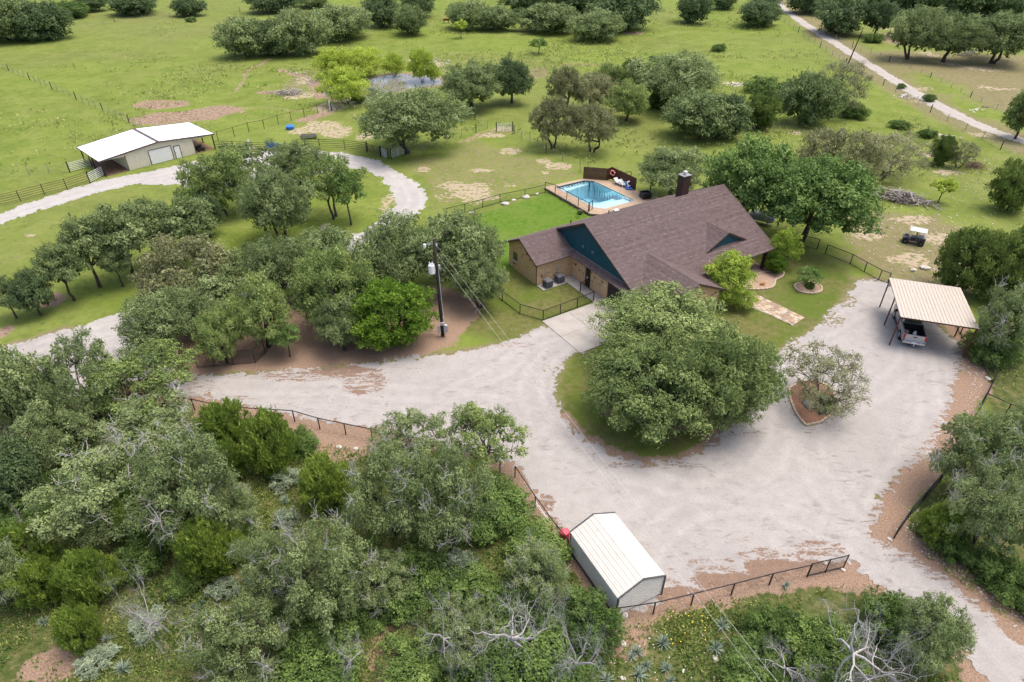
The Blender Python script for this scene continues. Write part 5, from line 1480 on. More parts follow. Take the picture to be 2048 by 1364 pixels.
# ---- cows: one continuous skin over a jointed skeleton
def cow(px, py, rz, body_col, face_col, label):
    J = [((0, 0, 1.05), .36), ((.45, 0, 1.05), .33), ((.75, 0, 1.08), .27), ((1.0, 0, 1.18), .19), ((1.2, 0, 1.25), .16), ((1.48, 0, 1.12), .10),
         ((-.45, 0, 1.05), .36), ((-.75, 0, 1.1), .28), ((-.92, 0, 1.15), .05), ((-1.0, 0, .7), .03)]
    Ed = [(0, 1), (1, 2), (2, 3), (3, 4), (4, 5), (0, 6), (6, 7), (7, 8), (8, 9)]
    for s in (-1, 1):
        b = len(J); J += [((.58, s * .2, .75), .13), ((.6, s * .21, .4), .075), ((.58, s * .21, .05), .07)]; Ed += [(2, b), (b, b + 1), (b + 1, b + 2)]
        b = len(J); J += [((-.62, s * .22, .8), .17), ((-.78, s * .22, .42), .075), ((-.7, s * .22, .05), .07)]; Ed += [(7, b), (b, b + 1), (b + 1, b + 2)]
        b = len(J); J += [((1.15, s * .24, 1.33), .045)]; Ed += [(4, b)]
    me = bpy.data.meshes.new('cow'); me.from_pydata([j[0] for j in J], Ed, [])
    m = NM('cow hide', .8, .2)
    sp = m.n('ShaderNodeSeparateXYZ'); m.l(m.co('Object'), sp.inputs[0])
    m.color(m.mix(m.ramp(m.math('ADD', m.math('MULTIPLY', sp.outputs[0], .5), m.math('MULTIPLY', m.noise(3), .06)), [(.55, 0.0), (.6, 1.0)]), body_col, face_col))
    me.materials.append(m.m)
    o = link('cow', me, None, G(px, py), rz)
    sk = o.modifiers.new('skin', 'SKIN'); ss = o.modifiers.new('sub', 'SUBSURF'); ss.levels = ss.render_levels = 2
    for v, j in zip(me.skin_vertices[0].data, J): v.radius = (j[1], j[1])
    me.skin_vertices[0].data[0].use_root = True
    return tag(o, label, 'cow', 'grazing cattle')
cow(541, 112, math.pi, (.012, .011, .011), (.65, .62, .58), 'black cow with a white face standing by the far thicket')
cow(893, 47, 0, (.13, .035, .018), (.6, .55, .5), 'red-brown cow with a white face in the far pasture')

# ---- flagstone path, garden beds
def clip_half(poly, p, n):
    out = []
    for i in range(len(poly)):
        a, b = poly[i], poly[(i + 1) % len(poly)]
        da, db = (a - p).dot(n), (b - p).dot(n)
        if da <= 0: out.append(a)
        if da * db < 0: out.append(a + (b - a) * (da / (da - db)))
    return out
path_poly = [Vector((q.x, q.y)) for q in GP([(1488,594),(1505,586),(1556,610),(1609,636),(1585,652),(1540,631),(1496,613)])]
path = link('path', None, None, (path_poly[0].x, path_poly[0].y, 0)); tag(path, 'flagstone path from the drive to the front door', None, None, 'structure')
r = random.Random(11); o2 = path_poly[0]
xs = [p.x for p in path_poly]; ys = [p.y for p in path_poly]
seeds = []
tries = 0
while len(seeds) < 95 and tries < 9000:
    tries += 1
    s = Vector((r.uniform(min(xs), max(xs)), r.uniform(min(ys), max(ys))))
    if float(poly_sd(np.array([s.x]), np.array([s.y]), path_poly)[0]) < -.03 and all((s - q).length > .36 for q in seeds): seeds.append(s)
cols = [(.40, .32, .23), (.42, .34, .245), (.31, .215, .14), (.45, .39, .31), (.34, .24, .17), (.28, .22, .17)]
fm = [plain('flagstone %d' % k, c, .9, var=.2, scale=5, bump=.3) for k, c in enumerate(cols)]
for k, s in enumerate(seeds):
    poly = [Vector((s.x - 1.2, s.y - 1.2)), Vector((s.x + 1.2, s.y - 1.2)), Vector((s.x + 1.2, s.y + 1.2)), Vector((s.x - 1.2, s.y + 1.2))]
    for q in seeds:
        if q is not s and (q - s).length < 2.4: poly = clip_half(poly, (s + q) / 2, (q - s).normalized())
    for a, b in zip(path_poly, path_poly[1:] + path_poly[:1]):
        d = (b - a).normalized(); n_ = Vector((d.y, -d.x))
        if (s - a).dot(n_) > 0: n_ = -n_
        if float((s - a).length) < 3 or float((s - b).length) < 3 : poly = clip_half(poly, a, n_)
    if len(poly) < 3: continue
    poly = [p + (s - p) * .07 for p in poly]
    MB().prism([(p.x - o2.x, p.y - o2.y) for p in poly], .0, .075 + r.uniform(-.01, .012)).build('stone', fm[r.randrange(6)], path)
MB().prism([(p.x - o2.x, p.y - o2.y) for p in path_poly], -.02, .045).build('mortar_bed', plain('path mortar', (.37, .31, .24), .95), path)

MAT['mulch'] = plain('pebble mulch', (.33, .235, .165), .95, var=.5, scale=14, bump=.6)
MAT['mulch2'] = plain('red pebble mulch', (.24, .13, .085), .95, var=.6, scale=12, bump=.6)
def bed(px, label, mulch, stone=.28, z=.09, col=(.45, .36, .26)):
    P = GP(px); o_ = P[0]
    t = thing('garden_bed', o_, 0, label, 'garden bed')
    m = MB(); m.prism([(p.x - o_.x, p.y - o_.y) for p in P], -.02, z); m.build('mulch', MAT[mulch], t)
    R_ = resample(P + [P[0]], stone); sm = plain('edging stone', col, .9, var=.25, scale=4, bump=.3)
    for a, b in zip(R_[:-1], R_[1:]):
        d = b - a; MB().box((0, 0, .08), (d.length * .94, .18, .2)).build('edging_stone', sm, t, bevel=.03, loc=(a + b) / 2 - o_, rz=math.atan2(d.y, d.x))
    return t
def smooth_poly(px, n=4):
    out = []
    for i in range(len(px)):
        p0, p1, p2, p3 = [Vector(px[(i + k - 1) % len(px)]) for k in range(4)]
        for j in range(n):
            t_ = j / n; out.append(tuple(.5 * ((2 * p1) + (p2 - p0) * t_ + (2 * p0 - 5 * p1 + 4 * p2 - p3) * t_ * t_ + (3 * p1 - p0 - 3 * p2 + p3) * t_ ** 3)))
    return out
bed([(1578,778),(1580,800),(1590,825),(1600,840),(1611,852),(1640,846),(1660,832),(1672,808),(1665,780),(1640,766),(1600,764)], 'stone-edged island bed in the gravel court', 'mulch2', .45)
bed(smooth_poly([(1588,573),(1600,567),(1620,566),(1638,571),(1643,578),(1640,585),(1620,588),(1598,584)], 3), 'round stone-edged tree ring in the front lawn', 'mulch', .35)
bed(smooth_poly([(1485,566),(1497,556),(1524,546),(1552,543),(1567,546),(1563,555),(1551,561),(1548,572),(1537,578),(1512,580),(1490,578)], 3), 'curved stone-edged bed in front of the porch', 'mulch', .35)
t = thing('garden_ornament', G(1525, 570, .09), .3, 'small orange-brown ornament lying in the porch bed', 'ornament')
MB().tube([(-.35, 0, .08), (-.1, .05, .16), (.2, .1, .2), (.38, .12, .12)], [.04, .12, .13, .04], 7).tube([(.0, .0, .15), (.1, -.3, .05)], [.07, .02], 5).tube([(.0, .1, .15), (-.1, .35, .05)], [.07, .02], 5).build('figure', plain('rust ornament', (.38, .17, .04), .6), t, smooth=True)
# ================================================================== TREES AND PLANTS
def leaf_mat(name, lo, mid, hi, trans=.3, var=.35, k=2.35):
    lo, mid, hi = [tuple(c * k for c in q) for q in (lo, mid, hi)]
    m = NM(name, .65, .25)
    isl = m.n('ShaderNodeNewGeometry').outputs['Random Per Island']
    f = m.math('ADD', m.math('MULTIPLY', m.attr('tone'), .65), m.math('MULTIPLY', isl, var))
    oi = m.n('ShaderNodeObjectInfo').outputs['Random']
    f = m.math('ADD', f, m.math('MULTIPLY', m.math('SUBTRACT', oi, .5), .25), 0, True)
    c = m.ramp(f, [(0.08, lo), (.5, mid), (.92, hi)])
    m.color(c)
    tr = m.n('ShaderNodeBsdfTranslucent'); m.l(c, tr.inputs['Color'])
    mx_ = m.n('ShaderNodeMixShader'); mx_.inputs[0].default_value = trans
    out = m.t.nodes['Material Output']
    m.l(m.b.outputs[0], mx_.inputs[1]); m.l(tr.outputs[0], mx_.inputs[2]); m.l(mx_.outputs[0], out.inputs['Surface'])
    return m.m
LEAF = {
    'oak': leaf_mat('live oak leaves', (.043, .064, .022), (.098, .128, .050), (.185, .214, .100)),
    'hero': leaf_mat('island oak leaves', (.044, .066, .020), (.100, .132, .044), (.190, .222, .088)),
    'greenoak': leaf_mat('green oak leaves', (.044, .068, .018), (.100, .136, .040), (.19, .222, .080)),
    'brownoak': leaf_mat('brownish oak leaves', (.058, .064, .028), (.122, .128, .060), (.20, .20, .105)),
    'darkoak': leaf_mat('dark oak leaves', (.026, .043, .018), (.055, .082, .033), (.105, .138, .062)),
    'red': leaf_mat('broad green leaves', (.032, .060, .015), (.073, .118, .030), (.145, .20, .065)),
    'bright': leaf_mat('bright green leaves', (.034, .068, .008), (.076, .130, .014), (.15, .212, .030)),
    'juniper': leaf_mat('juniper sprays', (.034, .062, .010), (.082, .122, .020), (.20, .245, .05)),
    'cedar': leaf_mat('cedar sprays', (.030, .052, .013), (.070, .100, .024), (.15, .185, .05)),
    'willow': leaf_mat('willow leaves', (.095, .135, .018), (.19, .235, .034), (.28, .32, .07)),
    'sparse': leaf_mat('sparse grey leaves', (.075, .080, .040), (.145, .15, .08), (.24, .235, .15)),
    'myrtle': leaf_mat('crape myrtle leaves', (.06, .095, .012), (.13, .18, .025), (.23, .27, .05)),
    'shrub': leaf_mat('green shrub leaves', (.025, .050, .012), (.058, .094, .023), (.125, .168, .046)),
    'greyshrub': leaf_mat('grey-blue shrub leaves', (.085, .11, .07), (.16, .195, .13), (.25, .28, .20)),
    'agave': leaf_mat('blue-green yucca blades', (.10, .14, .10), (.19, .245, .18), (.30, .36, .28), .05, k=1.1),
    'weed': leaf_mat('weeds and grass', (.06, .085, .02), (.125, .155, .04), (.24, .23, .10)),
}
def bark_mat(name, lo, hi):
    m = NM(name, .95, .1)
    f = m.noise(3.0, 6, .65, vec=m.mapping((4, 4, 1)))
    m.color(m.ramp(f, [(.3, lo), (.7, hi)])); m.bump(m.noise(14, 4, .6, vec=m.mapping((3, 3, 1))), .6, .05)
    return m.m
BARK = bark_mat('oak bark', (.035, .028, .024), (.12, .10, .085))
BARKG = bark_mat('grey dead bark', (.35, .33, .32), (.60, .575, .565))

def tubes_np(paths, sides=5):
    Vs, Fs, n0 = [], [], 0
    ang = np.arange(sides) * 2 * np.pi / sides
    for P, Rr in paths:
        P = np.asarray(P, float); Rr = np.asarray(Rr, float)
        d = np.gradient(P, axis=0); d /= np.linalg.norm(d, axis=1, keepdims=True) + 1e-9
        ref = np.array([.31, .17, .94]) if abs(d[0, 2]) < .85 else np.array([.94, .3, .1])
        s = np.cross(d, ref); s /= np.linalg.norm(s, axis=1, keepdims=True) + 1e-9
        t = np.cross(s, d)
        ring = P[:, None, :] + Rr[:, None, None] * (np.cos(ang)[None, :, None] * s[:, None, :] + np.sin(ang)[None, :, None] * t[:, None, :])
        k = len(P); Vs.append(ring.reshape(-1, 3))
        i = np.arange(k - 1)[:, None] * sides + np.arange(sides)[None, :]
        j = np.arange(k - 1)[:, None] * sides + (np.arange(sides)[None, :] + 1) % sides
        Fs.append((np.stack([i, j, j + sides, i + sides], -1).reshape(-1, 4)) + n0); n0 += k * sides
    return np.concatenate(Vs), np.concatenate(Fs)

def nrm(a):
    return a / (np.linalg.norm(a, axis=-1, keepdims=True) + 1e-9)

def leaves_np(rng, pos, normal, axis, L, Wd, tone):
    """rhombic leaves folded along the midrib"""
    n = len(pos)
    side = nrm(np.cross(normal, axis))
    L = L * rng.uniform(.6, 1.3, (n, 1)); Wd = Wd * rng.uniform(.6, 1.3, (n, 1))
    up_ = normal * Wd * .25
    v = np.stack([pos - axis * L * .5, pos + side * Wd * .5 + up_, pos + axis * L * .5, pos - side * Wd * .5 + up_], 1)
    F = np.arange(n * 4).reshape(n, 4)
    return v.reshape(-1, 3), F, np.repeat(tone, 4)

def gen_crown(rng, R, Hc, clear, nclump, cr, nleaf, L, Wd, zlo=-.45, shape='dome', upright=0.0, inner=.0, flat=.75, rin=.55, spray=.5):
    """returns clump centres, radii and leaf arrays; crown ellipsoid centre at (0,0,clear+Hc)"""
    C = []
    for _ in range(nclump):
        best, bd = None, -1
        for _k in range(14):
            z = rng.uniform(zlo, 1); a = rng.uniform(0, 2 * np.pi); q = math.sqrt(max(0, 1 - min(1, z * z)))
            rad = rng.uniform(rin, .92)
            if shape == 'cone': q *= .35 + .65 * (1 - (z + 1) / 2) ** .7 * 1.25
            p = np.array([q * math.cos(a) * rad, q * math.sin(a) * rad, z * rad])
            dmin = min((np.linalg.norm(p - c) for c in C), default=1.0)
            if dmin > bd: best, bd = p, dmin
        C.append(best)
    C = np.array(C)
    cen = C * np.array([R, R, Hc]) + np.array([0, 0, clear + Hc])
    # lopsided crown: squash sectors
    a = np.arctan2(cen[:, 1], cen[:, 0]); k = 1 + .13 * np.sin(2 * a + rng.uniform(0, 6)) + .1 * np.sin(3 * a + rng.uniform(0, 6))
    cen[:, :2] *= k[:, None]
    rad = R * rng.uniform(cr[0], cr[1], nclump)
    tone_c = rng.uniform(0, 1, nclump)
    w = rad ** 2; w /= w.sum()
    ci = rng.choice(nclump, nleaf, p=w)
    z = rng.uniform(-.45, 1, nleaf); a = rng.uniform(0, 2 * np.pi, nleaf); q = np.sqrt(1 - z * z)
    d = np.stack([q * np.cos(a), q * np.sin(a), z], 1)
    # sub-clump wobble makes each clump ragged
    wob = 1 + .35 * np.sin(5 * d[:, 0] + 3 * tone_c[ci] * 6) * np.sin(6 * d[:, 1] + 4 * tone_c[ci] * 5) + .18 * np.sin(11 * d[:, 2] + 9 * d[:, 0])
    rr = rad[ci] * (rng.uniform(.2, 1.0, nleaf) ** .33) * wob
    pos = cen[ci] + d * rr[:, None] * np.array([1, 1, flat])
    ns = 10
    sz = rng.uniform(-.35, 1, (nclump, ns)); sa2 = rng.uniform(0, 2 * np.pi, (nclump, ns)); sq = np.sqrt(1 - sz * sz)
    sdir = np.stack([sq * np.cos(sa2), sq * np.sin(sa2), sz], -1); slen = rng.uniform(.75, 1.45, (nclump, ns))
    si = rng.integers(0, ns, nleaf); on = rng.random(nleaf) < spray
    u = rng.uniform(.3, 1.0, nleaf) ** .7
    ps = cen[ci] + sdir[ci, si] * (rad[ci] * slen[ci, si] * u)[:, None] * np.array([1, 1, .85]) + rng.normal(0, 1, (nleaf, 3)) * (rad[ci] * .17 * (1.25 - u))[:, None]
    pos = np.where(on[:, None], ps, pos); d = np.where(on[:, None], sdir[ci, si], d)
    tone_s = rng.uniform(-.25, .25, (nclump, ns))
    rnd = rng.normal(0, 1, (nleaf, 3))
    nor = nrm(d * .8 + np.array([0, 0, .35]) + rnd * .45)
    rv = nrm(rng.normal(0, 1, (nleaf, 3)))
    ax = nrm(np.cross(nor, rv))
    if upright:
        out = nrm(pos - np.array([0, 0, clear]))
        ax = nrm(ax * (1 - upright) + (out * .6 + np.array([0, 0, .7]) + rng.normal(0, .35, (nleaf, 3))) * upright)
        nor = nrm(np.cross(ax, rng.normal(0, 1, (nleaf, 3))))
    tone = np.clip(tone_c[ci] * .5 + .4 * rng.uniform(0, 1, nleaf) + np.where(on, tone_s[ci, si] + .08, 0), 0, 1)
    L = L * (.75 + .5 * tone_c[ci])[:, None]; Wd = Wd * (.75 + .5 * tone_c[ci])[:, None]
    V, F, T = leaves_np(rng, pos, nor, ax, L, Wd, tone)
    if inner:  # oversized leaves in darker tones, added inside the crown to block light
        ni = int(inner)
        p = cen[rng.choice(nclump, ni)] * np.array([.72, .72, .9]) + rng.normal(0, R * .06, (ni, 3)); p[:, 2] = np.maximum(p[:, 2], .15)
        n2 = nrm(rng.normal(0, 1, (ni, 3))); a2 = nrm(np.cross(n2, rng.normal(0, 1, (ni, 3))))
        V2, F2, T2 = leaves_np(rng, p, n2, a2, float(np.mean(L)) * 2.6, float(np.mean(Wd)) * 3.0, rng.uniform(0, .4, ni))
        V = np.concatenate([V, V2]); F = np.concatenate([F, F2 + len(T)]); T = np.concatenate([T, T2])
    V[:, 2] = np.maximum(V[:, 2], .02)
    return cen, rad, V, F, T

def gen_wood(rng, cen, rad, R, Hc, clear, nlimb, r0, trunks=1, twigs=0, lean=0.0):
    paths = []
    zc = clear + Hc
    tips = []
    for t in range(trunks):
        a = rng.uniform(0, 6.28); off = np.array([math.cos(a), math.sin(a), 0]) * (0 if trunks == 1 else R * .10)
        fork = off * 2.2 + np.array([rng.normal(0, R * .05) + lean * R, rng.normal(0, R * .05), max(.5, clear * .9 + Hc * .25)])
        mid = (off + fork) / 2 + rng.normal(0, R * .03, 3) * np.array([1, 1, 0])
        rt = r0 / math.sqrt(trunks)
        paths.append(([off + np.array([0, 0, -.1]), off * 1.05 + np.array([0, 0, .35]), mid, fork], [rt * 1.35, rt, rt * .85, rt * .7]))
        for l in range(max(2, nlimb // trunks)):
            tgt = cen[rng.integers(len(cen))] * np.array([.75, .75, .92])
            m1 = fork + (tgt - fork) * .4 + np.array([0, 0, Hc * .12]) + rng.normal(0, R * .05, 3); m2 = fork + (tgt - fork) * .75 + rng.normal(0, R * .05, 3)
            paths.append(([fork, m1, m2, tgt], [rt * .55, rt * .4, rt * .26, rt * .14])); tips += [m1, m2, tgt]
    tips = np.array(tips)
    for c, rd in zip(cen, rad):
        s = tips[np.argmin(np.linalg.norm(tips - c, axis=1))]
        m1 = (s + c) / 2 + rng.normal(0, R * .04, 3)
        paths.append(([s, m1, c], [r0 * .16, r0 * .11, r0 * .05]))
        for _ in range(twigs):
            d = rng.normal(0, 1, 3); d[2] = abs(d[2]) * .8; d /= np.linalg.norm(d)
            e = c + d * rd * rng.uniform(.8, 1.35)
            paths.append(([c, (c + e) / 2 + rng.normal(0, rd * .12, 3), e], [r0 * .05, r0 * .035, r0 * .015]))
    return tubes_np(paths, 5)

def gen_dead(rng, R, H, r0, depth=4, spread=.9, base_h=.6):
    """bare crooked dead tree"""
    paths = []
    def grow(p, d, L, r, k):
        n = 4; pts, rs = [p.copy()], [r]
        for i in range(n):
            d = nrm(d + rng.normal(0, .28, 3)); p = p + d * L / n; p[2] = max(p[2], .1); pts.append(p.copy()); rs.append(r * (1 - .6 * (i + 1) / n))
            if k > 0 and i >= 1:
                for _ in range(1 if rng.random() < .72 else 2):
                    sd2 = nrm(d + rng.normal(0, spread, 3)); grow(p.copy(), sd2, L * rng.uniform(.5, .78), rs[-1] * .72, k - 1)
        paths.append((pts, rs))
    grow(np.array([0, 0, -.1]), np.array([0, 0, 1.0]), H * base_h, r0, 0)
    top = paths[0][0][-1]
    nl = 5
    for i in range(nl):
        a = 6.28 * i / nl + rng.uniform(-.4, .4); d = nrm(np.array([math.cos(a), math.sin(a), rng.uniform(-.02, .5)]))
        grow(np.array(top), d, R * .7, r0 * .66, depth - 1)
    V, F = tubes_np(paths, 5)
    # fit to the wanted height and radius
    V[:, :2] *= R / np.percentile(np.linalg.norm(V[:, :2], axis=1), 97); V[:, 2] *= H / np.percentile(V[:, 2], 99.5)
    return V, F

PROTO = {}
def proto(kind, seed, R, Hc, clear, nclump, cr, nleaf, L, Wd, leaf, limbs=6, r0=.3, trunks=1, twigs=0, deadtw=0, **kw):
    rng = np.random.default_rng(seed)
    cen, rad, V, F, T = gen_crown(rng, R, Hc, clear, nclump, cr, nleaf, L, Wd, **kw)
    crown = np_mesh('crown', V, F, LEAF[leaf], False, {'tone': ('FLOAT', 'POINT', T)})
    Vw, Fw = gen_wood(rng, cen, rad, R, Hc, clear, limbs, r0, trunks, twigs)
    trunk = np_mesh('trunk', Vw, Fw, BARK, True)
    dead = None
    if deadtw:
        ps = []
        for _ in range(deadtw):
            c = cen[rng.integers(len(cen))]; out = nrm(c - np.array([0, 0, clear]) + np.array([0, 0, R * .3])); p = c + out * R * .10
            for _b in range(4):
                d = nrm(out + rng.normal(0, .6, 3)); pts = [p.copy()]; q = p.copy()
                for _s in range(4): d = nrm(d + rng.normal(0, .4, 3)); q = q + d * R * .075; pts.append(q.copy())
                ps.append((pts, [.024, .021, .017, .012, .006]))
                for _c in range(2):
                    j = rng.integers(1, 4); d2 = nrm(d + rng.normal(0, .8, 3)); ps.append(([pts[j], pts[j] + d2 * R * .04, pts[j] + d2 * R * .075 + rng.normal(0, .03, 3)], [.013, .009, .004]))
        Vd, Fd = tubes_np(ps, 4); dead = np_mesh('dead_twigs', Vd, Fd, BARKG, True)
    top = clear + 2 * Hc
    PROTO.setdefault(kind, []).append(dict(crown=crown, trunk=trunk, dead=dead, R=R, top=top))

for s in range(4):
    proto('oak', 100 + s, 5.0, 2.9, 1.2, 62, (.12, .24), 29000, .19, .12, 'oak', 8, .34, trunks=1 + s % 2, inner=1600, twigs=1, zlo=-.8)
for s in range(2):
    proto('greenoak', 120 + s, 5.0, 2.9, 1.1, 62, (.12, .24), 29000, .19, .12, 'greenoak', 8, .34, inner=1600, twigs=1, zlo=-.8)
for s in range(3):
    proto('oakdead', 140 + s, 4.5, 2.8, 1.0, 50, (.11, .23), 27000, .16, .10, 'oak', 9, .3, trunks=2, inner=900, twigs=3, deadtw=30, rin=.42, zlo=-.75)
for s in range(2):
    proto('open', 150 + s, 4.5, 2.8, 1.2, 40, (.11, .21), 17000, .18, .11, 'greenoak' if s else 'oak', 9, .26, trunks=2, inner=200, twigs=4, rin=.42)
for s in range(2):
    proto('brownoak', 160 + s, 4.6, 2.4, .9, 50, (.12, .23), 20000, .19, .12, 'brownoak', 9, .3, trunks=2, inner=400, twigs=4, zlo=-.7)
for s in range(3):
    proto('lean', 180 + s, 2.6, 2.2, 1.4, 30, (.17, .31), 13000, .17, .11, 'oak', 6, .17, inner=500, twigs=2)
for s in range(2):
    proto('dark', 200 + s, 4.5, 2.8, .9, 46, (.18, .30), 19000, .24, .15, 'darkoak', 7, .3, inner=1200, zlo=-.75)
for s in range(3):
    proto('thick', 210 + s, 4.5, 2.6, .1, 60, (.17, .28), 18000, .25, .16, 'oak', 7, .25, trunks=3, inner=1200, zlo=-.85)
for s in range(2):
    proto('dthick', 215 + s, 4.5, 2.6, .1, 60, (.17, .28), 17000, .26, .17, 'darkoak', 7, .25, trunks=3, inner=1200, zlo=-.85)
for s in range(2):
    proto('red', 220 + s, 5.0, 3.6, 1.3, 60, (.16, .27), 29000, .24, .16, 'red', 8, .32, inner=1600)
proto('hero_green', 230, 5.2, 3.0, .7, 84, (.12, .21), 47000, .175, .105, 'hero', 9, .38, trunks=2, inner=2600, twigs=1, zlo=-.8)
proto('hero_grey', 231, 5.2, 3.0, 1.0, 74, (.12, .22), 38000, .175, .105, 'hero', 9, .38, trunks=2, inner=2200, twigs=1, zlo=-.7)
proto('bright', 240, 3.4, 3.4, .25, 76, (.14, .24), 34000, .18, .11, 'bright', 7, .2, trunks=3, inner=2000, upright=.55, zlo=-.95, rin=.66)
for s in range(3):
    proto('juniper', 260 + s, 2.4, 2.6, .1, 62, (.11, .22), 21000, .30, .07, 'juniper', 6, .14, trunks=2, inner=900, upright=.9, zlo=-.95, shape='cone' if s else 'dome', flat=1.9, rin=.5)
for s in range(2):
    proto('cedar', 270 + s, 3.2, 2.8, .1, 60, (.13, .25), 24000, .24, .09, 'cedar', 6, .16, trunks=2, inner=1200, upright=.6, zlo=-.95, flat=1.2, rin=.5)
for s in range(2):
    proto('willow', 280 + s, 3.0, 2.4, .3, 34, (.2, .34), 13000, .24, .08, 'willow', 6, .12, trunks=3, inner=500, upright=.5, zlo=-.9)
for s in range(2):
    proto('sparse', 300 + s, 3.6, 2.5, .3, 60, (.12, .22), 11500, .15, .08, 'sparse', 10, .2, trunks=3, twigs=9, zlo=-.85, rin=.4)
for s in range(2):
    proto('myrtle', 320 + s, 2.2, 2.0, .5, 30, (.18, .32), 12000, .16, .08, 'myrtle', 7, .08, trunks=4, inner=400, upright=.2, zlo=-.6)
for s in range(3):
    proto('shrub', 340 + s, 3.0, 1.5, -.35, 44, (.13, .32), 21000, .16, .10, 'shrub', 6, .06, trunks=4, inner=700, zlo=-.7, rin=.35)
for s in range(2):
    proto('greyshrub', 360 + s, 1.3, .8, -.15, 22, (.18, .34), 5000, .13, .06, 'greyshrub', 6, .05, trunks=4, inner=150, zlo=-.7, upright=.4)
for s in range(2):
    proto('sapling', 380 + s, 1.6, 1.6, 1.3, 18, (.22, .36), 4200, .17, .11, 'red' if s else 'willow', 5, .1, inner=100, twigs=2)
for s in range(3):
    rng = np.random.default_rng(400 + s)
    V_, F_ = gen_dead(rng, 4.0, 5.0, .15, 5)
    PROTO.setdefault('snag', []).append(dict(crown=None, trunk=np_mesh('branches', V_, F_, BARKG, True), dead=None, R=4.0, top=5.0))

CLEARF = {'oak': .2, 'greenoak': .18, 'oakdead': .18, 'open': .4, 'brownoak': .35, 'lean': .38, 'dark': .15, 'thick': .03, 'dthick': .03, 'red': .36, 'hero_green': .1, 'hero_grey': .18, 'bright': -.22, 'juniper': .03, 'cedar': .03, 'willow': .1, 'sparse': .04, 'myrtle': .25, 'shrub': -.3, 'greyshrub': -.2, 'sapling': .8, 'snag': 1.9}
NAMES = {'oak': 'oak_tree', 'greenoak': 'oak_tree', 'oakdead': 'oak_tree', 'open': 'oak_tree', 'brownoak': 'oak_tree', 'lean': 'oak_tree', 'dark': 'dense_tree', 'thick': 'oak_tree', 'dthick': 'dense_tree', 'red': 'leafy_tree', 'hero_green': 'oak_tree', 'hero_grey': 'oak_tree', 'bright': 'leafy_tree', 'juniper': 'juniper_tree', 'cedar': 'juniper_tree', 'willow': 'willow_tree', 'sparse': 'sparse_tree', 'myrtle': 'ornamental_tree', 'shrub': 'shrub', 'greyshrub': 'shrub', 'sapling': 'young_tree', 'snag': 'dead_tree'}
_cnt = {}
TREES = []
def tree(kind, x0, y0, x1, y1, label, var=None, rz=None, hmax=1.25):
    """crown box in the photograph -> ground position, radius and height in metres"""
    cx, cy = (x0 + x1) / 2, (y0 + y1) / 2
    k = _cnt.get(kind, 0); _cnt[kind] = k + 1
    pr = PROTO[kind][(k if var is None else var) % len(PROTO[kind])]
    Hc = 2.0
    for _ in range(6):
        P = G(cx, cy, (CLEARF[kind] + 1) * Hc)
        dv = P - Vector((0, 0, CAM_H)); fwd = dv.y * math.cos(CAM_PITCH) - dv.z * math.sin(CAM_PITCH)
        dl = math.asin(-dv.z / dv.length)
        R = (x1 - x0) * fwd / F_PX / 2
        v = (y1 - y0) * fwd / F_PX / 2
        h2 = v * v - (R * math.sin(dl)) ** 2
        Hc = math.sqrt(max(h2, 0)) / math.cos(dl) if h2 > 0 else 0
        Hc = min(max(Hc, .42 * R), hmax * R) if kind not in ('shrub', 'greyshrub') else min(max(Hc, .4 * R), .6 * R)
    R *= {'snag': 1.1, 'juniper': .95, 'sapling': .95, 'lean': .95, 'bright': 1.0, 'red': .93}.get(kind, 1.04 if (x0 < 1010 and 410 < y0 < 700 and kind in ('oak', 'greenoak', 'brownoak')) else (1.08 if y0 < 110 else 1.0 if not (x0 > 1780 and y0 > 1000) else .89))
    t = thing(NAMES[kind], (P.x, P.y, 0), (k * 2.39996 if rz is None else rz), label, 'shrub' if 'shrub' in kind else 'tree')
    top = (CLEARF[kind] + 2) * Hc * .96
    t.scale = (R / pr['R'], R / pr['R'], top / pr['top'])
    link('trunk' if kind != 'snag' else 'branches', pr['trunk'], t)
    if pr['crown']: link('crown', pr['crown'], t)
    if pr['dead']: link('dead_twigs', pr['dead'], t)['kind'] = 'stuff'
    TREES.append((P.x, P.y, R))
    return t

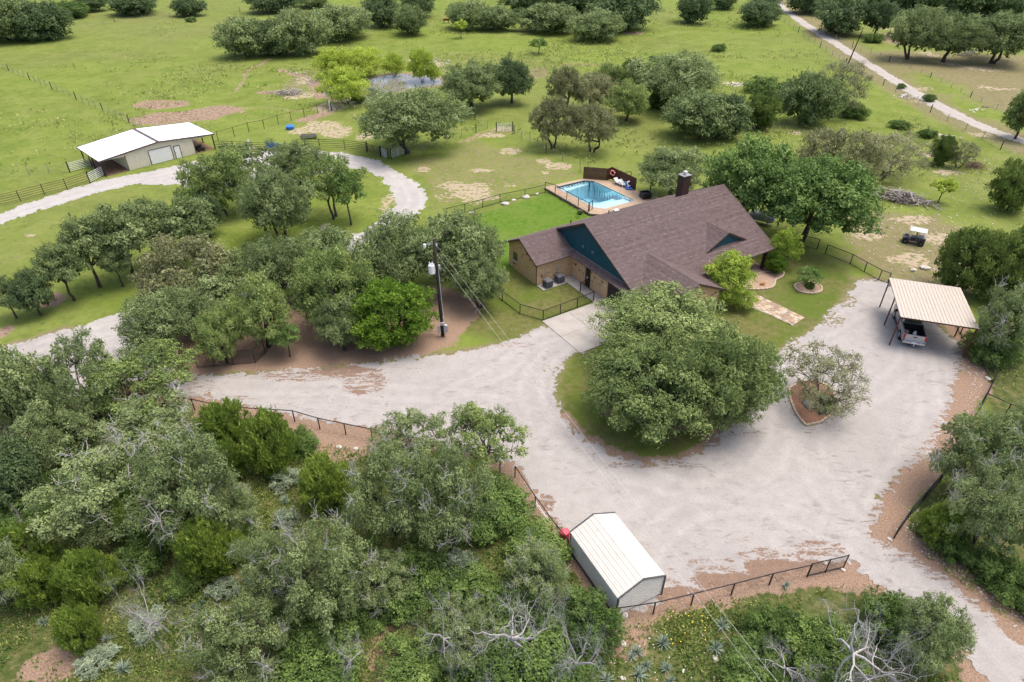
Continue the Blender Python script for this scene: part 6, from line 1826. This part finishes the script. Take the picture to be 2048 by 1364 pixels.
TBL = [
 # the turning court and the house front
 ('hero_grey',1180,574,1480,745,'greyish oak at the back of the clump on the grassy island'),
 ('hero_green',1160,655,1450,875,'large green oak in the middle of the grassy island'),
 ('hero_green',1340,650,1568,865,'green oak at the right end of the grassy island'),
 ('sparse',1568,682,1745,835,'thin grey twiggy tree over the boulder in the island bed'),
 ('shrub',1628,790,1680,822,'small green bush at the foot of the twiggy tree'),
 ('bright',692,552,866,714,'round bright green tree standing left of the utility pole'),
 ('myrtle',1410,498,1512,598,'yellow-green ornamental tree hiding the porch front'),
 ('myrtle',1448,572,1512,618,'yellow-green bush beside the front door path'),
 ('myrtle',1538,452,1602,530,'yellow-green ornamental tree at the right end of the porch'),
 ('bright',1530,506,1574,552,'round bright green shrub by the porch post'),
 ('sapling',1592,532,1646,568,'small young tree in the round stone ring',1),
 ('shrub',1608,562,1630,580,'tuft of green leaves at the foot of the young tree'),
 # behind and right of the house
 ('oak',1278,292,1418,392,'grey-green oak behind the pool box and chimney'),
 ('red',1418,272,1600,440,'dark green tree directly behind the right roof end'),
 ('red',1508,304,1748,476,'broad deep green tree beside the right end of the house'),
 ('brownoak',1598,248,1748,368,'brownish oak behind the broad green tree'),
 ('sparse',1715,258,1856,360,'thin grey oak right of the brownish oak'),
 ('cedar',1690,330,1740,400,'dark juniper tucked right of the broad green tree'),
 ('thick',1332,180,1480,276,'rounded oak clump in the pasture behind the house'),
 ('dthick',1420,190,1500,272,'dark oak at the right of the rounded clump'),
 ('cedar',1488,186,1560,256,'juniper at the right end of the rounded oak clump'),
 ('oak',1268,104,1434,206,'large oak with a flat top above the rounded clump'),
 ('cedar',1240,116,1292,172,'dark juniper at the left of the flat-topped oak'),
 ('shrub',1290,185,1360,220,'green undergrowth below the flat-topped oak'),
 ('thick',1563,148,1680,246,'grey oak left of the far pole'),
 ('sparse',1630,118,1738,232,'thin twiggy oak in front of the far pole'),
 ('shrub',1680,205,1735,240,'green bush at the foot of the twiggy oak'),
 ('shrub',1490,158,1572,190,'low green thicket beside the white rock pile'),
 ('greenoak',1186,126,1262,190,'bright-topped oak at the top of the light group behind the house'),
 ('brownoak',1092,134,1172,206,'leftmost brownish oak of the light group in the pasture'),
 ('brownoak',1140,142,1236,212,'middle brownish oak of the light group in the pasture'),
 ('greenoak',1212,162,1302,236,'right leaning olive oak of the light group in the pasture'),
 ('brownoak',1058,194,1158,282,'left of the two grey-brown oaks standing alone near the pasture gate'),
 ('brownoak',1140,204,1238,290,'right of the two grey-brown oaks standing alone near the pasture gate'),
 ('oak',873,120,1010,212,'grey-green oak beside the pond'),
 ('dark',982,118,1066,198,'dark leafy tree right of the pond oak'),
 ('oak',716,176,918,298,'very large spreading oak between corral and pond'),
 ('shrub',1780,240,1822,260,'lone round bush beside the far road fence'),
 ('shrub',1838,258,1872,278,'small bush right of the lone round bush'),
 ('cedar',1862,270,1914,330,'dark juniper left of the reddish brush heap'),
 ('sparse',1896,278,1956,336,'thin oak right beside the dark juniper'),
 ('sapling',1866,352,1912,392,'pale green young tree alone in the rocky field',0),
 ('cedar',1988,318,2080,422,'juniper at the right edge above the rocky field'),
 ('cedar',1878,448,1990,590,'left juniper of the thicket right of the carport'),
 ('cedar',1950,440,2075,620,'right juniper of the thicket right of the carport'),
 ('oakdead',1955,560,2085,715,'grey lichen oak at the right edge behind the carport'),
 ('shrub',1930,660,2040,735,'green undergrowth right of the carport post'),
 ('greenoak',2016,180,2090,270,'oak at the right edge above the end of the far road'),
 # pond willows
 ('willow',628,96,706,150,'upper left yellow-green willow at the pond'),
 ('willow',636,132,738,206,'lower left large yellow-green willow at the pond'),
 ('willow',688,94,762,150,'pale willow at the back of the pond'),
 ('willow',764,104,808,148,'small willow in the middle of the far pond bank'),
 ('willow',816,98,870,158,'willow standing in the water at the right of the pond'),
 ('willow',852,128,882,160,'low willow bush at the right tip of the pond'),
 ('greyshrub',730,168,758,198,'grey-green reed bush at the near pond edge'),
 ('shrub',706,188,732,212,'low bush on the near pond bank'),
 # row of oaks along the gravel
 ('oak',818,418,1006,575,'oak at the right end of the row behind the utility pole'),
 ('oak',905,505,1010,612,'low drooping oak branchwork right of the utility pole'),
 ('oak',705,425,880,575,'oak behind the bright green tree'),
 ('greenoak',580,490,745,660,'green oak left of the bright green tree'),
 ('oak',555,455,725,590,'grey oak at the back of the gravel-side row'),
 ('oak',630,590,730,700,'low oak just left of the bright green tree'),
 ('oak',470,470,600,600,'oak in the middle of the gravel-side row'),
 ('greenoak',455,555,585,695,'oak over the dog pen'),
 ('brownoak',265,468,470,610,'brownish olive oak at the left of the gravel-side row'),
 ('oak',330,520,500,640,'oak in front of the brownish olive oak'),
 ('oak',246,575,410,712,'oak leaning over the left road'),
 ('greenoak',390,600,486,738,'dark drooping oak at the left side of the dog pen'),
 ('sapling',540,640,600,700,'thin tree inside the dog pen',1),
 # grove inside the loop
 ('greenoak',362,298,505,425,'oak nearest the barn in the loop grove'),
 ('open',430,276,560,360,'oak at the back left of the loop grove'),
 ('oak',540,280,650,365,'oak at the back right of the loop grove'),
 ('oak',476,330,622,475,'large grey oak at the front of the loop grove'),
 ('open',590,300,732,420,'oak at the right of the loop grove'),
 ('dark',372,372,442,485,'dark green tree left of the large grey oak'),
 ('bright',572,372,620,462,'narrow rich green tree right of the large grey oak'),
 ('sapling',655,334,728,420,'bright green young tree on the grass inside the loop',1),
 ('lean',312,388,440,510,'rightmost leaning oak of the row on the grass'),
 ('lean',236,392,350,512,'fourth leaning oak from the left in the row on the grass'),
 ('lean',176,400,300,540,'third leaning oak from the left in the row on the grass'),
 ('lean',110,430,225,560,'second leaning oak from the left in the row on the grass'),
 ('lean',74,478,165,590,'leftmost leaning oak of the row on the grass'),
 ('lean',196,490,262,565,'short oak below the leaning row'),
 ('dark',22,530,98,640,'small dark tree at the left edge of the grass'),
 ('lean',-22,540,42,640,'small tree cut by the left edge of the grass'),
 # foreground left thicket
 ('thick',-40,690,110,860,'oak at the left edge beside the road'),
 ('open',70,660,240,830,'open oak over the cattle guard, left part'),
 ('open',170,680,395,840,'open oak over the cattle guard, right part'),
 ('oak',20,790,190,930,'oak below the open oaks at the left'),
 ('oakdead',185,790,400,960,'grey oak above the large foreground oak'),
 ('oakdead',80,880,330,1090,'large lichen-grey foreground oak, left half'),
 ('oakdead',250,850,480,1090,'large lichen-grey foreground oak, right half'),
 ('dthick',-60,880,80,1020,'dark oak at the left edge of the foreground'),
 ('juniper',390,798,500,905,'left juniper behind the lower left fence'),
 ('juniper',475,800,602,950,'right pointed juniper behind the lower left fence'),
 ('juniper',400,870,500,960,'low juniper below the left fence juniper'),
 ('juniper',588,908,705,1025,'dark juniper left of the central foreground oak'),
 ('juniper',-20,1010,110,1190,'juniper at the left edge in the lower corner'),
 ('juniper',112,1080,235,1215,'upper yellow-green juniper in the lower left corner'),
 ('juniper',108,1190,200,1325,'lower yellow-green juniper in the lower left corner'),
 ('juniper',335,1010,480,1165,'yellow-green juniper under the large foreground oak'),
 ('shrub',225,1060,345,1160,'bright green bush under the large foreground oak'),
 ('shrub',-30,960,120,1060,'green bush under the dark left oak'),
 ('shrub',330,1110,420,1200,'green bush right of the grey snag'),
 ('snag',208,1085,352,1225,'grey broken snag in the lower left'),
 ('snag',8,985,45,1045,'thin bare white snag at the left edge'),
 ('shrub',560,850,640,925,'bush at the left of the fence litter'),
 ('greyshrub',535,930,600,985,'blue-grey bush beside the dark juniper'),
 ('greyshrub',540,1010,600,1070,'grey bush below the blue-grey bush'),
 ('greyshrub',255,1215,330,1275,'grey bush on the lower left slope'),
 ('oakdead',470,1045,630,1225,'lichen-grey oak at the bottom, upper left part'),
 ('oakdead',540,1040,745,1260,'lichen-grey oak at the bottom, right part'),
 ('oakdead',370,1190,570,1390,'lichen-grey oak cut by the bottom edge'),
 ('shrub',520,1225,660,1320,'green bush beneath the bottom grey oak'),
 ('shrub',520,1300,740,1400,'bright green thicket at the bottom edge left of centre'),
 ('shrub',640,960,720,1040,'green bush between the dark juniper and the central oaks'),
 ('shrub',40,1090,140,1170,'low bush between the junipers in the lower left'),
 ('oakdead',-70,1080,60,1220,'grey oak cut by the left edge in the lower corner'),
 ('juniper',210,960,330,1090,'juniper rising through the large foreground oak, left'),
 ('juniper',20,1100,120,1230,'small juniper near the left edge in the lower corner'),
 ('oakdead',400,960,520,1080,'small grey oak right of the large foreground oak'),
 ('shrub',450,1060,540,1120,'low green bush left of the lichen-grey bottom oak'),
 ('shrub',640,1190,760,1290,'green bush right of the lichen-grey bottom oak'),
 ('greyshrub',150,1290,230,1350,'grey bush near the bottom left yucca'),
 ('greyshrub',420,1150,480,1200,'grey bush below the yellow-green juniper'),
 ('oakdead',690,1100,830,1230,'small grey oak in the thicket below the central oaks'),
 # centre foreground
 ('open',738,806,905,935,'oak at the top left of the central foreground clump'),
 ('open',878,798,1046,945,'oak at the top right of the central foreground clump'),
 ('oakdead',690,880,880,1080,'lichen-grey oak at the left of the central foreground clump'),
 ('oakdead',790,890,990,1110,'lichen-grey oak in the middle of the central foreground clump'),
 ('shrub',900,960,1065,1075,'bright green thicket right of the central oaks'),
 ('shrub',640,1080,780,1200,'green thicket below the central oaks, left part'),
 ('shrub',740,1090,900,1230,'green thicket below the central oaks, right part'),
 ('greyshrub',880,1090,960,1170,'grey-blue bush below the central oaks'),
 ('shrub',850,1130,1010,1270,'green thicket under the long dead limbs, left part'),
 ('oakdead',850,1190,1000,1330,'dull green oak under the long dead limbs'),
 ('shrub',1000,1050,1150,1150,'pale green bush left of the shed'),
 ('shrub',980,1140,1130,1290,'green thicket under the long dead limbs, right part'),
 ('shrub',1100,1160,1240,1320,'bright green thicket at the near end of the shed'),
 ('shrub',930,1300,1180,1400,'green thicket along the bottom edge left of the yuccas'),
 ('oakdead',1010,1080,1140,1210,'dull oak under the large dead tree by the shed'),
 ('shrub',760,1250,930,1400,'green bush at the bottom centre'),
 ('snag',935,1035,1225,1300,'large pale dead tree spreading left of the shed'),
 ('snag',1060,1120,1215,1320,'second pale dead limb spread right beside the near end of the shed'),
 ('snag',800,1120,930,1300,'pale dead limbs left of the large dead tree'),
 ('snag',930,1265,1015,1390,'small pale snag at the bottom centre'),
 ('snag',620,1230,720,1330,'pale dead branches in the bottom grey oak'),
 # bottom right
 ('shrub',1490,1205,1598,1310,'round green bush right of the yuccas'),
 ('shrub',1560,1225,1720,1370,'green thicket under the right dead tree, left part'),
 ('shrub',1700,1180,1850,1330,'green thicket under the right dead tree, right part'),
 ('oak',1785,1185,1945,1345,'grey-green oak beside the lower end of the drive'),
 ('shrub',1440,1290,1580,1400,'dark green bush at the bottom edge below the yuccas'),
 ('snag',1570,1140,1880,1400,'tall pale dead tree in the lower right'),
 ('snag',1690,1170,1850,1330,'upright pale dead limbs right of the tall dead tree'),
 ('snag',1500,1270,1660,1400,'low pale dead limbs left of the tall dead tree'),
 # right thicket
 ('oakdead',1870,820,2060,1010,'lichen-grey oak at the right edge, upper part'),
 ('oakdead',1905,920,2080,1130,'lichen-grey oak at the right edge, lower part'),
 ('oak',1985,800,2100,950,'oak behind the lichen-grey oaks at the right edge'),
 ('juniper',1838,975,1935,1110,'juniper beside the right fence'),
 ('shrub',1850,1045,1950,1125,'bright green bush below the right juniper'),
 ('shrub',1935,1090,2060,1205,'bright green thicket along the drive at the right edge'),
 ('shrub',2010,1150,2110,1250,'green bush at the right edge above the drive'),
 # far left and top of the pasture
 ('thick',438,34,540,110,'left oak of the thicket behind the black cow'),
 ('dthick',505,40,590,108,'dark middle tree of the thicket behind the black cow'),
 ('thick',545,22,648,106,'right oak of the thicket behind the black cow'),
 ('thick',620,12,738,76,'oak right of the thicket near the pond'),
 ('thick',-50,-12,70,80,'big oak thicket at the top left corner, left part'),
 ('dthick',20,8,130,80,'big oak thicket at the top left corner, right part'),
 ('shrub',95,14,176,30,'low flat bush right of the top left thicket'),
 ('dthick',146,-16,212,18,'tree at the top edge near the left corner'),
 ('dthick',218,-14,312,26,'dark bush at the top edge left of the round one'),
 ('dthick',346,-4,406,30,'round dark bush on the top left pasture'),
 ('shrub',372,32,392,48,'tiny bush below the round dark bush'),
 ('dthick',498,-16,592,18,'bush at the top edge above the thicket'),
 ('thick',590,-20,660,10,'tree at the top edge above the pond thicket'),
 ('dthick',728,-10,802,50,'left dark oak of the pair at the top above the pond'),
 ('thick',785,12,852,66,'round oak right below the dark pair'),
 ('dthick',800,-24,868,30,'right dark oak of the pair at the top above the pond'),
 ('thick',896,2,972,56,'left oak of the far hedge in the top middle'),
 ('thick',950,14,1032,58,'second oak of the far hedge in the top middle'),
 ('thick',1040,8,1150,62,'third oak of the far hedge in the top middle'),
 ('thick',1146,22,1242,78,'fourth oak of the far hedge, nearest the camera'),
 ('dthick',1180,-24,1312,56,'dark big oak at the right of the far hedge'),
 ('dthick',1010,-30,1110,22,'dark oak behind the far hedge, left'),
 ('dthick',1100,-34,1200,24,'dark oak behind the far hedge, right'),
 ('sapling',908,38,934,64,'small light sapling near the red cow'),
 ('dthick',1358,-14,1422,42,'dark tree alone at the top right of centre'),
 ('dthick',1424,-20,1474,16,'dark bush at the top edge right of centre'),
 ('dthick',1480,2,1558,50,'dark oak left of the far road'),
 ('dthick',1500,-30,1560,14,'dark oak at the top edge left of the far road'),
 ('dthick',1578,-26,1650,24,'first dark tree of the far right wood beside the road'),
 ('dthick',1636,-10,1738,64,'second dark tree of the far right wood, low and wide'),
 ('dark',1728,0,1792,66,'third dark tree of the far right wood with bare trunks'),
 ('oak',1786,12,1890,108,'grey oak at the front of the far right wood, left'),
 ('oak',1850,26,1960,114,'grey oak at the front of the far right wood, middle'),
 ('oak',1940,28,2070,116,'grey oak at the front of the far right wood, right'),
 ('dthick',1690,-44,1790,18,'dark tree at the back of the far right wood, left'),
 ('dthick',1780,-46,1880,26,'dark tree at the back of the far right wood, middle'),
 ('dthick',1866,-44,1970,36,'dark tree at the back of the far right wood, right of middle'),
 ('dthick',1955,-44,2060,40,'dark tree at the back of the far right wood, right corner'),
 ('shrub',1732,66,1766,88,'bright green bush in front of the far right wood'),
 ('shrub',1846,188,1872,206,'bush at the field side of the far road'),
 ('shrub',1794,166,1812,180,'small bush at the house side of the far road'),
 ('sapling',1060,76,1096,98,'young tree in the middle of the far pasture'),
 ('shrub',1424,88,1452,104,'small bush in the right far pasture'),
]
for row in TBL:
    tree(*row[:6], var=row[6] if len(row) > 6 else None)

# ---- yucca rosettes
def rosette(seed, n=46, L=.62):
    rng = np.random.default_rng(seed); Vs, Fs, T = [], [], []; k = 0
    for i in range(n):
        el = rng.uniform(.15, 1.45); a = i * 2.39996 + rng.uniform(-.2, .2); d = np.array([math.cos(a) * math.cos(el), math.sin(a) * math.cos(el), math.sin(el)])
        s = np.array([-math.sin(a), math.cos(a), 0]) * .026; l = L * rng.uniform(.75, 1.1)
        p0, p1, p2 = d * .05, d * l * .55, d * l + np.array([0, 0, -.05 * math.cos(el)])
        Vs += [p0 - s, p0 + s, p1 + s * .8, p1 - s * .8, p2 - s * .05, p2 + s * .05]; Fs += [(k, k + 1, k + 2, k + 3), (k + 3, k + 2, k + 5, k + 4)]; T += [rng.random()] * 6; k += 6
    return np_mesh('blades', np.array(Vs), np.array(Fs), LEAF['agave'], False, {'tone': ('FLOAT', 'POINT', np.array(T))})
ROS = [rosette(s) for s in range(3)]
core = MB().lathe([(.05, 0), (.09, .06), (.06, .16), (.02, .22)], (0, 0, 0), 8).mesh('heart', LEAF['agave'])
for i, (px, py, s, lab) in enumerate([(1200,1330,1.0,'leftmost spiky yucca at the edge of the thicket'), (1213,1360,1.15,'spiky yucca at the bottom edge left of the row'), (1273,1305,1.1,'upper of two overlapping yuccas left of the middle'), (1262,1315,.9,'lower of two overlapping yuccas left of the middle'),
     (1326,1287,1.3,'large spiky yucca below the yellow flowers'), (1278,1350,1.2,'spiky yucca near the bottom beside a smaller one'), (1292,1332,.85,'smaller yucca touching the one at the bottom'), (1332,1338,1.0,'spiky yucca in the middle of the lower row'), (1432,1298,1.2,'spiky yucca right of the flowers near the flat stone'),
     (1444,1252,1.15,'spiky yucca under the power lines'), (1342,1362,.8,'yucca cut by the bottom edge in the middle'), (1592,1236,1.0,'spiky yucca by the round green bush'), (1572,1172,.8,'small yucca below the fence near the gate'), (1641,828,1.0,'dark spiky yucca in the island bed'),
     (92,1145,.9,'yucca in the lower left under the juniper'), (200,1190,.9,'yucca beside the grey snag'), (215,1280,1.0,'yucca on the lower left slope'), (246,1340,1.35,'large yucca at the bottom left'), (500,1040,.9,'yucca at the edge of the left foreground oak'), (570,1002,1.1,'yucca between the grey bushes'), (343,1200,.8,'yucca right of the snag'), (88,1245,.9,'pale yucca in the lower left corner')]):
    t = thing('yucca', G(px, py, .05), i * 1.7, lab, 'yucca', 'spiky yuccas'); s *= .82; t.scale = (s, s, s)
    link('blades', ROS[i % 3], t); link('heart', core, t)
t = thing('potted_plant', G(1160, 428, .45), 0, 'green tuft growing in the dark pot by the lawn', 'plant')
link('blades', np_mesh('leaves', *(lambda a: (a[2], a[3]))(gen_crown(np.random.default_rng(5), .28, .2, .02, 8, (.3, .5), 500, .09, .05)), LEAF['bright'], False), t)

# ---- prickly pear
MAT['cactus'] = plain('cactus pad', (.12, .17, .10), .6)
t = thing('prickly_pear', G(398, 1222), 0, 'upright prickly pear cactus on the lower left slope', 'cactus')
rng = random.Random(3); pads = [(0, 0, .22, 0)]
for k in range(9):
    b = pads[rng.randrange(len(pads))]; pads.append((b[0] + rng.uniform(-.22, .22), b[1] + rng.uniform(-.12, .12), b[2] + rng.uniform(.1, .3), rng.uniform(0, 3)))
for (x, y, z, a) in pads:
    m = MB(); m.lathe([(.02, -.17), (.1, -.13), (.14, 0), (.11, .13), (.02, .18)], (0, 0, 0), 10); o = m.build('pad', MAT['cactus'], t, smooth=True, loc=(x, y, z), rz=a); o.scale = (1, .28, 1)

# ---- uncountable ground growth: weeds and grass tufts in the brushland, pasture tussocks
def tufts(name, n, region, L, Wd, leaf, label, blades=5, seed=1, spread=.12, avoid=True):
    rng = np.random.default_rng(seed)
    P = region(rng, n); n = len(P)
    b = np.repeat(P, blades, 0) + np.concatenate([rng.normal(0, spread, (n * blades, 2)), np.zeros((n * blades, 1))], 1)
    el = rng.uniform(.4, 1.4, n * blades); a = rng.uniform(0, 6.28, n * blades)
    ax = np.stack([np.cos(a) * np.cos(el), np.sin(a) * np.cos(el), np.sin(el)], 1)
    nor = nrm(np.cross(ax, rng.normal(0, 1, ax.shape)))
    sc = np.repeat(rng.uniform(.5, 1.5, n), blades)[:, None]
    V, F, T = leaves_np(rng, b + ax * L * .45 * sc, nor, ax, L, Wd, np.clip(np.repeat(rng.uniform(0, 1, n), blades) * .7 + rng.uniform(0, .3, n * blades), 0, 1))
    o = link(name, np_mesh(name, V, F, LEAF[leaf], False, {'tone': ('FLOAT', 'POINT', T)})); tag(o, label, None, None, 'stuff')
BR1 = GP([(-250,840),(180,812),(400,830),(560,870),(740,905),(1030,965),(1210,1245),(1330,1232),(1480,1195),(1700,1165),(1830,1260),(1960,1420),(1000,1900),(-500,1900)])
BR2 = GP([(1985,730),(1975,830),(1890,970),(1800,1080),(2050,1270),(2300,1400),(2300,700)])
def inside(poly, thresh=.0, sc=2.5, seed=50):
    A_ = np.array([(p.x, p.y) for p in poly]); lo, hi = A_.min(0), A_.max(0)
    def f(rng, n):
        x = rng.uniform(lo[0], hi[0], n * 4); y = rng.uniform(lo[1], hi[1], n * 4)
        k = (poly_sd(x, y, poly) < -.2) & (fbm(x, y, sc, 4, seed) + rng.normal(0, .15, n * 4) > thresh)
        x, y = x[k][:n], y[k][:n]; return np.stack([x, y, np.zeros_like(x)], 1)
    return f
tufts('weeds', 14500, inside(BR1, -.05), .26, .08, 'weed', 'rough grass and weeds covering the foreground brushland', 4, 1, .16)
tufts('weeds', 2600, inside(BR2, -.05), .3, .08, 'weed', 'rough grass and weeds under the right-hand oaks', 5, 2, .16)
tufts('ground_leaves', 6500, inside(BR1, .08, 4, 77), .22, .13, 'shrub', 'low green undergrowth of the foreground brushland', 6, 3, .3)
tufts('silver_weeds', 170, inside(GP([(1300,1235),(1345,1218),(1395,1222),(1430,1200),(1450,1240),(1395,1262),(1410,1290),(1345,1300),(1335,1262)]), -.2, 1, 5), .3, .12, 'weed', 'silvery weeds below the fence near the shed', 8, 4, .2)
PAST = GP([(-100,60),(700,30),(1500,20),(1560,60),(1980,330),(1990,440),(1700,420),(1560,300),(1300,300),(1180,340),(1000,260),(840,300),(640,240),(430,270),(280,250),(140,330),(-100,380)])
tufts('pasture_tussocks', 5200, inside(PAST, .1, 14, 90), .5, .22, 'weed', 'coarse grass tussocks dotted over the pasture', 4, 5, .35)
yf = NM('yellow flowers', .6); yf.color((.75, .55, .02)); rng = random.Random(8); m = MB()
for _ in range(20):
    p = G(rng.uniform(1325, 1415), rng.uniform(1222, 1290), rng.uniform(.2, .4)); m.lathe([(.03, 0), (.035, .02)], tuple(p), 6)
tag(m.build('yellow_flowers', yf.m), 'yellow wildflowers between fence and yuccas', None, None, 'stuff')
